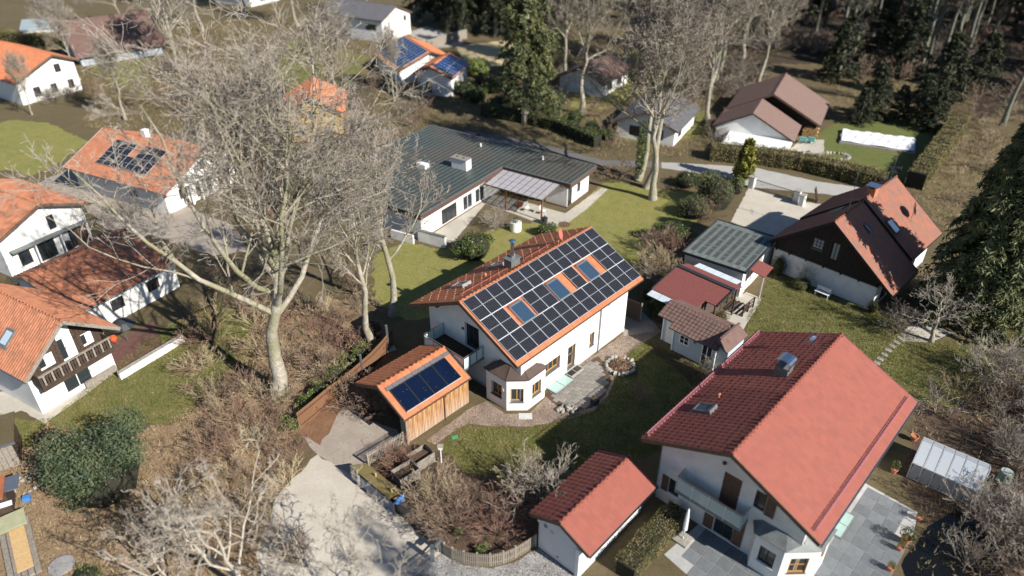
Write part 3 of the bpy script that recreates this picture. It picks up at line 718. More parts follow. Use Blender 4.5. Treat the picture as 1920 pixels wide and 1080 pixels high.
# ------------------------------------------------------------------ brown roofed house by the pool
def pool_house():
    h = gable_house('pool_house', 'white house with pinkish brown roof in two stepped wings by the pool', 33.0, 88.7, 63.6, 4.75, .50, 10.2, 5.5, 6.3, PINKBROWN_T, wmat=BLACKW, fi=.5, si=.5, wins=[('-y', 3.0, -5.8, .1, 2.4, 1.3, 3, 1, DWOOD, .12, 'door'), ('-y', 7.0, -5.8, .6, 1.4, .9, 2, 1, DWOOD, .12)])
    # lower wing in front (own roof, own wall), local to the same thing
    b = Vector((28.97, 83.29, 0))-Vector((33.0, 88.7, 0)); b.rotate(Matrix.Rotation(-R(63.6), 3, 'Z'))
    x0, y0 = b.x, b.y; zr, k = 4.1, .51
    r = MB().extrude_x([(y0+4.5, zr-k*4.5), (y0, zr), (y0-5.3, zr-k*5.3), (y0-5.3, zr-k*5.3-.18), (y0, zr-.2), (y0+4.5, zr-k*4.5-.18)], x0, x0+6.3).build('wing_roof', DWOOD, h)
    c = 1/math.hypot(1, k)
    for side, w in ((1, 4.5), (-1, 5.3)):
        tag(slope_obj(r, tile_mesh('roof_tiles', 6.3, math.hypot(w, w*k), PINKBROWN_T, .33, .36, .04), Vector((x0+6.3 if side > 0 else x0, y0+side*w, zr-k*w))+Vector((0,side*k*c,c))*.012, (-side,0,0), (0,-side*c,k*c)), kind='stuff')
    MB().extrude_x([(y0+4.1, -.05), (y0+4.1, zr-k*4.1-.2), (y0, zr-.22), (y0-4.9, zr-k*4.9-.2), (y0-4.9, -.05)], x0+.4, x0+6.2).build('wing_wall', WHITE, h)
    MB().box(x0-4.6, x0+.39, y0-4.85, y0+2.2, 0, 1.2).build('annex_wall', WHITE, h)
    MB().box(x0-4.8, x0+.38, y0-5.0, y0+2.4, 1.2, 1.34).build('flat_roof', M('white_roof_sheet', (.78,.78,.76), .6, (.7,.7,.69), 1.0), h)
pool_house()

# ------------------------------------------------------------------ flat roofed bungalow
def bungalow():
    h = thing('flat_roof_bungalow', 'long white bungalow with low green-grey seamed roof and brown fascia', 'bungalow', (-1.0, 69.4, 0), R(57))
    # local x: away along az 57, local y: az 147; the inner corner of the roof is the origin
    z = 3.0; gm = M('green_grey_metal', (.075,.092,.088), .5, (.06,.072,.068), 1.2, metal=.35, tint=(.10,.085,.07), tscale=.2)
    sm = plain('green_grey_seam', (.15,.18,.172), .45, .3); fas = M('brown_fascia', (.105,.06,.05), .7, (.085,.05,.042), 3)
    # wing A: towards the camera-left of the corner (x -12..14, y 0..9) ; wing B: to the right (x 0..5.6, y -8..0)
    A_ = [(-13.5,.0),(11,.0),(11,9.5),(-13.5,9.5)]; B_ = [(0.0,-8.1),(5.6,-8.1),(5.6,-.002),(0,-.002)]
    for nm, (x0,x1,y0,y1) in (('a', (-13.5,5.6,0,14)), ('b', (0,5.6,-8.1,-.002))):
        MB().box(x0+.004, x1-.004, y0+.004, y1-.004, z-.02, z+.05).build('roof_sheet', gm, h)
    for (a, b) in (((-13.5,0),(0,0)), ((0,0),(0,-8.1)), ((0,-8.1),(5.6,-8.1)), ((5.6,-8.1),(5.6,14)), ((-13.5,0),(-13.5,14)), ((-13.5,14),(5.6,14))):
        MB().bar((a[0],a[1],z-.22), (b[0],b[1],z-.22), .08, .5).build('fascia', fas, h)
        MB().bar((a[0],a[1],z+.05), (b[0],b[1],z+.05), .16, .045).build('roof_edge', sm, h)
    n = 0
    y = -7.6
    while y < -.1: MB().box(.1, 5.5, y, y+.03, z+.051, z+.09).build('seam', sm, h); y += .56
    x = -13.2
    y = .5
    while y < 13.8: MB().box(-13.4, 5.5, y, y+.03, z+.051, z+.09).build('seam', sm, h); y += .56
    wa = MB().box(-12.9, 5.1, .6, 13.4, -.03, z-.1).build('wall', WHITE_OLD, h)
    wb = MB().box(.55, 5.2, -7.5, .599, -.03, z-.1).build('wall', WHITE, h); ca, cb = [], []
    opening(h, cb, '-y', 1.1, -7.5, .1, .9, 2.1, 1, 3, DWOOD, .1, 'door'); opening(h, cb, '-y', 3.0, -7.5, .9, .7, 1.1, 1, 1, DWOOD, .1)
    opening(h, cb, '-x', -3.2, .55, .12, 3.6, 1.7, 4, 1, DWOOD, .1)
    for x in (-3.4, -5.5): opening(h, ca, '-y', x, .6, .2, 1.6, 1.6, 2, 1, WPAINT, .1)
    opening(h, ca, '-y', -8.6, .6, .2, 2.4, 1.6, 3, 1, DWOOD, .1)
    cut(wb, cb); cut(wa, ca)
    MB().box(-12.95, -1.5, .55, .6, -.02, .12).build('plinth', BROWNW, h)
    MB().box(.5, .55, -7.52, .5, -.02, .14).box(.5, 5.25, -7.56, -7.5, -.02, .14).build('plinth', BROWNW, h)
    # white chimney block
    ch = MB().box(-3.2, -2.3, 2.4, 4.3, z, z+1.15).build('chimney', WHITE, h)
    MB().box(-3.27, -2.23, 2.33, 4.37, z+1.15, z+1.2).build('cap', GREYW, ch)
    for y in (2.9, 3.7): MB().cyl((-2.75, y), .1, z+1.2, z+1.38, 10).build('flue', METAL, ch)
    MB().box(-5.2, -4.5, 6.2, 7.4, z, z+.5).build('roof_dome', WPAINT, h)
    for x, y in ((3.2, 5.1), (3.8, -2.6)): MB().cyl((x, y), .09, z, z+.45, 10).build('vent', WPAINT, h)
    # glazed pergola in the inner corner
    pg = MB().bar((-.1,-.3,2.62), (-.1,-7.4,2.62), .1, .14).build('pergola', BROWNW, h)
    MB().bar((-3.3,.1,2.25), (-3.3,-7.0,2.25), .12, .16).build('beam', BROWNW, pg)
    for i in range(10):
        y = -.1-i*.76; MB().bar((-.1,y,2.68), (-3.55,y,2.30), .06, .10).build('rafter', BROWNW, pg)
    pgl = glassy('pergola_glass', (.55,.53,.56), .55, .25)
    for i in range(9):
        for j in range(4):
            y0, y1 = -.13-i*.76-.02, -.13-(i+1)*.76+.08; xa, xb = -.12-j*.84, -.12-(j+1)*.84+.03
            za, zb = 2.745-.109*(-xa), 2.745-.109*(-xb)
            MB().add([(xa,y0,za),(xb,y0,zb),(xb,y1,zb),(xa,y1,za),(xa,y0,za+.012),(xb,y0,zb+.012),(xb,y1,zb+.012),(xa,y1,za+.012)], [(0,1,2,3),(7,6,5,4),(0,4,5,1),(1,5,6,2),(2,6,7,3),(3,7,4,0)]).build('pane', pgl, pg)
    for y in (-2.6, -6.8): MB().box(-3.38, -3.24, y-.07, y+.07, 0, 2.2).build('post', M('rust_brown_post', (.22,.11,.06), .7), pg)
    # low white courtyard wall below
bungalow()
w = thing('courtyard_wall', 'low white courtyard wall standing in front of the bungalow', 'wall', (-6.1, 57.5, 0), R(152))
MB().box(0, 3.0, 0, .25, 0, 1.15).build('wall', WHITE_OLD, w); MB().box(-.03, 3.03, -.03, .28, 1.15, 1.2).build('coping', LEAD, w); MB().box(3.05, 5.6, .8, 1.0, 0, .9).build('wall', WHITE_OLD, w)

# ------------------------------------------------------------------ houses at the left
def house_a():
    h = gable_house('chalet_house', 'white chalet with carved timber balcony under its orange gable at the left edge', -28.606, 36.665, 150.7, 6.29, .783, 10, 3.28, 3.28, OLDORANGE_T, fi=1.25, si=.55, verge=GREYW, wt=.24, ex=.30,
        wins=[('-x', -.1, 1.25, .3, 1.9, 1.5, 2, 1, WPAINT, .12, 'door'), ('-x', .3, 1.25, 2.75, 1.0, 1.7, 1, 1, WPAINT, .12, 'door'), ('-x', -1.2, 1.25, 3.0, .8, .9, 1, 1, WPAINT, .12), ('-x', 1.6, 1.25, 3.0, .7, .9, 1, 1, WPAINT, .12)])
    # timber cladding of the gable, carved barge boards and balcony
    for i in range(22):
        y = -2.7+i*.247; z1 = 6.29-.783*max(abs(y), abs(y+.22))-.3
        segs = [(2.75, z1)]
        if -.75 < y+.11 < .25: continue
        if .75 < y+.11 < 1.65 or -2.0 < y+.11 < -1.2: segs = [(2.75, 2.96), (3.94, z1)]
        for a, b_ in segs:
            if b_-a > .1: MB().box(1.21, 1.248, y, y+.235, a, b_).build('board', DWOOD, h)
    bal = MB().box(.15, 1.2, -2.5, 2.5, 2.42, 2.55).build('balcony', DWOOD, h)
    for i in range(26): 
        y = -2.42+i*.19; MB().box(.17, .20, y, y+.12, 2.55, 3.32).build('baluster', GREYW if i % 3 == 0 else DWOOD, bal)
    MB().box(.12, .24, -2.5, 2.5, 3.32, 3.40).build('handrail', GREYW, bal)
    for y in (-2.5, 2.45): MB().box(.15, 1.2, y, y+.05, 2.55, 3.35).build('side_panel', DWOOD, bal)
    MB().box(.1, .3, -2.52, 2.52, 2.2, 2.42).build('flower_box', DWOOD, bal)
    up, nr, upl, nl = slopes(.783)
    skylight(h, Vector((3.6, 0, 6.29))-upl*2.9+nl*.05, (-1,0,0), upl, .85, 1.15, LEAD, plain('skylight_pale', (.45,.55,.62), .1, 0, .9))
    MB().box(1.0, 1.2, -2.6, -.3, .0, .5).build('planter', GREYW, h)
house_a()
def house_b():
    h = gable_house('orange_roof_house', 'white house with plain orange roof behind the chalet at the left edge', -40.675, 55.02, 151.2, 5.5, .40, 11, 4.4, 4.2, OLDORANGE_T, fi=.7, si=.5, wt=.24, ex=.3,
        wins=[('-x', -.75, .7, 2.6, .65, 1.35, 1, 1, DWOOD, .12), ('-x', -2.2, .7, .15, .9, 1.75, 1, 1, DWOOD, .12, 'door'), ('-x', .4, .7, .15, 1.6, 1.75, 2, 1, DWOOD, .12, 'door'), ('-x', 2.3, .7, .5, 1.0, 1.3, 1, 1, DWOOD, .12)])
    MB().bar((.35, -3.6, 2.25), (.35, 3.4, 2.25), .7, .09).build('canopy', LEAD, h)
    for y in (-3.4, -.9, 1.4): MB().box(.1, .2, y, y+.1, 0, 2.2).build('canopy_post', WPAINT, h)
    MB().box(.3, .68, -1.55, -1.0, 0.05, 1.1).build('barbecue', DMETAL, h)
    for i in range(3): MB().box(.66, .698, -3.5+i*.42, -3.12+i*.42, .1, 2.0).build('board', BROWNW, h)
house_b()
def wing_c():
    h = thing('low_wing', 'low white wing with broad mossy orange roof joined to the chalet', 'house', (-37.2, 45.6, 0), R(60.5))
    zr, k, wr, wl, L = 3.95, .24, 5.9, 2.0, 9.3
    gable_roof(h, 0, L, zr, k*1.4, k, wl, wr, OLDORANGE_T, .15, .24, .3, verge=GREYW)
    w = walls(h, .3, L-.5, wl-.4, wr-.5, zr, k*1.4, k, WHITE, .16); cuts = []
    opening(h, cuts, '-y', 6.6, -wr+.5, .9, 1.1, 1.0, 2, 1, DWOOD, .12); opening(h, cuts, '-y', 3.4, -wr+.5, .9, 1.1, 1.0, 2, 1, DWOOD, .12); cut(w, cuts)
    gutter(h, 0, L, -wr-.06, zr-k*wr-.04, METAL)
wing_c()
def house_d():
    h = gable_house('arched_gable_house', 'white house with arched gable and solar modules on orange roof behind the big tree', -31.12, 67.77, 153.8, 5.2, .438, 15.2, 5.62, 5.2, OLDORANGE_T, fi=1.4, si=.7, verge=WPAINT,
        wins=[('-x', .0, 1.4, .2, 2.2, 2.0, 3, 1, WPAINT, .15, 'door'), ('-x', 2.6, 1.4, .8, 1.2, 1.2, 2, 1, WPAINT, .12), ('-x', -2.6, 1.4, .8, 1.2, 1.2, 2, 1, WPAINT, .12), ('-x', 0, 1.4, 2.9, 1.6, 1.1, 2, 1, WPAINT, .12), ('+y', 6, 4.92, .8, 1.2, 1.1, 2, 1, WPAINT, .12)])
    up, nr, upl, nl = slopes(.438); pm, fm = pv_mesh(), pv_frame_mesh(); zr = 5.2
    for r in range(2):
        for i in range(7):
            if r == 0 and i in (3,): continue
            p = Vector((4.2+i*1.06+1.04, 0, zr))-upl*(1.1+(r+1)*1.76)+nl*.13
            o = slope_obj(h, pm, p, (-1,0,0), upl); o.name = 'solar_module'; f = bpy.data.objects.new('frame', fm); COL.objects.link(f); f.parent = o
    MB().cyl((1.0, 2.0), .12, 0, 4.0, 12).cyl((1.0,-2.0), .12, 0, 4.0, 12).cyl((1.0,.7), .1, 0, 4.4, 12).build('column', WPAINT, h)
    MB().bar((.9,-3.2,2.6), (.9,3.2,2.6), 1.1, .16).build('balcony', WPAINT, h)
    MB().box(8.5, 9.1, -.6, 0, zr-.5, zr+.8).build('chimney', WHITE, h)
house_d()
gable_house('tall_orange_house', 'orange roofed house half hidden behind the crown of the big tree', -24.5, 84, 100, 5.6, .55, 9, 4.0, 4.0, ORANGE_T, wmat=M('ochre_render', (.50,.34,.12), .9, (.42,.28,.1), 2), wins=[('-x', 0, .6, 2.6, 1.0, 1.2, 2, 1, WPAINT, .12), ('-x', 1.6, .6, .5, 1.0, 1.2, 2, 1, WPAINT, .12), ('-x', -1.6, .6, .5, 1.0, 1.2, 2, 1, WPAINT, .12)])
gable_house('shuttered_house', 'white gabled house with brown shutters and red roof at the upper left', -65.1, 102.0, 148.2, 5.88, .422, 16, 6.2, 3.4, ORANGE_T, fi=.7, si=.5, wins=[('-x', -.4, .7, 3.2, .9, 1.2, 2, 1, BROWNW, .1), ('-x', .9, .7, .6, .9, 1.3, 2, 1, BROWNW, .1), ('-x', -1.6, .7, .6, .9, 1.3, 2, 1, BROWNW, .1), ('-x', 3.3, .7, .6, 1.0, 1.4, 2, 1, BROWNW, .1)])
# ------------------------------------------------------------------ far houses along the top
gable_house('grey_roof_house', 'white gabled house with slate grey roof standing at the far edge of the trees', -21.3, 136.9, 151.2, 5.75, .412, 15, 4.6, 4.6, SLATE_T, fi=.35, si=.35, wins=[('-x', -2.7, .35, 2.6, .8, 1.0, 1, 1, DWOOD, .1), ('-x', 1.6, .35, .4, .8, 1.2, 1, 1, DWOOD, .1), ('+y', 3.0, 4.25, 1.9, 2.4, 1.1, 2, 1, DWOOD, .1)])
def solar_cottage(name, label, x, y, a, zr, k, L, wl, wr, rows, cols, side, wins=(), w0=.3, tm=ORANGE_T):
    h = gable_house(name, label, x, y, a, zr, k, L, wl, wr, tm, si=.4, wins=wins)
    up, nr, upl, nl = slopes(k)
    blue = plain('blue_module', (.012,.04,.13), .12, 0, .7)
    me = MB().box(.02, 1.0, .02, 1.62, 0, .05).mesh('solar_module', blue); fr = MB().box(0,1.02,0,.02,0,.055).box(0,1.02,1.62,1.64,0,.055).box(0,.02,.02,1.62,0,.055).box(1.0,1.02,.02,1.62,0,.055).mesh('frame', ALU)
    for r in range(rows):
        for i in range(cols):
            if side < 0: p = Vector((w0+i*1.03, 0, zr))-up*(.3+(r+1)*1.66)+nr*.1; o = slope_obj(h, me, p, (1,0,0), up)
            else: p = Vector((w0+i*1.03+1.02, 0, zr))-upl*(.3+(r+1)*1.66)+nl*.1; o = slope_obj(h, me, p, (-1,0,0), upl)
            o.name = 'solar_module'; f = bpy.data.objects.new('frame', fr); COL.objects.link(f); f.parent = o
    return h
solar_cottage('blue_solar_house', 'house with a broad blue solar roof in front of the grey roofed house', -12.4, 109.8, 118, 4.5, .42, 11, 5.5, 4.0, 3, 10, 1, [('-x', 1.0, .6, .5, 1.0, 1.2, 2, 1, DWOOD, .1)])
solar_cottage('blue_solar_cottage', 'small white cottage with blue solar roof beside the bright green bush', -11.9, 102.2, 74, 4.3, .42, 8, 2.6, 3.4, 2, 7, -1, [('-x', .5, .6, .3, .9, 1.7, 1, 1, BROWNW, .1)])
gable_house('brown_roof_house', 'dark brown roofed house with skylights at the upper left corner', -74.5, 121, 40, 6.2, .75, 14, 6, 6.2, DARKBROWN_T, wmat=M('grey_blue_render', (.42,.46,.52), .9), si=.6, wins=[('-x', 0, .6, 2.6, 1.1, 1.2, 2, 1, WPAINT, .1)])
hh = thing('flat_annex', 'low white annex with pale flat roof at the left top corner', 'annex', (-88, 131.5, 0), R(118))
MB().box(0, 9, -5, 0, 0, 2.3).build('wall', WHITE, hh); MB().box(-.3, 9.3, -5.3, .3, 2.3, 2.5).build('roof', M('pale_metal_roof', (.36,.42,.42), .5, (.3,.36,.36), 2), hh)
gable_house('glazed_house', 'distant white house with large glazed gable at the top edge', -55, 168, 152, 5.2, .4, 12, 5, 5, SLATE_T, wins=[('-x', 0, .6, .5, 3.0, 2.6, 4, 3, WPAINT, .1), ('-x', -3, .6, .5, 1.2, 2.0, 2, 2, WPAINT, .1)])

p = G(1205, 268); gable_house('grove_house', 'white house with dark roof half hidden behind the tall bare trees of the grove', p.x, p.y, 62, 3.9, .42, 10, 4.2, 4.2, SLATE_T, si=.5, wins=[('-x', 1.4, .6, .5, 1.4, 1.3, 2, 1, DWOOD, .1), ('-x', -1.6, .6, .5, 1.4, 1.3, 2, 1, DWOOD, .1), ('-y', 3, -3.7, .5, 1.6, 1.3, 2, 1, DWOOD, .1)])
p = G(1085, 178); gable_house('far_grove_house', 'pale far house with brown roof behind the spruces and the yellow lawn', p.x, p.y, 58, 3.9, .45, 10, 4, 4, DARKBROWN_T, si=.5, wins=[('-y', 3, -3.5, .5, 1.6, 1.2, 2, 1, DWOOD, .1), ('-y', 6.5, -3.5, .5, 1.6, 1.2, 2, 1, DWOOD, .1)])
# ------------------------------------------------------------------ red roofed house at the lower right
def red_house():
    h = thing('red_roof_house', 'large white house with plain red tiled gable roof and glass balcony beside the slate patio', 'house', (10.72, 24.691, 0), .819)
    zr, k, w, L = 7.05, .472, 4.98, 13.53; c = 1/math.hypot(1, k); ws = .95
    ro = gable_roof(h, 0, L, zr, k, k, w, w, RED_T, .2, .31, .37, amp=.07, verge=BROWNW, ampr=.025, single=20, smat=single_tile_mat('clay_red_tile', [(.26,.082,.063),(.285,.092,.07),(.24,.075,.058),(.27,.086,.066)]))
    wl = walls(h, ws, 12.6, 4.1, 4.1, zr, k, k, WHITE_OLD, .21); cuts = []
    op = lambda *a, **kw: opening(h, cuts, *a, **kw)
    op('-x', -.05, ws, 2.5, 1.0, 2.3, 2, 1, BROWNW, .10, 'door', gl=M('brown_shutter', (.13,.075,.05), .7, (.10,.058,.04), 5)); shutter(h, '-x', -.58-.42, ws, 2.5, .8, 2.3, BROWNW) if 0 else None
    op('-x', -.15, ws, .15, 1.1, 2.0, 2, 1, DWOOD, .14, 'door'); shutter(h, '-x', .72, ws, .2, .55, 1.0, BROWNW); shutter(h, '-x', -1.0, ws, .2, .55, 1.9, BROWNW)
    op('-x', 3.05, ws, .95, .7, 1.15, 1, 1, DWOOD, .14); shutter(h, '-x', 3.62, ws, .95, .4, 1.15, BROWNW)
    op('-x', -1.62, ws, 3.55, .6, 1.25, 1, 1, DWOOD, .14); shutter(h, '-x', -2.2, ws, 3.5, .5, 1.3, BROWNW)
    op('-y', 4.0, -4.1, .9, 1.2, 1.2, 2, 1, WOODF, .14, sill=STONE); op('-y', 8.0, -4.1, .1, 1.6, 2.1, 2, 1, WOODF, .14, 'door')
    op('-y', 5.6, -4.1, .9, 1.2, 1.2, 2, 1, WOODF, .14, sill=STONE)
    cut(wl, cuts)
    MB().cyl((0,0), .1, 0, .12, 12).build('wall_lamp', DMETAL, h, (ws, .55, 5.35), (0, -math.pi/2, 0))
    pink = plain('snow_guard_pink', (.50,.20,.24), .5)
    upl = Vector((0, -c, k*c)); nl = Vector((0, k*c, c)); up = Vector((0, c, k*c)); nr = Vector((0, -k*c, c))
    for a, b_ in ((.25, 5.6), (5.75, 8.6), (8.75, 11.0), (11.15, 13.2)):     # lattice snow guards above the eave
        p = Vector((0, 0, zr))-upl*5.18+nl*.06; b = MB()
        for q in (0, .22): b.bar(p+Vector((a,0,0))+nl*q, p+Vector((b_,0,0))+nl*q, .025, .025)
        x = a
        while x < b_: b.bar(p+Vector((x,0,0)), p+Vector((x,0,0))+nl*.22, .014, .014, (1,0,0)); x += .075
        b.build('snow_guard', pink, h)
    p = Vector((.3, 0, zr))-up*4.95+nr*.06; q = Vector((13.2, 0, zr))-up*4.95+nr*.06
    b = MB()
    for e in (.02, .2): b.bar(p+nr*e, q+nr*e, .03, .03)
    x = 0
    while x < 12.9: b.bar(p+Vector((x,0,0)), p+Vector((x,0,0))+nr*.2, .016, .016, (1,0,0)); x += .085
    b.build('snow_guard', pink, h)
    gutter(h, -.05, L+.05, -w-.06, zr-k*w-.04, METAL); gutter(h, -.05, L+.05, w+.06, zr-k*w-.04, BROWNW)
    downpipe(h, 1.15, -4.1, zr-k*w-.12, 0, (0,-1), WPAINT, .05, .9); downpipe(h, 1.05, 4.1, zr-k*w-.12, 0, (0,1), METAL, .05, .9)
    skylight(h, Vector((3.48, 0, zr))-upl*4.12+nl*.04, (-1,0,0), upl, .8, 1.15, LEAD, rise=.2)
    for s in (7.4,): pass
    ch = MB().box(7.75, 8.55, .75, 1.5, zr-k*1.5-.2, zr+.15).build('chimney', LEAD, h)
    b = MB(); n = 8
    for i in range(n):
        a0, a1 = math.pi*i/n, math.pi*(i+1)/n
        f = lambda a, r: (1.125+r*math.cos(a), zr+.42+r*.62*math.sin(a))
        P_ = [f(a0,.47), f(a1,.47), f(a1,.44), f(a0,.44)]
        b.extrude_x(P_, 7.7, 8.6)
    for x in (7.75, 8.5):
        for y in (.72, 1.5): b.box(x, x+.05, y-.02, y+.03, zr+.1, zr+.46)
    b.build('chimney_hood', STEEL, ch)
    MB().cyl((4.9, 3.2), .055, zr-k*3.3, zr-k*3.2+.32, 10).lathe([(.10,0),(.001,.08)], (4.9,3.2,zr-k*3.2+.32), 10).build('vent', TERRA, h)
    m = mast(h, (11.6, 1.1, zr-k*1.1), 1.3, .025); 
    aerial(h, (11.6, 1.1, zr+.55), R(100), 6, .9); aerial(h, (11.5, 1.0, zr+.1), R(20), 5, .8)
    put('satellite_dish', dish_mesh('satellite_dish', .26, plain('dish_blue', (.10,.14,.22), .4)), h, (11.4, .95, zr+.25), (R(75), 0, R(150)))
    mast(h, (13.3, -.15, zr-.1), .8, .02)
    # balcony
    zd = 2.45; bal = MB().box(.1, ws, -1.3, 2.6, zd-.18, zd).build('balcony', LEAD, h)
    gl = glassy('balcony_glass', (.50,.62,.62), .62, .2)
    def rail(a, b_, n):
        a, b_ = Vector(a), Vector(b_); d = b_-a; e = d.normalized()
        for i in range(n+1):
            p = a+d*i/n; MB().box(p.x-.02, p.x+.02, p.y-.02, p.y+.02, zd-.1, zd+1.0).build('rail_post', WPAINT, bal)
        for i in range(n):
            p, q = a+d*i/n+e*.04, a+d*(i+1)/n-e*.04; MB().bar((p.x,p.y,zd+.46), (q.x,q.y,zd+.46), .014, .88).build('glass_panel', gl, bal)
        MB().bar((a.x,a.y,zd+1.0), (b_.x,b_.y,zd+1.0), .06, .045).build('handrail', METAL, bal)
    rail((.12, -1.27), (.12, 2.57), 4); rail((.12, 2.57), (.93, 2.57), 1); rail((.12, -1.27), (.93, -1.27), 1)
    # corner bay with metal roof
    bay = MB().prism([(ws+.02,-1.75),(.35,-2.05),(.35,-3.6),(1.6,-4.85),(3.2,-4.85),(3.2,-4.0),(ws+.1,-4.0)], -.04, 2.62).build('bay', WHITE, h); bc = []
    opening(h, bc, '-x', -2.82, .35, .85, .85, 1.15, 2, 1, DWOOD, .14, sill=WPAINT)
    opening(h, bc, None, 0, 0, .85, .95, 1.15, 2, 2, WOODF, .14, sill=BROWNW, angle=math.atan2(-1.25, 1.25), org=(.975, -4.225, .85))
    a5 = math.atan2(-.30, -.60)+math.pi
    opening(h, bc, '-y', 2.45, -4.85, .85, .8, 1.15, 1, 1, WOODF, .14)
    cut(bay, bc)
    E0 = [(ws,-1.55,2.66),(.22,-1.95,2.66),(.22,-3.68,2.66),(1.52,-4.98,2.66),(3.35,-4.98,2.66)]
    T = [(ws,-2.0,3.05),(ws,-3.3,3.1),(ws,-4.1,2.9),(1.5,-4.11,3.05),(2.7,-4.11,3.05)]
    for f in ([E0[0],T[0],E0[1]], [E0[1],T[0],T[1],E0[2]], [E0[2],T[1],T[2],T[3],E0[3]], [E0[3],T[3],T[4],E0[4]]):
        top = [Vector(p)+Vector((0,0,.03)) for p in f]; n = len(f)
        MB().add(list(f)+top, [tuple(range(n)), tuple(reversed(range(n,2*n)))]+[(i,n+i,n+(i+1)%n,(i+1)%n) for i in range(n)]).build('bay_roof_panel', LEAD, h)
    lw = MB().box(5.35, 7.45, -5.0, -4.94, 0, .1).box(5.35, 5.41, -4.94, -4.15, 0, .1).box(7.39, 7.45, -4.94, -4.15, 0, .1).build('light_well', METAL, h)
    for i in range(2): MB().box(5.42+i*1.0, 6.38+i*1.0, -4.935, -4.16, .08, .095).build('pane', glassy('green_glass', (.42,.58,.54), .75, .15), lw)
red_house()

# ------------------------------------------------------------------ small white garage with red roof
def small_garage():
    h = thing('small_garage', 'small white garage with red gable roof at the end of the picket fence', 'garage', (2.421, 23.619, 0), .831)
    zr, k, w, L = 3.27, .448, 1.942, 6.143
    gable_roof(h, 0, L, zr, k, k, w, w, RED_T, .1, .30, .36, amp=.065, verge=BROWNW, ampr=.03, single=20, smat=single_tile_mat('clay_red_tile', []))
    wl = walls(h, .14, 5.9, 1.42, 1.35, zr, k, k, M('garage_grey_render', (.66,.66,.67), .9, (.6,.6,.61), 2), .12); cuts = []
    for i in range(11): cuts.append((.62+i*.47, .98+i*.47, -1.43, -1.29, .95, 2.25))
    cut(wl, cuts)
    for i in range(11): MB().box(.62+i*.47+.003, .98+i*.47-.003, -1.31, -1.295, .953, 2.247).build('pane', glassy('opal_pane', (.7,.7,.7), 1.0, .3), h)
    MB().cyl((0,0), .12, 0, .03, 12).build('house_sign', METAL, h, (.14, .53, 1.98), (0, -math.pi/2, 0))
    MB().box(.11, .14, .86, 1.06, 2.0, 2.2).build('number_plate', LEAD, h)
    MB().box(.05, .14, 1.32, 1.45, 2.15, 2.3).build('wall_lamp', WPAINT, h)
    MB().box(.11, .14, .05, .13, .34, .42).build('socket', BLACKP, h)
    b = MB().box(.02, .14, -1.35, -1.13, 0.02, 2.2); b.build('pilaster', WPAINT, h)
    gutter(h, -.03, L+.03, -w-.05, zr-k*w-.03, DMETAL); gutter(h, -.03, L+.03, w+.05, zr-k*w-.03, BROWNW)
small_garage()

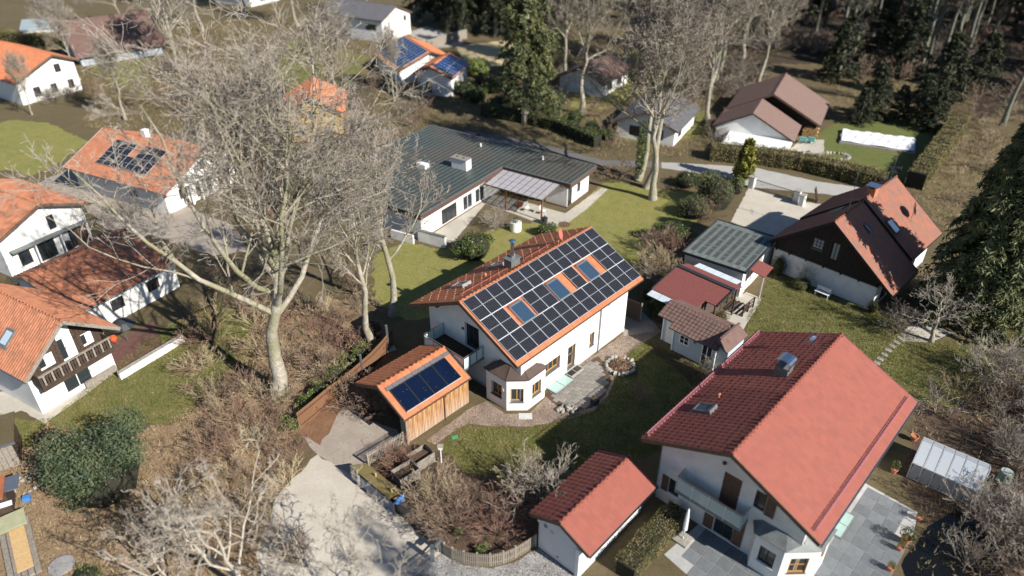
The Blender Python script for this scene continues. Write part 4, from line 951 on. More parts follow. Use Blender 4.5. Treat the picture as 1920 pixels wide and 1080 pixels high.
# ------------------------------------------------------------------ dark gable house at the right
def dark_house():
    h = thing('dark_gable_house', 'house with black timber gable, white ground floor and steep red tiled roof', 'house', (25.64, 50.37, 0), R(44.0))
    zr, k = 6.5, .75; c = 1/math.hypot(1, k)
    # front part reaches lower than the rear part
    gable_roof(h, -.05, 5.3, zr, k, k, 4.8, 5.75, PATCHY_T, .18, .3, .36, verge=BLACKW, name='front_roof')
    gable_roof(h, 5.31, 12.05, zr+.22, k, k, 4.8, 5.0, PATCHY_T, .2, .3, .36, verge=BLACKW, name='rear_roof')
    # white ground floor and timber gable above
    b = MB().box(.5, 11.6, -4.45, 4.45, -.05, 2.13); wl = b.build('wall', WHITE_OLD, h); cuts = []
    opening(h, cuts, '-y', 8.3, -4.45, .8, 1.2, 1.1, 2, 1, DWOOD, .14); opening(h, cuts, '-y', 2.6, -4.45, .1, 1.5, 1.95, 2, 1, DWOOD, .14, 'door'); cut(wl, cuts)
    t = zr-.2
    gb = MB().extrude_x([(4.4,2.131),(4.4,t-k*4.4-.02),(0,t-.02),(-4.4,t-k*4.4-.02),(-4.4,2.131)], .42, 11.65).build('gable_wall', BLACKW, h); cuts = []
    opening(h, cuts, '-x', .92, .42, 3.42, .95, .98, 3, 3, DWOOD, .12, sill=GREYW, gl=plain('net_curtain_glass', (.20,.24,.30), .2, 0, .8))
    opening(h, cuts, '-x', -.55, .42, 3.0, .62, 1.58, 2, 1, DWOOD, .12, gl=plain('curtain_glass', (.19,.26,.27), .2, 0, .8)); cut(gb, cuts)
    for i in range(34): 
        y = -4.35+i*.26; z1 = min(zr-.25-k*abs(y), zr-.25-k*abs(y+.22))
        if z1 > 2.3:
            segs = [(2.16, z1)]
            if .3 < y+.11 < 1.55: segs = [(2.16, 3.36), (4.44, z1)]
            elif -1.0 < y+.11 < -.1: segs = [(2.16, 2.94), (4.62, z1)]
            for a, b_ in segs:
                if b_-a > .1: MB().box(.385, .418, y, y+.235, a, b_).build('board', BLACKW, h)
    for y in (-3, -1.5, 0, 1.5, 3, 4.2): MB().box(.2, .42, y-.05, y+.05, 2.1, 2.2).build('bracket', BLACKW, h)
    MB().box(.36, .5, -4.5, 4.5, 2.132, 2.2).build('ledge', LEAD, h)
    up = Vector((0, c, k*c)); nr = Vector((0, -k*c, c)); upl = Vector((0, -c, k*c)); nl = Vector((0, k*c, c))
    z2 = zr+.22
    skylight(h, Vector((5.95, 0, z2))-up*3.85+nr*.05, (1,0,0), up, 1.0, 1.35, BROWNW, plain('skylight_white', (.85,.9,.92), .12, 0, .9), rise=.22)
    skylight(h, Vector((3.2, 0, zr))-up*2.3+nr*.05, (1,0,0), up, .55, .75, DMETAL)
    skylight(h, Vector((4.6, 0, zr))-upl*2.6+nl*.05, (-1,0,0), upl, .7, 1.2, METAL)
    ch = MB().box(6.5, 7.3, -.35, .35, z2-.5, z2+.55).build('chimney', TERRA, h)
    MB().box(6.4, 7.4, -.5, .5, z2+.75, z2+.8).build('chimney_hood', STEEL, ch)
    for x in (6.5, 7.25):
        for y in (-.35, .3): MB().box(x, x+.05, y, y+.05, z2+.55, z2+.75).build('hood_leg', STEEL, ch)
    mast(h, (3.0, .2, zr-.1), 3.6, .035); mast(h, (11.0, .1, z2-.1), 2.2, .035)
    aerial(h, (3.0, .2, zr+.9), R(120), 7, 1.3); aerial(h, (3.0, .2, zr+2.3), R(30), 5, .7)
    aerial(h, (11.0, .1, z2+.9), R(30), 8, 1.3); aerial(h, (11.0, .1, z2+1.2), R(110), 8, 1.2)
    put('satellite_dish', dish_mesh('satellite_dish', .58, METAL), h, (9.3, -2.9, z2-k*2.9+.95), (R(78), 0, R(28)))
    MB().tube([(8.9, -3.1, z2-k*3.1), (9.2, -3.0, z2-k*3.0+.9)], .03, 6).tube([(9.25,-3.0,z2-k*3+.6),(9.7,-3.5,z2-k*3+.55)], .02, 5).build('dish_arm', METAL, h)
    MB().tube([(8.0,-4.0,z2-k*4.0),(8.0,-4.0,z2-k*4.0+.4)], .04, 6).build('vent', TERRA, h)
    gutter(h, 0, 5.3, -5.8, zr-k*5.75-.04, BROWNW); gutter(h, 5.3, 12, -5.06, z2-k*5.0-.04, BROWNW); gutter(h, 0, 12, 4.88, zr-k*4.8-.04, METAL)
dark_house()
# ------------------------------------------------------------------ ground, lawns, paths
def ground_mat(name, cols, scales=(.12, .9, 9.0), bump=.5, rough=.95, fine=.25):
    """three colours stirred at three sizes"""
    m = bpy.data.materials.new(name); m.use_nodes = True; t = m.node_tree; n = t.nodes; l = t.links; b = n['Principled BSDF']; b.inputs['Roughness'].default_value = rough; b.inputs['Specular IOR Level'].default_value = .15
    tc = n.new('ShaderNodeTexCoord'); out = None
    for i, sc in enumerate(scales):
        nz = n.new('ShaderNodeTexNoise'); nz.inputs['Scale'].default_value = sc; nz.inputs['Detail'].default_value = 8; nz.inputs['Roughness'].default_value = .7; l.new(tc.outputs['Object'], nz.inputs['Vector'])
        rp = n.new('ShaderNodeValToRGB'); rp.color_ramp.elements[0].position = .40; rp.color_ramp.elements[1].position = .62; l.new(nz.outputs['Fac'], rp.inputs['Fac'])
        if out is None:
            rp.color_ramp.elements[0].color = (*cols[0],1); rp.color_ramp.elements[1].color = (*cols[1],1); out = rp.outputs['Color']
        else:
            mx = n.new('ShaderNodeMixRGB'); c = cols[i+1] if i+1 < len(cols) else cols[0]; mx.inputs['Color2'].default_value = (*c,1)
            ml = n.new('ShaderNodeMath'); ml.operation = 'MULTIPLY'; ml.inputs[1].default_value = .75 if i == 1 else fine*2; l.new(rp.outputs['Color'], ml.inputs[0])
            l.new(ml.outputs[0], mx.inputs['Fac']); l.new(out, mx.inputs['Color1']); out = mx.outputs['Color']
    l.new(out, b.inputs['Base Color'])
    n3 = n.new('ShaderNodeTexNoise'); n3.inputs['Scale'].default_value = 14; n3.inputs['Detail'].default_value = 8; n3.inputs['Roughness'].default_value = .75; l.new(tc.outputs['Object'], n3.inputs['Vector'])
    bp = n.new('ShaderNodeBump'); bp.inputs['Strength'].default_value = bump; bp.inputs['Distance'].default_value = .12; l.new(n3.outputs['Fac'], bp.inputs['Height']); l.new(bp.outputs['Normal'], b.inputs['Normal'])
    MATS[name] = m; return m
def cobble_mat(name, cols, joint, scale=8, bump=.6, jw=.06):
    m = bpy.data.materials.new(name); m.use_nodes = True; t = m.node_tree; n = t.nodes; l = t.links; b = n['Principled BSDF']; b.inputs['Roughness'].default_value = .85
    tc = n.new('ShaderNodeTexCoord')
    v = n.new('ShaderNodeTexVoronoi'); v.inputs['Scale'].default_value = scale; v.inputs['Randomness'].default_value = .7; l.new(tc.outputs['Object'], v.inputs['Vector'])
    e = n.new('ShaderNodeTexVoronoi'); e.feature = 'DISTANCE_TO_EDGE'; e.inputs['Scale'].default_value = scale; e.inputs['Randomness'].default_value = .7; l.new(tc.outputs['Object'], e.inputs['Vector'])
    wn = n.new('ShaderNodeTexWhiteNoise'); l.new(v.outputs['Color'], wn.inputs['Vector'])
    rp = n.new('ShaderNodeValToRGB'); cr = rp.color_ramp
    while len(cr.elements) < len(cols): cr.elements.new(.5)
    for i, c in enumerate(cols): cr.elements[i].position = i/(len(cols)-1); cr.elements[i].color = (*c,1)
    l.new(wn.outputs['Value'], rp.inputs['Fac'])
    st = n.new('ShaderNodeMapRange'); st.inputs['From Min'].default_value = jw*.4; st.inputs['From Max'].default_value = jw*1.3; l.new(e.outputs['Distance'], st.inputs['Value'])
    mx = n.new('ShaderNodeMixRGB'); mx.inputs['Color1'].default_value = (*joint,1); l.new(st.outputs['Result'], mx.inputs['Fac']); l.new(rp.outputs['Color'], mx.inputs['Color2'])
    nz = n.new('ShaderNodeTexNoise'); nz.inputs['Scale'].default_value = .7; nz.inputs['Detail'].default_value = 6; l.new(tc.outputs['Object'], nz.inputs['Vector'])
    m2 = n.new('ShaderNodeMixRGB'); m2.blend_type = 'MULTIPLY'; m2.inputs['Fac'].default_value = .55; l.new(mx.outputs['Color'], m2.inputs['Color1'])
    r2 = n.new('ShaderNodeValToRGB'); r2.color_ramp.elements[0].position = .3; r2.color_ramp.elements[1].position = .6; r2.color_ramp.elements[0].color = (.45,.42,.38,1); l.new(nz.outputs['Fac'], r2.inputs['Fac']); l.new(r2.outputs['Color'], m2.inputs['Color2'])
    l.new(m2.outputs['Color'], b.inputs['Base Color'])
    bp = n.new('ShaderNodeBump'); bp.inputs['Strength'].default_value = bump; bp.inputs['Distance'].default_value = .05; l.new(st.outputs['Result'], bp.inputs['Height']); l.new(bp.outputs['Normal'], b.inputs['Normal'])
    MATS[name] = m; return m
LITTER = ground_mat('leaf_litter', [(.105,.085,.045), (.14,.105,.062), (.075,.068,.03), (.19,.14,.085)])
LAWN = ground_mat('lawn_grass', [(.115,.145,.036), (.21,.19,.062), (.27,.225,.10), (.085,.098,.025)], (.22, 1.3, 6), fine=.38)
LAWN_G = ground_mat('lawn_green', [(.105,.145,.035), (.15,.165,.05), (.18,.16,.07), (.075,.095,.024)], (.2, 1.2, 11))
LAWN_D = ground_mat('lawn_yellow', [(.26,.235,.072), (.18,.20,.05), (.32,.265,.115), (.135,.145,.036)], (.2, 1.2, 6), fine=.38)
DRYG = ground_mat('dry_grass', [(.20,.15,.08), (.145,.11,.06), (.30,.235,.13), (.10,.08,.042)], (.25, 1.2, 6), bump=.9, fine=.45)
SOIL = ground_mat('bed_soil', [(.075,.052,.038), (.115,.08,.058), (.16,.105,.07), (.05,.037,.028)], (.3, 1.6, 12))
MULCH = ground_mat('red_mulch', [(.23,.12,.07), (.18,.095,.055), (.28,.165,.10), (.13,.075,.045)], (.3, 1.8, 14))
CONC = ground_mat('pale_concrete', [(.50,.455,.39), (.56,.515,.445), (.44,.395,.33), (.36,.32,.265)], (.15, .8, 9), .12, .9)
DRIVE = ground_mat('grey_drive', [(.33,.29,.25), (.38,.335,.285), (.29,.24,.20), (.24,.20,.165)], (.2, .9, 10), .2, .9)
ASPH = ground_mat('pale_asphalt', [(.40,.385,.365), (.46,.44,.415), (.35,.335,.315), (.30,.285,.27)], (.1, .8, 16), .15, .9)
TERR = ground_mat('terrace_concrete', [(.46,.43,.37), (.52,.48,.42), (.40,.36,.31), (.34,.31,.26)], (.3, 1.4, 10), .15, .9)
COBB = cobble_mat('brick_path', [(.25,.19,.15), (.32,.245,.19), (.29,.21,.165), (.38,.31,.25)], (.13,.10,.075), 7.5)
STREET = cobble_mat('granite_setts', [(.26,.25,.245), (.33,.32,.31), (.39,.375,.36), (.30,.285,.27)], (.13,.125,.115), 7)
SANDY = ground_mat('straw_field', [(.52,.42,.25), (.58,.47,.29), (.46,.36,.20), (.38,.30,.17)], (.2, .9, 8), .3)
WATER = plain('dark_pond', (.006,.006,.005), .06, 0, .5)
tag(MB().add([(-420,-60,0),(420,-60,0),(420,520,0),(-420,520,0)], [(0,1,2,3)]).build('ground', LITTER), kind='structure')
_lay = {}
def area(name, px, mat, layer, jit=.10, kind='structure', step=.5, seed=1):
    """flat ground patch whose outline is given by sight lines on the ground"""
    rr = random.Random(seed*31+len(px)); P = [G(*p) for p in px]; out = []
    for i in range(len(P)):
        a, b = P[i], P[(i+1) % len(P)]; d = b-a; n = max(1, int(d.length/step)); nn = Vector((-d.y, d.x, 0)).normalized() if d.length > 0 else Vector()
        for q in range(n): out.append(a+d*q/n+nn*(rr.gauss(0, jit) if q and jit else 0))
    o = MB().add([(p.x, p.y, .004*layer) for p in out], [tuple(range(len(out)))]).build(name, mat)
    if o.data.polygons[0].normal.z < 0: o.data.flip_normals()
    tag(o, kind=kind); _lay[o.name] = out; return o, out
lawns = []
def lawn(px, mat, layer=1, jit=.12): o, p = area('lawn', px, mat, layer, jit); lawns.append((p, layer)); return o
lawn([(832,862),(838,822),(872,798),(930,800),(995,800),(1048,786),(1075,776),(1112,770),(1140,740),(1152,712),(1152,690),(1175,660),(1200,642),(1228,640),(1262,662),(1332,696),(1345,740),(1300,790),(1240,840),(1190,865),(1100,900),(1040,905),(930,895),(870,885)], LAWN)
lawn([(1405,588),(1440,525),(1462,515),(1628,580),(1660,592),(1740,640),(1805,640),(1850,640),(1870,700),(1835,735),(1790,765),(1725,752),(1600,650),(1560,640),(1400,625)], LAWN)
lawn([(1860,555),(1925,520),(2000,560),(2000,640),(1925,650),(1880,625)], LAWN)
lawn([(700,480),(760,455),(850,470),(920,430),(1010,415),(1075,395),(1128,345),(1150,335),(1200,352),(1310,362),(1345,385),(1300,420),(1250,440),(1215,470),(1190,500),(1130,460),(1000,520),(860,590),(760,600),(700,560)], LAWN_D)
lawn([(1535,250),(1580,225),(1640,218),(1780,240),(1800,262),(1700,345),(1650,340),(1560,310),(1510,290)], LAWN_G)
lawn([(-40,770),(60,790),(110,780),(200,695),(300,620),(400,560),(470,600),(480,700),(420,720),(330,790),(230,800),(150,822),(60,835),(-40,830)], LAWN)
lawn([(-60,250),(20,225),(90,230),(165,265),(120,300),(60,330),(20,318),(-60,330)], LAWN_D)
lawn([(1090,145),(1150,100),(1240,80),(1290,110),(1200,175),(1120,210),(1060,225)], LAWN_D)
lawn([(1240,640),(1250,600),(1290,590),(1300,650)], LAWN) if 0 else None
area('dry_meadow', [(1805,215),(1870,240),(1925,280),(1990,420),(1925,450),(1790,470),(1740,395),(1705,352),(1760,290)], DRYG, 2, .3)
area('dry_bank', [(1500,175),(1620,160),(1760,175),(1780,220),(1640,215),(1560,200)], DRYG, 2, .3)
area('straw_field', [(855,85),(960,75),(1010,95),(985,120),(920,125),(870,118)], SANDY, 1, .2)
area('leafy_ground', [(-80,850),(60,838),(150,826),(330,792),(430,720),(490,610),(620,560),(700,600),(690,660),(556,812),(520,930),(480,1040),(520,1180),(-80,1180)], ground_mat('leafy_soil', [(.25,.175,.105),(.31,.225,.14),(.19,.13,.075),(.36,.27,.17)], (.15,.9,9)), 1, .25)
area('thicket_ground', [(1725,756),(1790,768),(1850,735),(1925,720),(2100,700),(2100,1180),(1700,1180),(1725,970),(1690,900)], SOIL, 1, .2)
# drives, roads and paths
area('driveway', [(596,852),(660,893),(742,962),(830,1035),(760,1095),(690,1160),(520,1160),(480,1040),(520,930)], CONC, 2, .06)
area('forecourt', [(596,853),(660,893),(760,828),(745,806),(690,788),(640,740),(600,760),(560,810)], DRIVE, 3, .05)
area('mulch_strip', [(555,812),(600,835),(640,770),(690,720),(725,665),(700,655),(640,720),(590,770)], MULCH, 4, .1)
area('street', [(828,1038),(870,1060),(920,1066),(965,1055),(1010,1028),(1082,1084),(1110,1170),(690,1170),(760,1096)], STREET, 3, .03)
area('garden_path', [(800,826),(884,764),(912,752),(948,776),(990,776),(1020,748),(1064,690),(1118,664),(1166,628),(1200,600),(1222,600),(1240,622),(1205,645),(1180,662),(1158,682),(1150,700),(1152,716),(1140,742),(1112,772),(1062,786),(996,800),(930,800),(878,794),(855,808),(838,818),(815,834)], COBB, 2, .04)
area('side_passage', [(1160,590),(1205,585),(1230,610),(1225,622),(1170,630)], DRIVE, 3, .03)
area('flower_bed', [(700,880),(760,836),(840,850),(870,888),(930,898),(1040,906),(1000,1015),(960,1048),(915,1058),(868,1052),(835,1035),(745,955)], SOIL, 2, .1)
area('hut_border', [(1232,650),(1262,664),(1332,698),(1350,740),(1330,748),(1290,712),(1240,672),(1215,655)], SOIL, 3, .1)
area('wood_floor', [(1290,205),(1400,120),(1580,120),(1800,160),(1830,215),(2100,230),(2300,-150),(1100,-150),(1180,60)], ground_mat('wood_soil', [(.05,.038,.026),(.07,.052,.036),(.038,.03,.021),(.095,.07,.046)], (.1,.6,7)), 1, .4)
area('road', [(1240,304),(1415,314),(1530,340),(1615,352),(1640,372),(1590,368),(1400,350),(1385,336),(1240,315)], ASPH, 2, .05)
area('lane', [(870,244),(1000,266),(1130,300),(1240,304),(1240,315),(1130,310),(990,276),(870,252)], ground_mat('shaded_asphalt', [(.15,.145,.14),(.18,.17,.165),(.12,.115,.11),(.10,.095,.09)], (.15,.8,12), .15), 2, .05)  # left stretch of the road, hedge shade put into its asphalt colour
lawn([(540,70),(690,105),(640,190),(500,185)], LAWN)
lawn([(190,70),(300,95),(270,190),(170,130)], LAWN)
lawn([(1400,215),(1330,250),(1250,270),(1150,262),(1200,235),(1300,205)], LAWN)
area('house_drive', [(1404,352),(1500,378),(1560,385),(1500,440),(1445,462),(1385,430),(1368,420)], CONC, 3, .04)
area('far_road', [(760,62),(800,50),(860,70),(870,85),(820,90)], ASPH, 1, .1)
area('terrace', [(1128,352),(1140,355),(1100,392),(1060,422),(1025,424),(960,400),(910,382),(850,455),(770,450),(820,400),(905,360),(960,372),(1060,400)], TERR, 3, .02)
area('shed_terrace', [(1352,596),(1380,556),(1400,548),(1428,560),(1405,600),(1392,620),(1352,640),(1318,600)], TERR, 3, .03)
area('dark_terrace', [(1700,612),(1755,612),(1790,625),(1740,642),(1690,640)], TERR, 3, .03)
area('chalet_terrace', [(-30,735),(40,735),(84,775),(200,690),(215,700),(84,795),(40,770),(-30,790)], TERR, 3, .03)
area('brown_deck', [(196,652),(285,602),(306,648),(226,708)], M('red_brown_deck', (.15,.075,.06), .7, (.11,.055,.045), 3), 4, 0)
area('left_drive', [(70,345),(150,305),(240,340),(330,380),(430,420),(470,470),(400,480),(280,440),(200,430),(150,380)], DRIVE, 1, .1)
area('pond', [(1735,990),(1790,955),(1870,1000),(1890,1100),(1700,1100),(1690,1060)], WATER, 3, .05)
# ------------------------------------------------------------------ paving built stone by stone
def inside(p, poly):
    c = False; n = len(poly); x, y = p[0], p[1]
    for i in range(n):
        a, b = poly[i], poly[(i+1) % n]
        if (a.y > y) != (b.y > y) and x < (b.x-a.x)*(y-a.y)/(b.y-a.y)+a.x: c = not c
    return c
def paving(name, px, base, layer, org, rz, sx, sy, gap, mats, h=.03, jit=.004, stagger=0, seed=1):
    o, poly = area(name, px, base, layer, 0)
    rr = random.Random(seed); ca, sa = math.cos(rz), math.sin(rz); me = {}
    loc_ = [((p.x-org[0])*ca+(p.y-org[1])*sa, -(p.x-org[0])*sa+(p.y-org[1])*ca) for p in poly]
    x0, x1 = min(q[0] for q in loc_), max(q[0] for q in loc_); y0, y1 = min(q[1] for q in loc_), max(q[1] for q in loc_)
    j = 0; y = math.floor(y0/sy)*sy; n = 0
    while y < y1:
        x = math.floor(x0/sx)*sx+(stagger*sx if j % 2 else 0)
        while x < x1:
            w = sx
            cx, cy = x+w/2, y+sy/2; wx, wy = org[0]+cx*ca-cy*sa, org[1]+cx*sa+cy*ca
            if all(inside((org[0]+(cx+a*w*.42)*ca-(cy+b*sy*.42)*sa, org[1]+(cx+a*w*.42)*sa+(cy+b*sy*.42)*ca), poly) for a, b in ((-1,-1),(1,-1),(1,1),(-1,1))):
                mi = rr.randrange(len(mats))
                if mi not in me:
                    e = .012; X, Y = (w-gap)/2, (sy-gap)/2
                    me[mi] = MB().add([(-X,-Y,0),(X,-Y,0),(X,Y,0),(-X,Y,0),(-X,-Y,h-e),(X,-Y,h-e),(X,Y,h-e),(-X,Y,h-e),(-X+e,-Y+e,h),(X-e,-Y+e,h),(X-e,Y-e,h),(-X+e,Y-e,h)],
                        [(0,1,5,4),(1,2,6,5),(2,3,7,6),(3,0,4,7),(4,5,9,8),(5,6,10,9),(6,7,11,10),(7,4,8,11),(8,9,10,11)]).mesh('paver', mats[mi])
                put('paver', me[mi], o, (wx, wy, .002+rr.uniform(0, jit)), (0, 0, rz)); n += 1
            x += sx
        y += sy; j += 1
    return o
PAV = [M('flagstone_%d' % i, tuple(.25*f*c for c in (1,.91,.82)), .85, tuple(.20*f*c for c in (1,.90,.80)), 3, bump=.2, bscale=15) for i, f in enumerate((.86,.95,1.02,1.10,.92))]
paving('patio', [(1022,742),(1046,715),(1066,702),(1104,678),(1122,668),(1140,690),(1146,714),(1134,742),(1110,764),(1082,772),(1052,768)], SOIL, 5, (-3.329,37.766), .832, .52, .36, .012, PAV, stagger=.5, jit=.006)
SLT = [M('slate_slab_%d' % i, tuple(f*c for c in (.165,.175,.185)), .55, tuple(f*c for c in (.135,.144,.153)), 2.2) for i, f in enumerate((.9,1,1.12))]
JOINT = M('pale_joint', (.42,.41,.40), .9)
paving('slate_patio', [(1620,905),(1722,962),(1712,1000),(1655,1110),(1500,1110),(1560,985)], JOINT, 4, (10.72,24.691), .819, .78, .78, .02, SLT, stagger=.0)
paving('slate_terrace', [(1245,1040),(1330,965),(1420,1010),(1470,1060),(1450,1120),(1330,1120),(1290,1080)], JOINT, 4, (10.72,24.691), .819, .78, .78, .02, SLT)
ss = [(865,485),(902,440),(950,392),(992,343),(1038,297),(1090,255),(1130,207),(1165,163),(1210,123)]
for i, q in enumerate(ss):
    p = G(1500+q[0]/6, 600+q[1]/6); s = MB().prism([(-.24,-.17),(.22,-.19),(.25,.16),(-.22,.18)], 0, .05).build('stepping_stone', STONE, None, p, (0,0,R(-48)+.15*math.sin(i*3)))
    tag(s, '%s pale stepping stone in the lawn, counted from the red roofed house' % ('first second third fourth fifth sixth seventh eighth ninth'.split()[i]), 'stepping stone', 'stepping stones across the lawn')
def rock_mesh(seed, r=.2, flat=.7):
    bm = bmesh.new(); bmesh.ops.create_icosphere(bm, subdivisions=2, radius=r); rr = np.random.default_rng(seed)
    w = rr.normal(size=(5,3))
    for v in bm.verts:
        d = np.array(v.co)/r; f = 1+sum(.09*math.sin(3*d@w[i]+i) for i in range(5)); v.co *= f; v.co.z *= flat
    me = bpy.data.meshes.new('rock'); bm.to_mesh(me); bm.free(); me.materials.append(STONE); return me
RK = [rock_mesh(i, .17+.03*(i % 3)) for i in range(5)]
c = G(1163, 688); bed = tag(MB().cyl((0,0), .95, 0, .16, 24, .8).build('ring_flower_bed', SOIL, None, c), 'round flower bed edged with pale stones in the lawn', 'flower bed')
for i in range(21):
    a = 2*math.pi*i/21; put('stone', RK[i % 5], bed, (1.0*math.cos(a), .98*math.sin(a), .1), (i, i*.7, i*2.1), .85+.25*((i*7) % 5)/5)
rp = thing('rock_pile', 'heap of pale boulders at the edge of the grey patio', 'rocks', G(1063, 770))
for i, (x, y, z, s) in enumerate(((-.5,0,.1,1.2),(-.15,.2,.12,1.4),(.2,-.05,.1,1.1),(.5,.12,.1,1.3),(.05,.05,.33,1.1),(-.3,-.2,.08,.9),(.35,-.25,.08,.9))): put('boulder', RK[i % 5], rp, (x,y,z), (i*1.3,i,.4*i), s)
pb = thing('patio_planter', 'small dark square planter standing on the grey patio', 'planter', G(1115, 756), .8)
MB().box(-.22,.22,-.22,.22,0,.42).build('tub', DMETAL, pb); MB().box(-.18,.18,-.18,.18,.421,.44).build('soil', SOIL, pb)
tag(MB().box(-.45,.45,-.28,.28,.012,.04).build('white_mat', M('rope_mat', (.55,.55,.54), .9, (.42,.42,.41), 14), None, G(985,781), (0,0,.02)), 'bright white mat lying on the brick path below the bay window', 'mat')
# ------------------------------------------------------------------ fences
PICK = M('picket_wood', (.36,.31,.25), .85, (.25,.215,.175), 9)
def picket_mesh(hh, w=.05, t=.022, mat=PICK):
    return MB().add([(-w/2,-t/2,0),(w/2,-t/2,0),(w/2,t/2,0),(-w/2,t/2,0),(-w/2,-t/2,hh-.05),(w/2,-t/2,hh-.05),(w/2,t/2,hh-.05),(-w/2,t/2,hh-.05),(0,-t/2,hh),(0,t/2,hh)],
        [(3,2,1,0),(0,1,5,8,4),(2,3,7,9,6),(1,2,6,9,8,5),(3,0,4,8,9,7)]).mesh('picket', mat)
def run_fence(name, label, px, piece, step, rails=(.25,.75), rt=.05, post=None, cat='fence', railmat=PICK, jit=.0, off=.02, closed=False, plain_pts=None):
    P = plain_pts or [G(*p) for p in px]; h = thing(name, label, cat, P[0]); o = P[0]; k = 0; d0 = 0; rr = random.Random(7)
    for i in range(len(P)-1):
        a, b = P[i], P[i+1]; d = b-a; L = d.length; rz = math.atan2(d.y, d.x); n = max(1, round(L/step))
        for q in range(n):
            p = a+d*((q+.5)/n)-o; put(piece.name, piece, h, p, (rr.uniform(-jit,jit), rr.uniform(-jit,jit), rz))
        nrm = Vector((-d.y, d.x, 0)).normalized()*off
        for z in rails: MB().bar(a-o+nrm+Vector((0,0,z)), b-o+nrm+Vector((0,0,z)), .035, rt).build('rail', railmat, h)
        if post: MB().box(-.05,.05,-.05,.05,0,post).build('post', railmat, h, a-o+nrm*2.5, (0,0,rz))
    if post: MB().box(-.05,.05,-.05,.05,0,post).build('post', railmat, h, P[-1]-o, (0,0,0))
    return h
pk = picket_mesh(1.0)
run_fence('picket_fence', 'sunlit picket fence between the timber garage and the mossy bin shelter', [(690,872),(757,831)], pk, .115, (.22,.78), off=-.03, post=.95)
run_fence('picket_fence', 'curved picket fence from the blue screen round to the small garage', [(743,956),(772,978),(800,1004),(822,1034)], pk, .105, (.25,.75), off=.03, post=.95)
run_fence('picket_fence', 'curving picket fence along the cobbled street by the small garage', [(832,1040),(848,1050),(870,1057),(895,1061),(920,1062),(945,1057),(968,1047),(1004,1024)], pk, .105, (.25,.75), off=.03, post=.95)
BRD = MB().box(-.075,.075,-.012,.012,0,1.45).mesh('board', M('red_brown_boards', (.215,.105,.055), .75, (.16,.08,.042), 6, bump=.2))
run_fence('board_fence', 'long curving red-brown board fence beside the bare trees', [(562,806),(590,783),(620,757),(650,735),(676,712),(700,690),(720,668),(738,645)], BRD, .158, (.3,1.15), off=-.03, railmat=DWOOD)
BRD2 = MB().box(-.09,.09,-.012,.012,0,1.7).mesh('board', M('old_brown_boards', (.17,.12,.085), .85, (.12,.085,.06), 6, bump=.2))
run_fence('garden_gate_fence', 'brown board screen closing the passage behind the solar house', None, BRD2, .19, (.4,1.4), plain_pts=[G(1166,590), G(1200,604)], railmat=GREYW, post=1.8)
for i, (u, v, t) in enumerate(((681,708,2.0), (729,656,2.2))):
    q = thing('bollard_pole', ['grey metal pole by the brown board fence, nearer the driveway', 'grey metal pole by the brown board fence, nearer the house'][i], 'pole', G(u, v), .4, 'poles along the board fence')
    MB().cyl((0,0), .09, 0, t, 14).build('shaft', METAL, q); MB().cyl((0,0), .1, t, t+.05, 14).build('cap', METAL, q)
    if i == 1: MB().box(-.5,.5,-.3,.3,0,.08).build('foot', STONE, q)
# blue screen along the drive
sc_ = thing('blue_screen', 'row of blue-grey privacy sheets along the drive beside the bin shelter', 'screen', G(662,902))
P = [G(662,902), G(741,966)]; d = P[1]-P[0]; rz = math.atan2(d.y, d.x); n = 5; L = d.length
bs = glassy('blue_screen_sheet', (.07,.105,.22), .9, .3)
for i in range(n): MB().box(i*L/n+.03, (i+1)*L/n-.03, -.008, .008, .06, .95).build('sheet', bs, sc_, (0,0,0), (0,0,rz))
for i in range(n+1): MB().box(i*L/n-.02, i*L/n+.02, -.02, .02, 0, 1.0).build('post', METAL, sc_, (0,0,0), (0,0,rz))
sa = thing('blue_sail', 'small bright blue triangular cloth at the end of the blue screen', 'cloth', G(748, 962))
a, b, c_ = G(738,943,1.0)-G(748,962), G(757,925,1.15)-G(748,962), G(757,950,.45)-G(748,962)
vs = []; fs = []; N = 8
for i in range(N+1):
    for j in range(N+1-i):
        u, w = i/N, j/N; p = a*(1-u-w)+b*u+c_*w; p += Vector((.5,-.6,.3))*.12*math.sin(5*u+3*w)*(u*(1-u-w)+w*u); vs.append(p)
idx = {}; t_ = 0
for i in range(N+1):
    for j in range(N+1-i): idx[i,j] = t_; t_ += 1
for i in range(N):
    for j in range(N-i):
        fs.append((idx[i,j], idx[i+1,j], idx[i,j+1]))
        if i+j < N-1: fs.append((idx[i+1,j], idx[i+1,j+1], idx[i,j+1]))
MB().add(vs, fs).build('cloth', M('blue_cloth', (.03,.24,.70), .7, (.02,.18,.58), 8), sa); MB().tube([b+Vector((0,0,.05)), (b.x,b.y,0)], .02, 6).build('pole', WPAINT, sa)
# bin shelter with mossy roof
bsr = thing('bin_shelter', 'low bin shelter with mossy leaf strewn flat roof behind the blue screen', 'shelter', G(672,890))
o_ = G(672,890); top = [G(655,873,1.05)-o_, G(686,868,1.05)-o_, G(752,921,1.05)-o_, G(728,934,1.05)-o_]
MOSS = ground_mat('mossy_roof', [(.15,.15,.035), (.22,.16,.07), (.26,.18,.10), (.10,.08,.04)], (.8, 3.0, 14))
MB().prism([(p.x,p.y) for p in top], .95, 1.06).build('roof', MOSS, bsr); 
ce = sum(top, Vector())/4; MB().prism([((p.x-ce.x)*.9+ce.x, (p.y-ce.y)*.9+ce.y) for p in top], 0, .95).build('body', DWOOD, bsr)
for u, v in ((705,893), (735,922)): p = G(u,v,1.06)-o_; MB().box(p.x-.04,p.x+.04,p.y-.04,p.y+.04,1.06,1.3).build('roof_post', PALEW, bsr)
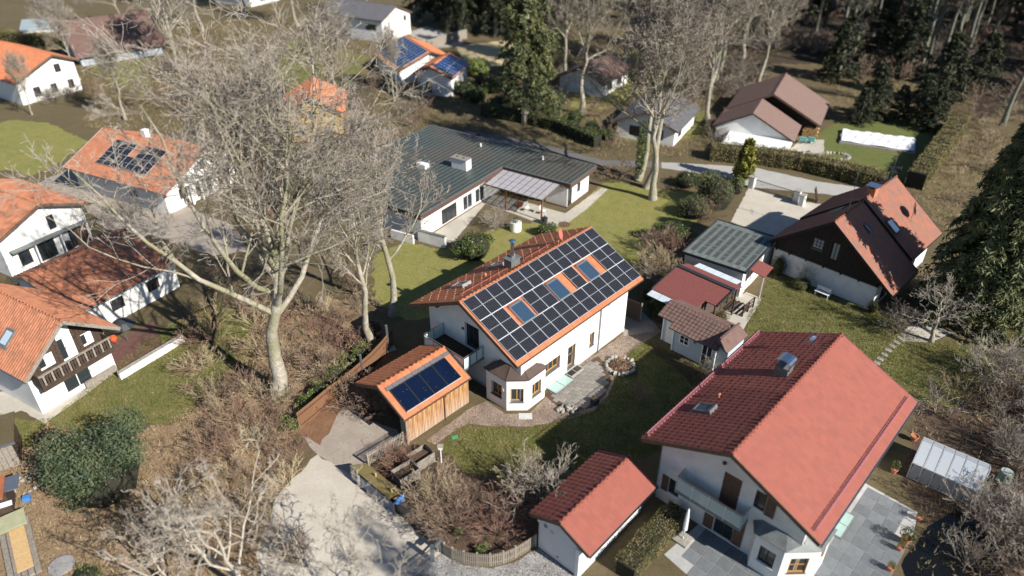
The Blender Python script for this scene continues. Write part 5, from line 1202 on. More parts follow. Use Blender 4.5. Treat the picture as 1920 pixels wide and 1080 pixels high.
# compost boxes of leaning boards
for i, (u, v, rz) in enumerate(((790,868,.75), (762,898,.72))):
    q = thing('compost_bin', ['weathered board compost bin nearer the timber garage', 'weathered board compost bin nearer the bin shelter'][i], 'compost bin', G(u,v), rz, 'compost bins in the flower bed')
    for (x0,x1,y0,y1) in ((-.7,.7,-.5,-.46),(-.7,.7,.46,.5),(-.7,-.66,-.46,.46),(.66,.7,-.46,.46)):
        for j in range(4): MB().box(x0,x1,y0,y1,.03+j*.2,.2+j*.2).build('board', GREYW, q)
    MB().box(-.65,.65,-.45,.45,.02,.5).build('compost', SOIL, q)
bh = thing('bird_table', 'small white bird house on a post at the edge of the lawn', 'bird house', G(828,868))
MB().box(-.03,.03,-.03,.03,0,1.25).build('post', WPAINT, bh); MB().box(-.13,.13,-.13,.13,1.25,1.45).build('box', WPAINT, bh); MB().extrude_x([(-.2,1.45),(.2,1.45),(0,1.62)], -.18, .18).build('roof', GREYW, bh)
tag(MB().box(-.2,.2,-.14,.14,.01,.05).build('plastic_tray', plain('mint_plastic', (.06,.34,.19), .5), None, G(853,820), (0,0,.3)), 'small green plastic tray lying on the lawn', 'tray')
# driveway gate
gt = thing('driveway_gate', 'grey metal gate standing open across the cobbled street', 'gate', G(812,1052))
o_ = G(812,1052); MB().box(-.09,.09,-.09,.09,0,1.25).build('post', LEAD, gt); p = G(829,1034)-o_; MB().box(p.x-.09,p.x+.09,p.y-.09,p.y+.09,0,1.25).build('post', LEAD, gt)
e = G(770,1086)-o_
for z in (.2,.62,1.05): MB().bar((0,0,z), (e.x,e.y,z), .04, .05).build('bar', METAL, gt)
for i in range(14): q = e*(i+.5)/14; MB().box(q.x-.012,q.x+.012,q.y-.012,q.y+.012,.2,1.05).build('rod', METAL, gt)
for z in (.55,1.0): MB().bar((0,0,z), (p.x,p.y,z), .05, .06).build('bar', METAL, gt)
MB().box(-.14,.14,-.05,.05,.5,.75).build('letter_box', METAL, gt, p*.55+Vector((0,0,.3)), (0,0,.8))
# ------------------------------------------------------------------ red house garden
def pot(label, u, v, s, plant=True, group='clay pots on the patio edge'):
    q = thing('flower_pot', label, 'flower pot', G(u,v), 0, group)
    MB().lathe([(.13*s,0),(.19*s,.3*s),(.215*s,.3*s),(.215*s,.36*s),(.18*s,.36*s),(.17*s,.3*s),(.001,.3*s)], k=14).build('pot', TERRA, q, smooth=False)
    return q
POTS = [pot('clay pot with big leafy bush on the patio edge', 1696,1018,1.3), pot('small clay pot with round box ball next to the big leafy pot', 1686,1032,.9), pot('clay pot with clipped ball at the near end of the patio edge', 1668,1070,.9), pot('clay pot with small ball at the far corner of the slate patio', 1722,975,.8), pot('clay pot with upright green plant beside the red house wall', 1675,886,1.0), pot('empty clay pot beside the greenhouse end', 1712,826,1.2)]
par = thing('closed_parasol', 'closed white parasol on a square base by the balcony', 'parasol', G(1280,1012), .8)
MB().box(-.42,.42,-.42,.42,.03,.12).build('base', STONE, par); MB().cyl((0,0), .03, .12, 2.5, 10).build('pole', WPAINT, par)
MB().lathe([(.05,.85),(.14,.9),(.12,1.3),(.10,1.9),(.06,2.4),(.001,2.55)], k=10).build('cover', M('parasol_cloth', (.72,.73,.75), .8, (.6,.62,.65), 5), par)
gh = thing('greenhouse', 'aluminium greenhouse with frosted roof beside the red roofed house', 'greenhouse', G(1699,895), 0)
o_ = G(1699,895); f1 = G(1824,952)-o_; ux = f1.normalized(); uy = Vector((-ux.y, ux.x, 0)); L = f1.length; D = 2.7
def gp(x, y, z): return ux*x+uy*y+Vector((0,0,z))
fg = glassy('greenhouse_roof_glass', (.52,.56,.60), .8, .3); wg = glassy('greenhouse_wall_glass', (.42,.42,.43), .5, .15)
ZE, ZR = 1.25, 2.05; n = 6
for i in range(n):
    x0, x1 = L*i/n+.03, L*(i+1)/n-.03
    def sheet(nm, pts, m): MB().add(pts+[Vector(p)+Vector((0,0,.01)) for p in pts], [(0,1,2,3),(7,6,5,4),(0,4,5,1),(1,5,6,2),(2,6,7,3),(3,7,4,0)]).build(nm, m, gh)
    sheet('roof_pane', [gp(x0,0,ZE), gp(x1,0,ZE), gp(x1,D/2,ZR), gp(x0,D/2,ZR)], fg); sheet('roof_pane', [gp(x0,D/2,ZR), gp(x1,D/2,ZR), gp(x1,D,ZE), gp(x0,D,ZE)], fg)
    for y in (0, D):
        MB().bar(gp(x0,y,.75), gp(x1,y,.68), .01, 1.1).build('wall_pane', wg, gh)
for i in range(n+1):
    x = L*i/n; b = MB()
    b.bar(gp(x,0,0), gp(x,0,ZE), .045, .045); b.bar(gp(x,D,0), gp(x,D,ZE), .045, .045); b.bar(gp(x,0,ZE), gp(x,D/2,ZR+.01), .04, .045); b.bar(gp(x,D,ZE), gp(x,D/2,ZR+.01), .04, .045); b.build('frame_rib', ALU, gh)
for x in (0, L):
    b = MB().add([gp(x,0,.1), gp(x,D,.1), gp(x,D,ZE), gp(x,D/2,ZR), gp(x,0,ZE)], [(0,1,2,3,4)]); b.build('end_pane', wg, gh)
b = MB()
for y, z in ((0,ZE),(D,ZE),(D/2,ZR+.02),(0,.1),(D,.1)): b.bar(gp(0,y,z), gp(L,y,z), .05, .05)
b.build('frame_rail', ALU, gh)
MB().add([gp(.05,.1,.02),gp(L-.05,.1,.02),gp(L-.05,D-.1,.02),gp(.05,D-.1,.02)], [(0,1,2,3)]).build('soil', SOIL, gh)
for i in range(4): MB().bar(gp(.3+i*L/4.4,.35,.35), gp(1.1+i*L/4.4,.35,.35), .5, .5).build('bench', DWOOD, gh)
rb = thing('rain_barrel', 'pale green rain barrel at the end of the greenhouse', 'barrel', G(1878,905))
MB().lathe([(.3,0),(.36,.45),(.34,.85),(.3,.9),(.001,.9)], k=18).build('barrel', M('green_plastic', (.22,.33,.27), .5), rb); MB().cyl((0,0), .33, .9, .95, 18).build('lid', M('grey_lid', (.4,.45,.42), .5), rb)
# ------------------------------------------------------------------ dark house garden
bn = thing('garden_bench', 'white garden bench against the white wall of the dark gabled house', 'bench', G(1540,556), R(-46))
for i in range(4): MB().box(-.6,.6,-.2+i*.1,-.12+i*.1,.4,.43).build('seat_slat', WPAINT, bn)
for i in range(3): MB().box(-.6,.6,.2,.23,.5+i*.12,.59+i*.12).build('back_slat', WPAINT, bn)
for x in (-.55,.5):
    for y in (-.2,.18): MB().box(x,x+.06,y,y+.05,0,.4 if y < 0 else .85).build('leg', WPAINT, bn)
st = thing('garden_stairs', 'dark timber railing with steps beside the red felt shed', 'railing', G(1378,575), R(47))
for i in range(5): MB().box(-.9+i*.0,.9,-1.0+i*.34,-.85+i*.34,.03+.0*i,.08).build('tread', DWOOD, st)
for y in (-1.1,.75):
    for x in (-.9,0,.9): MB().box(x-.05,x+.05,y-.05,y+.05,0,1.0).build('post', DWOOD, st)
    for z in (.35,.65,.95): MB().box(-.95,.95,y-.025,y+.025,z,z+.09).build('rail', DWOOD, st)
tag(MB().lathe([(.05,0),(.11,.05),(.09,.3),(.03,.42),(.001,.45)], k=10).build('yellow_gas_lamp', plain('yellow_paint', (.75,.45,.02), .5), None, G(1387,585) if 0 else G(1315,612)), 'small yellow ornament below the red felt shed', 'ornament')
# gate towards the far road
wg_ = thing('road_gate', 'grey bar gate between white pillars at the far road', 'gate', G(1408,352))
o_ = G(1408,352); e = G(1492,378)-o_
for q in (Vector((0,0,0)), e): MB().box(-.3,.3,-.3,.3,0,1.25).build('pillar', WHITE, wg_, q, (0,0,.9)); MB().box(-.36,.36,-.36,.36,1.25,1.33).build('pillar_cap', STONE, wg_, q, (0,0,.9))
rz = math.atan2(e.y, e.x); 
for z in (.15, 1.05): MB().bar(e.normalized()*.35+Vector((0,0,z)), e-e.normalized()*.35+Vector((0,0,z)), .05, .06).build('rail', DMETAL, wg_)
for i in range(26): q = e*(.09+.82*i/25); MB().box(q.x-.012,q.x+.012,q.y-.012,q.y+.012,.15,1.05).build('rod', DMETAL, wg_)
lb = thing('letter_box_post', 'white gate post house with letter box next to the road gate', 'letter box', G(1502,385), .9)
MB().box(-.35,.35,-.25,.25,0,1.15).build('post', WHITE, lb); MB().box(-.12,.12,-.27,-.25,.6,.9).build('slot', DMETAL, lb); MB().box(-.4,.4,-.3,.3,1.15,1.22).build('cap', STONE, lb)
lr = thing('log_ladder', 'leaning stack of dark slats behind the letter box', 'slat stack', G(1532,378), R(60))
for i in range(10): MB().bar((-.4,i*.05,.1+i*.14), (.4,i*.05,.1+i*.14), .12, .05).build('slat', DWOOD, lr)
MB().bar((-.3,0,0), (-.3,.5,1.5), .06, .06).bar((.3,0,0), (.3,.5,1.5), .06, .06).build('stile', DWOOD, lr)
# ------------------------------------------------------------------ pool and terrace
pl = thing('covered_pool', 'long swimming pool under a white cover on the green lawn', 'pool', G(1573,269))
o_ = G(1573,269); q = [G(1573,269)-o_, G(1715,290)-o_, G(1717,263)-o_, G(1577,245)-o_]
MB().prism([(p.x,p.y) for p in q], 0, .22).build('rim', STONE, pl); ce = sum(q, Vector())/4
vs = []; fs = []; NX, NY = 24, 8
for i in range(NX+1):
    for j in range(NY+1):
        u, w = .02+.96*i/NX, .04+.92*j/NY; p = (q[0]*(1-u)+q[1]*u)*(1-w)+(q[3]*(1-u)+q[2]*u)*w; vs.append((p.x, p.y, .34+.05*math.sin(i*1.7+.4*j)*math.sin(j*1.3)+.05*math.sin(i*.6+j)))
for i in range(NX):
    for j in range(NY): a = i*(NY+1)+j; fs.append((a, a+NY+1, a+NY+2, a+1))
MB().add(vs, fs).build('cover', M('white_tarpaulin', (.80,.82,.84), .5, (.72,.75,.78), 1.5), pl)
for i, (u, v) in enumerate(((1506,268),(1521,268))):
    q = thing('lounge_chair', ['turquoise lounge chair on the terrace, nearer the white wing', 'turquoise lounge chair on the terrace, nearer the pool'][i], 'chair', G(u,v), R(150), 'chairs by the pool')
    tq = plain('turquoise_fabric', (.22,.55,.53), .7)
    MB().box(-.4,.4,-.5,.5,.35,.42).build('seat', tq, q); MB().bar((0,.5,.4), (0,.85,1.05), .8, .06).build('backrest', tq, q)
    for x in (-.36,.36):
        for y in (-.45,.45): MB().box(x-.03,x+.03,y-.03,y+.03,0,.35).build('leg', METAL, q)
lp = thing('log_pile', 'orange stack of split firewood under the pool house eave', 'firewood', G(1516,256), R(150))
for i in range(6):
    for j in range(5): MB().tube([(-.9+i*.3+(j % 2)*.12,-.4,.13+j*.24), (-.9+i*.3+(j % 2)*.12,.4,.13+j*.24)], .13, 8).build('log', PALEW if (i+j) % 3 else M('orange_log', (.50,.22,.06), .8), lp)
area('pool_terrace', [(1478,285),(1500,262),(1545,262),(1545,285),(1520,290)], TERR, 3, .03)
rg = thing('stone_ring', 'pale oval stone edging around a bare bed near the pool', 'edging', G(1563,294))
for i in range(24):
    a = 2*math.pi*i/24; put('stone', RK[i % 5], rg, (2.0*math.cos(a)*.9, 1.1*math.sin(a), .05), (i,i*.4,a), 1.1)
# ------------------------------------------------------------------ bungalow terrace things
tub = thing('white_tub', 'round white planter tub on the bungalow lawn', 'planter', G(967,432))
MB().lathe([(.001,0),(.52,0),(.55,.1),(.55,.95),(.50,.98),(.47,.9),(.001,.88)], k=24).build('tub', WHITE, tub, smooth=False)
for i, (u, v, a) in enumerate(((988,396,.4),(1018,402,1.2))):
    q = thing('white_chair', ['white metal chair on the bungalow terrace, nearer the brown pot', 'white metal chair on the bungalow terrace, nearer the right pergola post'][i], 'chair', G(u,v), a, 'chairs on the bungalow terrace')
    for x in (-.22,.22): MB().tube([(x,-.25,0),(x,.2,.45),(x,.35,.95)], .018, 5).tube([(x,.3,0),(x,-.25,.45)], .018, 5).build('side_frame', WPAINT, q)
    MB().box(-.22,.22,-.24,.2,.43,.46).build('seat', WPAINT, q); MB().bar((0,.24,.6),(0,.34,.92), .42, .02).build('backrest', WPAINT, q)
bp_ = thing('brown_pot', 'large brown clay pot under the bungalow pergola', 'pot', G(975,388)); MB().lathe([(.18,0),(.32,.25),(.34,.45),(.30,.45),(.28,.38),(.001,.38)], k=18).build('pot', TERRA, bp_)
wb = thing('waste_bin', 'dark bin next to the right post of the bungalow pergola', 'bin', G(1021,420)); MB().lathe([(.001,0),(.25,0),(.3,.7),(.001,.7)], k=16).build('body', DMETAL, wb); MB().box(-.04,.04,-.04,.04,.7,.95).build('handle', BLACKP, wb)
tag(MB().cyl((0,0), .6, .014, .03, 24).build('drain_cover', BROWNW, None, G(1058,421)), 'round dark brown manhole cover in the bungalow terrace corner', 'cover')
# red car behind the bungalow
cr = thing('red_car', 'red car parked behind the bungalow roof', 'car', Vector((G(884,252,1.42).x, G(884,252,1.42).y, 0)), R(-22))
rc = plain('red_car_paint', (.42,.02,.02), .3, 0, .6)
MB().extrude_x([(-.85,.3),(-.85,.8),(.85,.8),(.85,.3)], -2.0, 2.0).build('body', rc, cr)
MB().add([(-1.4,-.8,.8),(1.2,-.8,.8),(1.2,.8,.8),(-1.4,.8,.8),(-.9,-.65,1.4),(.6,-.65,1.4),(.6,.65,1.4),(-.9,.65,1.4)], [(4,5,6,7),(0,1,5,4),(1,2,6,5),(2,3,7,6),(3,0,4,7)]).build('cabin', GLASS, cr)
MB().box(-.85,.55,-.62,.62,1.401,1.44).build('roof', rc, cr)
for x in (-1.25,1.25):
    for y in (-.8,.8): MB().cyl((0,0), .32, -.1, .1, 16).build('wheel', BLACKP, cr, (x,y,.32), (math.pi/2,0,0))
for y in (-.6,.6): MB().box(1.99,2.02,y-.15,y+.15,.55,.7).build('headlight', WPAINT, cr)
# ------------------------------------------------------------------ lower left corner: old huts and timber
oh = thing('old_hut', 'weathered grey board hut with leaf covered roof at the lower left', 'hut', G(-20,890), R(30))
for i in range(9): MB().box(-1.0+i*.3,-.72+i*.3,-.03,0,0,1.9).build('board', GREYW, oh)
MB().box(-1.0,1.7,.0,2.5,0,1.9).build('wall', DWOOD, oh)
MB().box(-1.2,1.9,-.25,2.8,1.9,2.0).build('roof', LITTER, oh); MB().box(-1.2,1.95,-.32,-.25,1.86,2.02).build('gutter', METAL, oh)
rh = thing('rusty_shed', 'small shed with rust red roof sheet below the grey board hut', 'shed', G(-15,975), R(28))
MB().box(-1.0,1.1,0,1.5,0,1.4).build('wall', DWOOD, rh); MB().box(-1.2,1.0,-.2,1.7,1.4,1.47).build('roof', M('rust_sheet', (.40,.14,.06), .7, (.30,.10,.05), 3), rh); MB().box(1.01,1.7,.3,1.5,1.38,1.43).build('roof_plate', METAL, rh)
for i in range(3): MB().box(-1.2,1.4,-.5-i*.08,-.44-i*.08,1.3-i*.05,1.36-i*.05).build('plank', WPAINT, rh)
tp = thing('timber_stack', 'stack of long planks and pale new panels beside the white tarp', 'timber', G(45,1030), R(-52))
for i in range(5): MB().box(-2.3,2.2,-.9+i*.3,-.64+i*.3,.05,.2+.03*(i % 2)).build('plank', GREYW, tp)
for i in range(3): MB().box(-1.5+i*1.1,-.45+i*1.1,-.45,.3,.26,.3).build('panel', PALEW, tp)
MB().box(-2.6,-1.3,-.8,.5,.5,.54).build('green_sheet', M('pale_green_sheet', (.40,.40,.25), .7), tp)
tt = thing('white_tarp', 'bright white tarpaulin over a low frame at the bottom left corner', 'tarpaulin', G(-30,1040), R(-52))
MB().prism([(-2.6,-1.6),(2.2,-1.6),(2.2,.2),(-2.6,.2)], 0, .55).build('tarp', M('white_tarp_sheet', (.72,.76,.80), .5, (.64,.70,.76), 1.2), tt)
rs = tag(MB().cyl((0,0), .62, 0, .12, 22).build('round_slab', M('grey_slab', (.30,.29,.29), .9, (.22,.21,.21), 3), None, G(116,1062)), 'round grey stone slab lying on the leafy ground', 'stone slab')
bk_ = tag(MB().box(-.2,.2,-.15,.15,0,.3).build('blue_crate', plain('blue_plastic', (.06,.2,.5), .5), None, G(52,938), (0,0,.4)), 'small blue and white crate on the leafy ground', 'crate')
rp2 = thing('rubble_heap', 'heap of pale rubble stones behind the rusty shed', 'rubble', G(55,905))
for i in range(22): rr = random.Random(i); put('stone', RK[i % 5], rp2, (rr.gauss(0,.5), rr.gauss(0,.5), rr.uniform(.02,.18)), (i,i*.4,i), rr.uniform(.4,.9))
# grey wall near the straw field
fw = thing('far_wall', 'long pale garden wall beside the straw field at the top', 'wall', G(875,72)); o_ = G(801,94); 
a, b = G(801,94)-G(875,72), Vector((0,0,0)); MB().bar(a+Vector((0,0,.8)), b+Vector((0,0,.8)), .25, 1.6).build('wall', GREYW, fw); MB().bar(a+Vector((0,0,1.62)), b+Vector((0,0,1.62)), .32, .05).build('coping', STONE, fw)

lw_ = thing('white_garden_wall', 'low white garden wall along the reddish deck of the chalet', 'wall', G(226,712)); o_ = G(226,712); e = G(345,640)-o_
MB().bar(Vector((0,0,.3)), e+Vector((0,0,.3)), .25, .6).build('wall', WHITE_OLD, lw_); MB().bar(Vector((0,0,.62)), e+Vector((0,0,.62)), .32, .05).build('coping', STONE, lw_)
kp = thing('kettle_barbecue', 'orange red kettle barbecue on the reddish deck of the chalet', 'barbecue', G(218,650))
MB().lathe([(.001,.5),(.2,.55),(.28,.75),(.22,.95),(.001,1.05)], k=16).build('bowl', plain('orange_enamel', (.6,.09,.03), .4), kp)
for a in (0,2.1,4.2): MB().tube([(.1*math.cos(a),.1*math.sin(a),.55),(.3*math.cos(a),.3*math.sin(a),0)], .02, 5).build('leg', METAL, kp)
px_ = thing('black_umbrella', 'dark round parasol folded low at the chalet corner', 'parasol', G(240,640)); MB().lathe([(.001,2.1),(.55,1.85),(.95,1.5),(.93,1.48),(.001,1.75)], k=12).build('canopy', DMETAL, px_); MB().cyl((0,0), .03, 0, 2.1, 8).build('pole', METAL, px_)
# ------------------------------------------------------------------ plants
BARK = M('grey_bark', (.44,.395,.33), .95, (.25,.22,.175), 3.5, bump=.8, bscale=9, tint=(.23,.22,.13), tscale=.6)
TWIG = M('pale_twigs', (.33,.288,.24), .9, (.20,.172,.142), 1.5)
TWIG_W = M('whitish_twigs', (.36,.315,.262), .9, (.235,.20,.165), 1.5)
TWIG_B = M('brown_twigs', (.25,.175,.125), .9, (.17,.12,.085), 1.5)
TWIG_R = M('reddish_twigs', (.26,.15,.11), .9, (.17,.10,.075), 1.5)
TWIG_S = M('straw_twigs', (.42,.34,.215), .9, (.30,.235,.15), 1.5)
TWIG_F = M('forest_twigs', (.23,.195,.16), .9, (.15,.125,.105), 1.2)
def tubes(P, Rd, k, rng):
    """P (n,m,3) polylines, Rd (n,m) radii -> vertices, quads"""
    n, m, _ = P.shape
    T = np.empty_like(P); T[:,1:-1] = P[:,2:]-P[:,:-2]; T[:,0] = P[:,1]-P[:,0]; T[:,-1] = P[:,-1]-P[:,-2]
    T /= np.linalg.norm(T, axis=2, keepdims=True)+1e-9
    ref = np.tile(np.array([.53,.31,.79]), (n,1)); ref[np.abs((T[:,0]*ref).sum(1)) > .85] = (1,0,0)
    X = np.cross(T, ref[:,None,:]); X /= np.linalg.norm(X, axis=2, keepdims=True)+1e-9; Y = np.cross(T, X)
    a = 2*np.pi*np.arange(k)/k
    V = P[:,:,None,:]+(X[:,:,None,:]*np.cos(a)[None,None,:,None]+Y[:,:,None,:]*np.sin(a)[None,None,:,None])*Rd[:,:,None,None]
    base = (np.arange(n)*m*k)[:,None,None]; i = np.arange(m-1)[None,:,None]*k; j = np.arange(k)[None,None,:]; j2 = (j+1) % k
    F = np.stack([base+i+j, base+i+j2, base+i+k+j2, base+i+k+j], -1).reshape(-1,4)
    return V.reshape(-1,3), F
def unit(v): return v/(np.linalg.norm(v, axis=-1, keepdims=True)+1e-9)
def bend(rng, pos, d, L, m, wander, up, sag=0):
    n = len(pos); P = np.empty((n,m,3)); P[:,0] = pos; d = d.copy(); st = (L/(m-1))[:,None]
    for i in range(1, m):
        d = unit(d+rng.normal(0, wander, (n,3))+np.array([0,0,1])*up-np.array([0,0,1])*sag*i)
        P[:,i] = P[:,i-1]+d*st
    return P
def sprout(rng, P, Rd, L, c, ang, ratio, lo=.25, hi=1.0, rr=.5):
    """children along polylines"""
    n, m, _ = P.shape; t = lo+(hi-lo)*((np.arange(c)[None,:]+rng.random((n,c)))/c); q = t*(m-1); i = np.minimum(q.astype(int), m-2); f = (q-i)[...,None]
    I = np.arange(n)[:,None]; pos = P[I,i]*(1-f)+P[I,i+1]*f; T = unit(P[I,i+1]-P[I,i]); r = Rd[I,i]*(1-f[...,0])+Rd[I,i+1]*f[...,0]
    s = unit(np.cross(T, rng.normal(size=T.shape))); a = np.radians(ang[0]+(ang[1]-ang[0])*rng.random((n,c)))[...,None]
    d = unit(T*np.cos(a)+s*np.sin(a)); ln = L[:,None]*ratio*(1.15-.6*t)*(.7+.6*rng.random((n,c)))
    return pos.reshape(-1,3), d.reshape(-1,3), ln.ravel(), (r*rr).ravel()
def bare_tree(seed, H, r0, limbs=14, kids=(8,7,6,4), spread=1.0, clear=.28, up=.10, twig=.007, lean=(0,0), limb_len=.5, wander=.13, ang=(28,58), stems=1, limb_up=(25,60), topfrac=.78, limb_r=.022, sway=.012):
    """returns (trunk V,F), (crown V,F)"""
    rng = np.random.default_rng(seed); tv, tf, cv, cf = [], [], [], []
    def push(v, f, V, F): f2 = f+sum(len(x) for x in V); V.append(v); F.append(f2)
    m = 9; P = np.zeros((1,m,3)); zz = np.linspace(0, H*topfrac, m); P[0,:,2] = zz
    w = np.cumsum(rng.normal(0, H*sway, (m,2)), 0); w -= w[0]; P[0,:,0] = w[:,0]+lean[0]*(zz/H)**1.3; P[0,:,1] = w[:,1]+lean[1]*(zz/H)**1.3
    Rd = r0*(1-.80*(zz/zz[-1])**1.1)[None]; Rd[0,0] *= 1.45; Rd[0,1] *= 1.05
    push(*tubes(P, Rd, 12, rng), tv, tf)
    t = clear/topfrac+(1-clear/topfrac)*((np.arange(limbs)+.5*rng.random(limbs))/limbs); q = t*(m-1); i = np.minimum(q.astype(int), m-2); f = (q-i)[:,None]
    pos = P[0,i]*(1-f)+P[0,i+1]*f; r = Rd[0,i]*(1-f[:,0])+Rd[0,i+1]*f[:,0]
    az = np.arange(limbs)*2.399+rng.normal(0,.35,limbs); el = np.radians(limb_up[0]+(limb_up[1]-limb_up[0])*t+rng.normal(0,7,limbs))
    d = np.stack([np.cos(az)*np.cos(el), np.sin(az)*np.cos(el), np.sin(el)], 1); L = H*limb_len*spread*(1.05-.55*t)*(.8+.4*rng.random(limbs)); r = np.minimum(r*.66, L*limb_r*.62+.03)
    lv = [(pos, d, L, r)]
    sides = (8,5,4,3,3); segs = (9,7,5,4,3); an = ang; ratios = (.52,.50,.48,.52); wd = (wander, wander*1.2, wander*1.5, wander*1.7, wander*1.8); ups = (up, up*.9, up*.7, up*.5, up*.3)
    for k in range(len(kids)+1):
        pos, d, L, r = lv[-1]; Pk = bend(rng, pos, d, L, segs[k], wd[k], ups[k]); tt = np.linspace(0,1,segs[k])[None]
        Rk = np.maximum(r[:,None]*(1-.82*tt), twig*(1 if k >= len(kids)-1 else 1.2)); 
        push(*tubes(Pk, Rk, sides[k], rng), *((tv, tf) if k <= 1 else (cv, cf)))
        if k < len(kids): lv.append(sprout(rng, Pk, Rk, L, kids[k], an, ratios[k], .18 if k == 0 else .12, 1.0, .55))
    cat = lambda V, F: (np.concatenate(V), np.concatenate(F))
    return cat(tv, tf), cat(cv, cf)
def tree_meshes(nm, res, bark, twig):
    (a, b), (c, d) = res; return np_mesh('trunk', a, b, bark, True), np_mesh('crown', c, d, twig)
def plant_tree(meshes, name, label, cat, loc, rz=0, s=1, group=None, sz=None):
    h = thing(name, label, cat, loc, rz, group); h.scale = (s, s, sz or s)
    put('trunk', meshes[0], h); put('crown', meshes[1], h); return h
def bare_shrub(seed, H, Rr, stems=16, kids=(6,5,3), twig=.006, r0=.02, el=(38,80), wander=.12, up=.05, sag=0):
    rng = np.random.default_rng(seed); V, F = [], []
    az = rng.random(stems)*2*np.pi; e = np.radians(el[0]+(el[1]-el[0])*rng.random(stems))
    d = np.stack([np.cos(az)*np.cos(e), np.sin(az)*np.cos(e), np.sin(e)], 1); L = H*(.75+.45*rng.random(stems)); pos = np.stack([np.cos(az)*.12*Rr, np.sin(az)*.12*Rr, np.zeros(stems)-.05], 1); r = np.full(stems, r0)*(.6+.7*rng.random(stems))
    lv = (pos, d, L, r); segs = (7,5,4,3); sd = (4,3,3,3)
    for k in range(len(kids)+1):
        pos, d, L, r = lv; P = bend(rng, pos, d, L, segs[k], wander*(1+.3*k), up, sag); tt = np.linspace(0,1,segs[k])[None]; Rk = np.maximum(r[:,None]*(1-.8*tt), twig)
        v, f = tubes(P, Rk, sd[k], rng); F.append(f+sum(len(x) for x in V)); V.append(v)
        if k < len(kids): lv = sprout(rng, P, Rk, L, kids[k], (18,48), .5, .2, 1.0, .6)
    return np.concatenate(V), np.concatenate(F)
# ---- leaves
def foliage_mat(name, a, b, c=None, rough=.6, sc=1.6):
    m = M(name, a, rough, b, sc, detail=6, spec=.3, tint=c, tscale=.9, lo=.38, hi=.62); return m
F_CON = foliage_mat('dark_conifer', (.095,.112,.045), (.045,.058,.025), (.15,.15,.06))
F_YEW = foliage_mat('yew_needles', (.075,.105,.055), (.040,.06,.032), (.105,.125,.06))
F_LAUR = foliage_mat('laurel_leaves', (.060,.088,.026), (.033,.052,.016), (.095,.115,.035), .35)
F_LIGHT = foliage_mat('fresh_leaves', (.13,.18,.045), (.08,.12,.03), (.18,.20,.06), .5)
F_YCY = foliage_mat('golden_cypress', (.20,.19,.03), (.10,.115,.02), (.26,.23,.05))
F_HEDGE = foliage_mat('hedge_leaves', (.17,.155,.048), (.10,.095,.03), (.23,.175,.075))
F_BOX = foliage_mat('clipped_box', (.095,.105,.030), (.06,.07,.02), (.12,.12,.04))
F_BROWN = foliage_mat('dry_leaves', (.30,.175,.10), (.20,.11,.06), (.36,.24,.15))
F_FOREST = foliage_mat('forest_conifer', (.035,.043,.022), (.016,.022,.012), (.05,.055,.025))
def quads(rng, P, N, size, asp=1.6, tilt=.9):
    """leaf quads at points P with main direction N"""
    n = len(P); N = unit(N+rng.normal(0, tilt, (n,3))); X = unit(np.cross(N, rng.normal(size=(n,3)))); Y = np.cross(N, X)
    s = (size*(.6+.8*rng.random(n)))[:,None]; a, b = X*s*.5, Y*s*.5/asp
    V = np.stack([P-a, P-b*.9+a*.1, P+a, P+b*.9+a*.1], 1).reshape(-1,3); return V, np.arange(4*n).reshape(-1,4)
def blob_leaves(seed, blobs, n, size, asp=1.6, shell=.35, tilt=.8):
    """blobs: (cx,cy,cz,rx,ry,rz); leaves near their skins"""
    rng = np.random.default_rng(seed); B = np.array(blobs, float); w = (B[:,3]*B[:,4]+B[:,4]*B[:,5]+B[:,3]*B[:,5]); k = rng.choice(len(B), n, p=w/w.sum())
    d = unit(rng.normal(size=(n,3))); r = 1-shell*rng.random(n)**1.5
    # lumps so that the outline is uneven
    lump = 1+.10*np.sin(7*d[:,0]+3*k)+.10*np.sin(6*d[:,1]*1.3+2*k)+.08*np.sin(9*d[:,2]+k)
    P = B[k,:3]+d*B[k,3:]*(r*lump)[:,None]; keep = P[:,2] > .02; return quads(rng, P[keep], d[keep], size, asp, tilt)
def rand_blobs(seed, R_, H, n, z0=.1):
    rr = random.Random(seed); out = [(0,0,H*.5,R_*.72,R_*.72,H*.5)]
    for i in range(n):
        a = rr.uniform(0,6.28); q = rr.uniform(.35,.75)*R_; z = rr.uniform(.25,.85)*H; s = rr.uniform(.25,.45); out.append((q*math.cos(a), q*math.sin(a), z, R_*s, R_*s, H*s*.7))
    return out
def core_mesh(R_, H, mat=None):
    b = MB().lathe([(.001,.03),(R_*.55,.05),(R_*.72,H*.35),(R_*.62,H*.65),(R_*.3,H*.86),(.001,H*.92)], k=10); return b.mesh('dark_core', mat or M('core_shade', (.03,.028,.018), .95))  # solid core, coloured near black as the shade between the leaves
def bush(name, label, cat, loc, R_, H, mat, n=2500, size=.13, seed=1, asp=1.6, blobs=None, group=None, tilt=.8):
    h = thing(name, label, cat, loc, seed*.7, group); v, f = blob_leaves(seed, blobs or rand_blobs(seed, R_, H, 9), n, size, asp, tilt=tilt)
    put('foliage', np_mesh('foliage', v, f, mat), h); put('dark_core', core_mesh(R_, H), h); return h
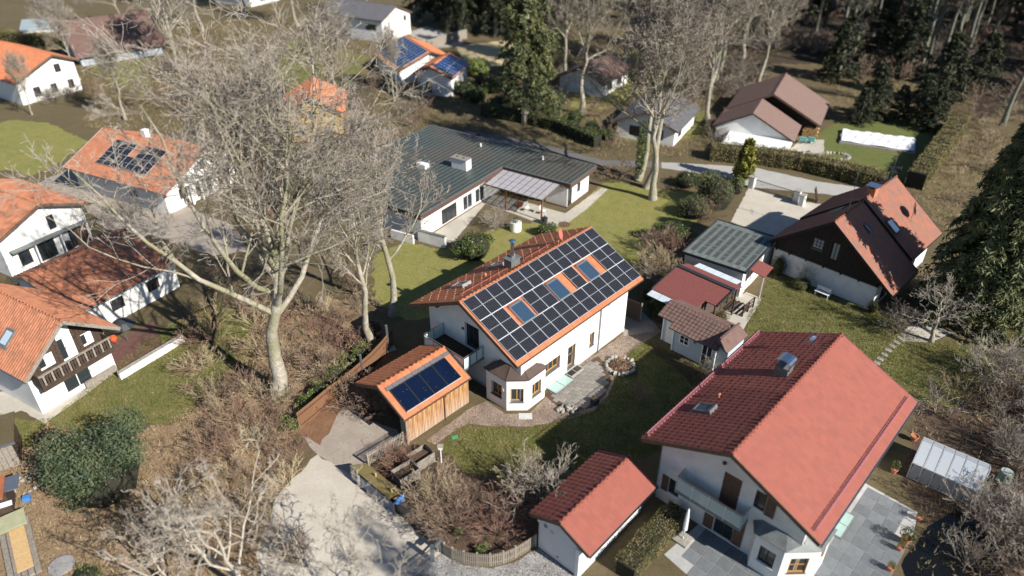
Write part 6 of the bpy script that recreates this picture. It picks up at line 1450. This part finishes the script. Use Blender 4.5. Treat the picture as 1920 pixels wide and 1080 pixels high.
def conifer_mesh(seed, H, R_, n=240, spr=16, mat=None, droop=.35, z0=.08, size=.5, power=.8, sq=.16):
    rng = np.random.default_rng(seed); t = rng.random(n)**.85; z = H*(z0+(1-z0)*t); L = R_*(1-t)**power*(.75+.5*rng.random(n))+.25
    az = rng.random(n)*2*np.pi; d = np.stack([np.cos(az), np.sin(az), .35-.1*rng.random(n)], 1); pos = np.stack([np.zeros(n), np.zeros(n), z], 1)
    P = bend(rng, pos, unit(d), L, 6, .06, 0, droop*.16); 
    tr, tf = tubes(np.array([[[0,0,0],[0,0,H*.5],[0,0,H*.98]]]), np.array([[H*.022, H*.014, .02]]), 8, rng)
    bv, bf = tubes(P, np.maximum(.03*L[:,None]/R_*2*(1-np.linspace(0,1,6)[None]*.85), .008), 3, rng)
    q = .15+.85*rng.random((n,spr))**.7; i = np.minimum((q*5).astype(int), 4); f = (q*5-i)[...,None]; I = np.arange(n)[:,None]
    C = (P[I,i]*(1-f)+P[I,i+1]*f); T = unit(P[I,i+1]-P[I,i]); side = unit(np.cross(T, np.array([0,0,1.])))*rng.choice([-1,1], (n,spr))[...,None]
    D = unit(T*.55+side*.8+np.array([0,0,-1.])*(.25+.35*rng.random((n,spr,1)))+rng.normal(0,.22,(n,spr,3))); C = C.reshape(-1,3); D = D.reshape(-1,3); nn = len(C)
    Vs, Fs = [], []; o = 0
    for rep in range(3):
        D2 = unit(D+rng.normal(0,.35,D.shape)); W_ = unit(np.cross(D2, rng.normal(size=D.shape))); s = (size*(.5+.8*rng.random(nn)))[:,None]; w_ = s*sq
        st = C+rng.normal(0,.06,C.shape); V = np.stack([st, st+D2*s*.5+W_*w_, st+D2*s, st+D2*s*.5-W_*w_], 1).reshape(-1,3); Vs.append(V); Fs.append(np.arange(4*nn).reshape(-1,4)+o); o += len(V)
    Vs.append(bv); Fs.append(bf+o)
    return np_mesh('trunk', tr, tf, BARK), np_mesh('crown', np.concatenate(Vs), np.concatenate(Fs), mat or F_CON)

# ------------------------------------------------------------------ the big trees
hero = tree_meshes('hero', bare_tree(11, 25, .38, 18, (8,6,5,2), 1.0, .22, .085, .0105, (-.6,1.2), .62, .13, limb_up=(18,80), topfrac=.50, limb_r=.032), BARK, TWIG)
plant_tree(hero, 'bare_beech', 'huge bare beech with pale grey trunk spreading over the left of the picture', 'tree', G(520,748), .9, 1.34, None, 1.17)
mid = [tree_meshes('mid%d' % i, bare_tree(20+i, 18, .27, 13, (7,6,4,3), .80, .28, .12, .012, (.6*i-.5,.4), .46, .12, limb_up=(32,72)), BARK, TWIG) for i in range(3)]
GR = [tree_meshes('grove%d' % i, bare_tree(33+i, 23, .34, 15, (8,6,5,3), 1.0, .30, .10, .016, (.8-1.5*i,.4), .50, .13, limb_up=(20,68), topfrac=.6, limb_r=.03), BARK, M('grove_twigs', (.30,.255,.205), .9, (.20,.17,.135), 1.5)) for i in range(2)]
plant_tree(mid[0], 'bare_tree', 'slender bare tree with smooth pale trunk behind the brown board fence', 'tree', G(736,592), .3, 1.0)
plant_tree(mid[1], 'bare_tree', 'slimmer bare tree left of the smooth pale trunk, among dry leaves', 'tree', G(697,640), 1.9, .92)
fmid = [(m[0], m[1].copy()) for m in mid]
for a, b in fmid: b.materials[0] = TWIG_F
GRL = [(m[0], m[1].copy()) for m in GR]
for a, b in GRL: b.materials[0] = TWIG
LBL = ['by the upper lawn', 'at the corner of the shuttered house lawn', 'between the ochre house and the bungalow', 'beside the shuttered house gable', 'on the upper left lawn edge', 'close behind the slim pale trunks', 'below the glazed far house', 'left of the grey roofed far house', 'below the brown roofed far house','in front of the flat annex','far back between the glazed and grey roofed houses','far back right of the brown roofed house','left of the grey roofed house gable','beside the blue solar house']
LB = [((235,225),13,.9),((330,130),19,1.2),((640,215),17,1.15),((150,150),14,.8),((60,215),10,.7),((620,420),11,.75),((380,60),18,1.05),((560,50),18,1.0),((230,60),16,1.0),((120,110),14,.9),((460,25),19,1.1),((300,15),18,1.0),((690,30),15,.9),((740,190),12,.8)]
for i, (p, H_, w) in enumerate(LB):
    plant_tree(GRL[i % 2], 'bare_tree', 'bare tree behind the huge beech, '+LBL[i], 'tree', G(*p), i*1.3, H_/23*w, 'bare trees behind the beech', H_/23)
# double trunk group behind the bungalow lawn
plant_tree(GR[0], 'bare_tree', 'tall leaning bare tree on the bungalow lawn with the widest crown', 'tree', G(1224,374), 2.2, 1.0)
tt2 = plant_tree(GR[1], 'bare_tree', 'tall bare tree with ivy clad trunk behind the bungalow lawn', 'tree', G(1196,338), .4, 1.0)
v, f = blob_leaves(5, [(0,0,z*1.0,.5,.5,.9) for z in range(1,7)], 2600, .16); put('ivy', np_mesh('ivy', v, f, F_LAUR), tt2)
plant_tree(fmid[1], 'bare_tree', 'tall bare tree standing close to the right of the ivy clad trunk', 'tree', G(1212,352), 3.3, 1.25, None, 1.3)
for i, (u, v_, s) in enumerate(((1090,215,1.2),(1175,150,1.25),(1330,180,1.25),(1340,150,1.3),(1250,120,1.3),(1060,150,1.1),(1390,120,1.2),(1330,235,1.15),(1420,165,1.1))):
    plant_tree(GR[i % 2], 'bare_tree', 'tall bare tree of the far grove, '+['nearest the ivy clad trunk', 'at the near side of the yellow lawn', 'left of the brown roofed pool house', 'above the pool house roof', 'right above the yellow lawn', 'left of the yellow lawn', 'between pool house and wood','left of the pool house annex','behind the pool house roof, left'][i], 'tree', G(u,v_), i*2.1, s*.8, 'trees of the far grove', s*.85)
# old fruit tree, walnut in front
fruit = tree_meshes('fruit', bare_tree(41, 5.2, .16, 10, (6,5,4), 1.15, .25, .06, .010, (-.3,.2), .62, .22, (35,70), limb_up=(15,55)), BARK, TWIG_W)
plant_tree(fruit, 'fruit_tree', 'small gnarled bare fruit tree by the stepping stones', 'tree', G(1746,640), .5)
walnut = tree_meshes('walnut', bare_tree(52, 8.5, .15, 10, (5,5,3), 1.25, .10, .09, .016, (-1.2,1.2), .68, .24, (30,66), limb_up=(10,60)), M('pale_bark', (.48,.43,.36), .95, (.34,.30,.25), 3, bump=.5, bscale=12), TWIG_W)
plant_tree(walnut, 'walnut_tree', 'whitish bare walnut with stubby branches at the bottom left', 'tree', G(470,1120), 2.4, 1.0)
plant_tree(walnut, 'walnut_tree', 'smaller whitish bare tree at the bottom edge near the driveway', 'tree', G(650,1150), 4.6, .75)
plant_tree(walnut, 'walnut_tree', 'low whitish bare tree at the bottom edge beside the yew', 'tree', G(330,1115), .6, .55)
shadow_tree = tree_meshes('lane', bare_tree(47, 27, .3, 16, (6,5,4,2), .34, .58, .10, .014, (0,0), .42, .14, limb_up=(15,60)), BARK, TWIG)
plant_tree(shadow_tree, 'shadow_tree', 'tall bare tree outside the picture at the lower right, added for its shadow on the drive', 'tree', (17.5, 6.5, 0), .7)  # unseen, added to throw branch shadows across the drive
# ------------------------------------------------------------------ forest edge at the upper right
rr = random.Random(8)
FM = [tree_meshes('forest%d' % i, bare_tree(60+i, 24, .30, 12, (7,6,4,3), .62, .36, .14, .016, (.5*i-.2,.3), .40, .1, limb_up=(30,70), sway=.004), M('forest_bark', (.20,.19,.16), .95, (.11,.10,.085), 3, bump=.6, bscale=8, tint=(.18,.20,.12)), TWIG_F) for i in range(2)]
n = 0
for i in range(105):
    u, v_ = rr.uniform(1300,2050), rr.uniform(-60,150)
    if u < 1560 and v_ > 95: continue
    if u > 1780 and v_ > 125: continue
    plant_tree(FM[n % 2], 'forest_tree', 'tall bare forest tree in the dark wood at the top right', 'tree', G(u,v_), rr.uniform(0,6), rr.uniform(.8,1.15), 'bare trees of the wood', rr.uniform(.85,1.2)); n += 1
for i, (u, v_, s, l) in enumerate(((1732,75,1.0,'pale forked trunk standing in front of the dark wood'),(1752,78,.9,'thin pale trunk right of the forked trunk before the wood'),(1795,140,1.15,'mossy thick trunk beside the dry meadow at the wood edge'),(1775,135,1.0,'leaning pale trunk next to the mossy trunk at the wood edge'),(1880,235,.95,'gnarled dark tree over the dry meadow by the conifer'),(1930,180,1.0,'bare tree at the right edge above the dry meadow'))):
    plant_tree(FM[i % 2], 'edge_tree', l, 'tree', G(u,v_), i*1.1, s, None, s)
FC = [conifer_mesh(70, 20, 3.6, 220, 24, F_FOREST, .5, .10, .55, .75), conifer_mesh(71, 6, 2.0, 130, 24, F_FOREST, .3, .04, .3, .7)]
rc_ = random.Random(77)
for i, (u, v_, s) in enumerate([(rc_.uniform(1330,2050), rc_.uniform(-110,70), rc_.uniform(.8,1.25)) for _ in range(46)]):
    plant_tree(FC[0], 'forest_conifer', 'dark conifer deep inside the wood at the top right', 'tree', G(u,v_), i, s, 'conifers of the wood')
for i, (u, v_, s, l) in enumerate(((1632,222,1.25,'tall dark yew column beyond the pool lawn'),(1718,232,1.1,'broad dark yew beyond the pool, nearer the right hedge'),(1680,226,.8,'small dark yew between the two big ones beyond the pool'),(1745,245,.9,'low dark yew in the corner of the pool lawn'),(1610,232,.8,'low dark yew left of the tall yew column'),(1570,150,1.6,'dark fir left behind the pool house roof'),(1690,140,1.9,'dark fir in front of the wood above the yews'),(1760,190,1.6,'dark fir at the far end of the right hedge'),(1640,120,1.7,'dark fir behind the tall yew column'),(1830,170,1.4,'dark fir beside the dry meadow'))):
    plant_tree(FC[1], 'yew', l, 'tree', G(u,v_), i, s)
for i, (u, v_) in enumerate([(rc_.uniform(1960,2400), rc_.uniform(20,200)) for _ in range(26)]):  # off-frame conifers, added to keep the sun off the wood floor
    plant_tree(FC[0], 'forest_conifer', 'dark conifer added out of view beyond the right edge to shade the wood', 'tree', G(u,v_), i, rc_.uniform(.85,1.2), 'unseen conifers added beyond the right edge')
pine = conifer_mesh(73, 24, 4.2, 300, 30, F_CON, .6, .12, .55, .6, .14)
for i, (u, v_, s, l) in enumerate(((985,232,1.0,'tall dark spruce rising above the bungalow drive'),(1030,118,.85,'dark spruce behind the tall one, far beyond the yellow lawn'),(1010,150,.9,'dark spruce right of the straw field'))):
    plant_tree(pine, 'spruce', l, 'tree', G(u,v_), i*2, s)
for i, (u, v_) in enumerate(((870,62),(905,58),(930,66),(952,60),(985,70),(1010,62),(1040,45),(1070,45),(845,50),(790,42),(815,36),(890,40),(960,40),(1100,0),(1130,25),(1160,-10),(1200,15),(1230,-5),(1260,15),(1290,0),(850,-30),(1000,-30))):
    plant_tree(FC[0], 'far_spruce', 'dark spruce in the row along the top edge', 'tree', G(u,v_), i, .95, 'spruces along the top edge')
big = conifer_mesh(80, 16.5, 4.5, 700, 40, F_CON, .6, .03, .46, .6, .13)
plant_tree(big, 'big_conifer', 'massive dense dark conifer at the right edge beside the dark gabled house', 'tree', G(1818,594), .4, 1.0, None, 1.1)
cyp = conifer_mesh(81, 4.6, 1.25, 220, 12, F_YCY, -.6, .02, .38, .8, .22)
plant_tree(cyp, 'golden_cypress', 'yellow-green cypress at the start of the house drive', 'tree', G(1392,340), 0, 1.0)
# ------------------------------------------------------------------ evergreens
v, f = blob_leaves(90, rand_blobs(90, 3.0, 4.3, 26), 26000, .17, 2.6, .5, .6)
yw = thing('yew_bush', 'broad dark green yew at the lower left above the leafy ground', 'bush', G(205,915)); put('foliage', np_mesh('foliage', v, f, F_YEW), yw); put('dark_core', core_mesh(2.9, 4.0), yw)
bush('laurel', 'glossy dark green laurel behind the solar house near the courtyard wall', 'bush', G(888,478), 2.1, 2.1, F_LAUR, 6500, .16, 2)
bush('laurel', 'small evergreen bush behind the solar house ridge', 'bush', G(1022,440), 1.0, 1.2, F_LAUR, 1800, .14, 3)
bush('evergreen', 'large dark conifer bush beside the golden cypress', 'bush', G(1338,385), 2.6, 3.4, F_CON, 8000, .18, 4, 2.5)
bush('evergreen', 'dark spreading evergreen in front of the large conifer bush', 'bush', G(1298,404), 1.9, 1.9, F_CON, 4500, .16, 5, 2.5)
bush('rhododendron', 'pale green rhododendron behind the striped garage', 'bush', G(1258,455), 2.1, 2.0, F_LAUR, 5600, .15, 6)
bush('light_shrub', 'light green leafy shrub below the golden cypress', 'bush', G(1380,362), .9, 1.9, F_LIGHT, 1600, .13, 7)
bush('green_shrub', 'mid green shrub behind the leaning tall tree', 'bush', G(1285,348), 1.6, 1.6, F_LAUR, 2600, .16, 8)
bush('clipped_column', 'tall clipped egg shaped bush at the corner of the dark gabled house', 'bush', G(1457,514), .62, 1.75, F_BOX, 2600, .07, 9, blobs=[(0,0,.85,.62,.62,.9)])
bush('clipped_cushion', 'round clipped bush against the white wall of the dark gabled house', 'bush', G(1501,540), .85, .85, F_BOX, 2600, .07, 10, blobs=[(0,0,.42,.85,.72,.48)])
bush('clipped_column', 'small clipped egg bush at the far end of the white wall', 'bush', G(1633,586), .42, 1.2, F_BOX, 1500, .06, 11, blobs=[(0,0,.58,.42,.42,.62)])
bush('russet_ball', 'round brownish clipped bush below the red felt shed', 'bush', G(1351,602), .62, .9, F_HEDGE, 2000, .06, 12, blobs=[(0,0,.45,.6,.6,.5)])
bush('ivy_thicket', 'dark ivy thicket between the passage and the red felt shed', 'bush', G(1252,600), 1.5, 1.5, F_LAUR, 4200, .12, 13, blobs=[(-.9,.5,.8,.9,.8,.8),(.2,0,.8,1.1,.8,.8),(1.2,-.7,.8,.8,.7,.7)])
bush('bright_bush', 'bright green rounded bush beside the blue solar cottage', 'bush', G(898,142), 2.2, 2.6, F_LIGHT, 3000, .28, 14)
bush('moss_bush', 'mossy green bush top behind the garden passage', 'bush', G(1218,560), .8, 1.2, F_HEDGE, 1500, .1, 15)
for i, (u, v_, R_, H_, l) in enumerate(((905,1036,.42,.5,'bright green tuft inside the curved picket fence'),(862,1004,.3,.6,'small upright green shrub in the flower bed'),(165,1085,.8,.6,'yellow green low shrub at the bottom edge'),(1050,1000,.3,.3,'tiny green tuft beside the small garage'))): bush('green_tuft', l, 'bush', G(u,v_), R_, H_, F_LIGHT, 700, .08, 20+i)
for i, (u, v_, R_, H_) in enumerate(((600,742,.9,1.0),(630,712,1.0,1.2),(655,690,.9,1.1),(575,770,.9,.9),(680,668,.8,1.0),(545,800,.8,.8))):
    bush('leafy_hedge_plant', 'light green leafy shrub behind the board fence, '+['fourth','third','second','fifth','nearest','sixth'][i]+' counted from the slim trunks', 'bush', G(u,v_), R_, H_, F_LIGHT, 1500, .10, 30+i, group='leafy shrubs behind the board fence')
for i, (u, v_, R_, H_) in enumerate(((670,660,.9,1.3),(700,630,1.0,1.4),(650,640,.8,1.0),(100,835,1.0,1.4),(130,842,.9,1.3))):
    bush('dry_leaf_shrub', 'shrub still holding dry brown leaves, '+['left of the slimmer trunk foot','right of the slimmer trunk foot','farthest left below the slim trunks','left of two beside the yew','right of two beside the yew'][i], 'bush', G(u,v_), R_, H_, F_BROWN, 1300, .1, 40+i, group='shrubs with dry leaves by the trunks' if i < 3 else 'shrubs with dry leaves by the yew')
v, f = blob_leaves(61, rand_blobs(61, 1.6, 1.8, 9), 2200, .2); EB = np_mesh('foliage', v, f, F_LAUR); EI = core_mesh(1.6, 1.8)
for i, (u, v_, s_) in enumerate(((872,178,1.2),(895,190,1.1),(925,172,1.3),(955,168,1.0),(935,205,1.1),(970,198,1.2),(1005,205,1.1),(1035,222,1.0),(1075,232,1.0),(1110,250,.9),(905,160,1.0),(1000,180,1.2),(1045,195,1.0),(1140,262,.8))):
    h = thing('shade_evergreen', 'dark evergreen bush in the shady gardens behind the bungalow', 'bush', G(u,v_), i, 'evergreens behind the bungalow'); h.scale = (s_,)*3; put('foliage', EB, h); put('dark_core', EI, h)
def hedge(name, label, px, W_, H_, mat, size=.09, dens=420, seed=1, z=0):
    P = [G(*p) for p in px]; o = P[0]; h = thing(name, label, 'hedge', o); rng = np.random.default_rng(seed); Vs, Ns = [], []; cb = MB()
    for i in range(len(P)-1):
        a, b = P[i]-o, P[i+1]-o; d = (b-a); L = d.length; e = d/L; nn = Vector((-e.y,e.x,0)); n = int(L*dens*(H_*2+W_)/3)
        u = rng.random(n); s = rng.random(n)*(2*H_+W_); lx = np.where(s < H_, -W_/2, np.where(s < H_+W_, s-H_-W_/2, W_/2)); lz = np.where(s < H_, s, np.where(s < H_+W_, H_, 2*H_+W_-s))
        N = np.where((s < H_)[:,None], -np.array(nn), np.where((s < H_+W_)[:,None], np.array([0,0,1.]), np.array(nn)))
        wob = .06*np.sin(u*L*2.1+seed)+.05*np.sin(u*L*5.3); lz = lz*(1+wob*.6); lx = lx*(1+wob)
        Pt = np.array(a)+np.array(d)*u[:,None]+np.array(nn)*lx[:,None]+np.array([0,0,1.])*lz[:,None]+rng.normal(0,.05,(n,3)); Vs.append(Pt); Ns.append(N)
        cb.bar(a+Vector((0,0,H_*.46)), b+Vector((0,0,H_*.46)), W_*.9, H_*.9)  # solid bar inside the leaves, its dark colour stands for inner shade
    v, f = quads(rng, np.concatenate(Vs), np.concatenate(Ns), size, 1.5, .8); put('foliage', np_mesh('foliage', v, f, mat), h); cb.build('dark_core', M('core_shade', (.03,.028,.018), .95), h); return h
hedge('clipped_hedge', 'olive brown clipped hedge between the small garage and slate terrace', [(1170,1085),(1205,1040),(1245,1000),(1268,972)], 1.15, 1.15, F_HEDGE, .07, 900, 1)
hedge('road_hedge', 'long brown-green hedge along the far road below the pool lawn', [(1330,296),(1420,304),(1500,315),(1580,334),(1655,354)], 2.2, 1.7, F_HEDGE, .13, 330, 2)
hedge('side_hedge', 'tall olive hedge along the right side of the pool lawn', [(1712,354),(1750,302),(1795,242)], 1.9, 2.0, F_HEDGE, .13, 330, 3)
hedge('drive_hedge', 'dark hedge behind the bungalow along the road', [(905,215),(980,228),(1050,245),(1120,275)], 1.4, 1.5, F_LAUR, .16, 240, 4)
hedge('corner_hedge', 'green hedge in front of the brown roofed house at the upper left', [(-10,75),(40,82),(90,84),(140,90)], 2.0, 2.0, F_HEDGE, .2, 150, 5)
# ------------------------------------------------------------------ bare shrubs
SH = [np_mesh('twigs', *bare_shrub(100+i, 2.4, 1, 24, (5,4,3), .0075, .018, (35,82), .09), TWIG) for i in range(3)]
def shm(i, mat): m = SH[i].copy(); m.materials[0] = mat; return m
SB = [shm(i, TWIG_B) for i in range(3)]; SR = [shm(i, TWIG_R) for i in range(3)]; SS = [shm(i, TWIG_S) for i in range(3)]; SW = [shm(i, TWIG_W) for i in range(3)]; SF = [shm(i, TWIG_F) for i in range(3)]
def shrub(me, label, loc, rz, s, sz=None, group=None, name='bare_shrub'):
    o = put(name, me, None, loc, (0,0,rz), (s,s,sz or s)); return tag(o, label, 'shrub', group)
shrub(SH[0], 'big pale twiggy shrub between the lawn and the small garage', G(1010,940), .3, 1.35, 1.2)
shrub(SS[1], 'straw coloured shrub beside the big pale twiggy shrub', G(985,915), 1.3, .8)
shrub(SB[1], 'dense brown shrub in the flower bed by the compost bins', G(845,990), .8, 1.15, 1.1)
shrub(SS[2], 'straw coloured shrub behind the dense brown shrub in the flower bed', G(820,950), 2.8, 1.0, .9)
shrub(SR[2], 'reddish shrub inside the curve of the picket fence', G(930,1000), 1.8, 1.05, .9)
shrub(SR[0], 'low reddish shrub behind the sunlit picket fence', G(745,868), .8, .8, .5)
shrub(SB[0], 'drooping dark shrub at the open side of the timber garage', G(700,770), 2.5, 1.1, .8)
shrub(SB[2], 'brown shrub at the corner of the forecourt and timber garage', G(665,760), .5, 1.0, .8)
shrub(SS[0], 'pale yellowish shrub behind the right corner of the solar house', G(1220,515), 1.0, 1.05, 1.0)
shrub(SR[1], 'reddish brown shrub between the rhododendron and the shed', G(1262,492), 2.0, 1.1, 1.0)
shrub(SB[0], 'brown bare shrub just left of the rhododendron', G(1228,470), .4, 1.1, .9)
shrub(SS[1], 'straw coloured shrub near the back corner of the red felt shed', G(1248,520), 2.4, 1.0, .9)
shrub(SF[2], 'dark shrub between the passage screen and the ivy thicket', G(1215,545), 1.4, .9, .8)
shrub(SB[2], 'brown shrub below the large conifer bush', G(1320,410), .9, 1.0, .7)
shrub(SW[1], 'small white flowering shrub in front of the garden hut', G(1322,702), 2.0, .5, .5)
shrub(SB[1], 'small twiggy shrub in the shaded lawn near the hut', G(1195,745), 2.0, .5, .45)
shrub(SW[2], 'pale twiggy bush beside the small bungalow courtyard wall', G(930,428), 1.0, .9, .7)
shrub(SF[0], 'dark twiggy shrub at the corner of the dark gabled house', G(1680,622), 1.0, 1.0, .8)
shrub(SW[1], 'tiny bare ornamental tree above the round clipped bush', G(1510,530), 1.0, .5, .7)
SM = [bare_shrub(130+i, 2.2, 1, 12, (5,3), .012, .018, (30,80)) for i in range(3)]
def undergrowth(name, label, spots, mats):
    for q, mt in enumerate(mats):
        V, F, n = [], [], 0
        for j, (loc, rz, s, sz) in enumerate(spots):
            if j % len(mats) != q: continue
            v, f = SM[j % 3]; c, s_ = math.cos(rz)*s, math.sin(rz)*s
            w = np.stack([v[:,0]*c-v[:,1]*s_+loc.x, v[:,0]*s_+v[:,1]*c+loc.y, v[:,2]*sz], 1); V.append(w); F.append(f+n); n += len(w)
        tag(put(name, np_mesh(name, np.concatenate(V), np.concatenate(F), mt)), label, None, None, 'stuff')
rr = random.Random(21)
UB, UA, UF, UH, UR, UM, UG = [], [], [], [], [], [], []
for i in range(70):     # right hand thicket
    u, v_ = rr.uniform(1750,1990), rr.uniform(690,1080)
    if u < 1895 and 780 < v_ < 985 or u < 1800 and v_ > 930 or (u < 1850 and v_ < 730): continue
    UR.append((G(u,v_), rr.uniform(0,6), rr.uniform(.7,1.2), rr.uniform(.6,1.0)))
for i in range(90):     # undergrowth below the beech
    u, v_ = rr.uniform(360,690), rr.uniform(520,860)
    if u > 560 and v_ > 735 or u > 640 and v_ > 680: continue
    UB.append((G(u,v_), rr.uniform(0,6), rr.uniform(.6,1.1), rr.uniform(.4,.8)))
for i in range(26):     # bottom left
    u, v_ = rr.uniform(300,560), rr.uniform(860,1070)
    UA.append((G(u,v_), rr.uniform(0,6), rr.uniform(.5,.9), rr.uniform(.4,.7)))
for i in range(190):     # between the left houses and the bungalow
    u, v_ = rr.uniform(40,800), rr.uniform(60,420)
    if 110 < u < 460 and 225 < v_ < 415 or u < 170 and 80 < v_ < 180 or u < 200 and v_ > 225 or u < 160 and v_ < 70 or 660 < u < 880 and v_ < 170 or u > 640 and v_ > 300 or 440 < u < 620 and 140 < v_ < 240: continue
    UH.append((G(u,v_), rr.uniform(0,6), rr.uniform(.9,1.6), rr.uniform(.7,1.2)))
for i in range(220):     # wood floor
    u, v_ = rr.uniform(1300,2000), rr.uniform(-20,215)
    if 1400 < u < 1570 and v_ > 110 or u > 1800 and v_ > 200 or u > 1560 and v_ > 165 and u < 1790: continue
    UF.append((G(u,v_), rr.uniform(0,6), rr.uniform(1.3,2.4), rr.uniform(.9,1.5)))
for i in range(75):
    u, v_ = rr.uniform(1790,1990), rr.uniform(200,470)
    UM.append((G(u,v_), rr.uniform(0,6), rr.uniform(.6,1.0), rr.uniform(.3,.7)))
for i in range(70):
    u, v_ = rr.uniform(1010,1420), rr.uniform(90,345)
    if 286 < v_ < 330 or u < 1130 and v_ > 250 or 1175 < u < 1320 and v_ > 200 or 1070 < u < 1170 and 120 < v_ < 195: continue
    UG.append((G(u,v_), rr.uniform(0,6), rr.uniform(.9,1.5), rr.uniform(.6,1.1)))
undergrowth('undergrowth', 'tangle of brown twigs below the huge beech', UB, [TWIG_B, TWIG_S, TWIG_R])
undergrowth('undergrowth', 'tangle of brown twigs among the walnuts at the bottom', UA, [TWIG_B, TWIG_S])
undergrowth('undergrowth', 'dark tangle of twigs covering the floor of the wood', UF, [TWIG_F, TWIG_B])
undergrowth('undergrowth', 'tangle of shrubs in the gardens behind the huge beech', UH, [TWIG_F, TWIG_B])
undergrowth('thicket', 'bare thicket along the right edge around the greenhouse', UR, [TWIG_W, TWIG_B, TWIG])
undergrowth('brambles', 'brown brambles on the dry meadow', UM, [TWIG_S, TWIG_B])
undergrowth('undergrowth', 'brown undergrowth between the far road and the grove', UG, [TWIG_F, TWIG_B])
for i, (u, v_, s_, l) in enumerate(((1845,700,1.2,'tall pale bare shrub above the greenhouse, left of two'),(1895,725,1.3,'tall pale bare shrub above the greenhouse, right of two'),(1850,985,1.2,'wide pale bare shrub below the greenhouse corner'),(1905,1010,1.2,'bare shrub at the lower right corner beside the pale trunk'),(1900,860,1.1,'bare shrub behind the rain barrel'))):
    shrub(SW[i % 3], l, G(u,v_), i*1.1, s_, s_*.9)
# plants in pots and beds
for p, (R_, H_, s) in zip(POTS, ((.42,.75,.10),(.2,.3,.05),(.2,.32,.05),(.18,.28,.05),(.25,.6,.08))):
    v, f = blob_leaves(int(R_*100), [(0,0,.36+H_/2,R_,R_,H_/2)], 420, s); put('foliage', np_mesh('foliage', v, f, F_LAUR if R_ > .3 else F_BOX), p)
v, f = blob_leaves(3, [(0,0,.25,.7,.7,.22)], 700, .09); put('foliage', np_mesh('foliage', v, f, F_BROWN), bed)
v, f = blob_leaves(4, [(0,0,1.1,.3,.3,.3)], 200, .12); put('foliage', np_mesh('foliage', v, f, F_LAUR), tub)
# ------------------------------------------------------------------ grass blades and fallen leaves
def scatter(poly, n, rng):
    xs = np.array([p.x for p in poly]); ys = np.array([p.y for p in poly]); P = np.stack([rng.uniform(xs.min(), xs.max(), n), rng.uniform(ys.min(), ys.max(), n)], 1); c = np.zeros(n, bool); k = len(xs)
    for i in range(k):
        x1, y1, x2, y2 = xs[i], ys[i], xs[(i+1) % k], ys[(i+1) % k]
        if y1 == y2: continue
        m = ((y1 > P[:,1]) != (y2 > P[:,1])) & (P[:,0] < (x2-x1)*(P[:,1]-y1)/(y2-y1)+x1); c ^= m
    return P[c]
def litter(name, label, polys, dens, size, mat, seed, flat=.25, up=0):
    rng = np.random.default_rng(seed); Ps = []
    for poly in polys:
        xs = [p.x for p in poly]; ys = [p.y for p in poly]; A = (max(xs)-min(xs))*(max(ys)-min(ys)); Ps.append(scatter(poly, int(min(A*dens, 90000)), rng))
    P = np.concatenate(Ps); n = len(P); P3 = np.concatenate([P, .03+.02*rng.random((n,1))], 1)
    if up:      # upright blades
        a = rng.random(n)*6.283; d = np.stack([np.cos(a), np.sin(a), np.zeros(n)], 1); hgt = size*(.5+rng.random(n)); ln = rng.normal(0,.5,(n,2))*hgt[:,None]
        P3[:,2] = 0; V = np.stack([P3-d*size*.16, P3+d*size*.16, P3+np.concatenate([ln, hgt[:,None]], 1)], 1).reshape(-1,3); F = np.arange(3*n).reshape(-1,3)
    else: V, F = quads(rng, P3, np.tile([0,0,1.], (n,1)), size, 1.4, flat)
    return tag(put(name, np_mesh(name, V, F, mat)), label, None, None, 'stuff')
GB = foliage_mat('grass_blades', (.16,.155,.05), (.10,.105,.03), (.22,.19,.085), .8, 2.5)
litter('grass', 'short winter grass on the lawns', [p for p, l in lawns[:3]]+[lawns[5][0]], 420, .10, GB, 5, up=1)
LB_ = foliage_mat('fallen_leaves', (.26,.165,.095), (.16,.10,.06), (.34,.24,.15), .8, 4)
wood = [G(*p) for p in ((-60,850),(120,850),(300,800),(420,720),(480,600),(620,560),(700,600),(690,660),(560,800),(500,900),(470,1110),(-60,1110))]
litter('fallen_leaves', 'fallen brown leaves under the bare trees', [wood], 130, .11, LB_, 6)

litter('scattered_leaves', 'dry leaves blown over the lawns and the drive', [p for p, l in lawns[:6]]+[_lay['forecourt'], _lay['flower_bed']], 6, .09, LB_, 9, .5)

RGR = foliage_mat('rough_grass_blades', (.22,.18,.085), (.13,.115,.05), (.30,.24,.13), .85, .7)
poly = lambda *q: [G(*p) for p in q]
litter('rough_grass', 'rough dry grass and dead stalks in the gardens behind', [poly((-60,70),(240,40),(520,40),(860,70),(860,240),(650,330),(470,430),(440,250),(160,240),(160,190),(-60,200)), poly((1010,110),(1420,110),(1400,200),(1330,298),(1130,294),(1010,250)), _lay['dry_meadow'], poly((1560,150),(1800,160),(1830,215),(1780,225),(1560,205)), _lay['leafy_ground'], _lay['thicket_ground']], 9, .26, RGR, 12, up=1)
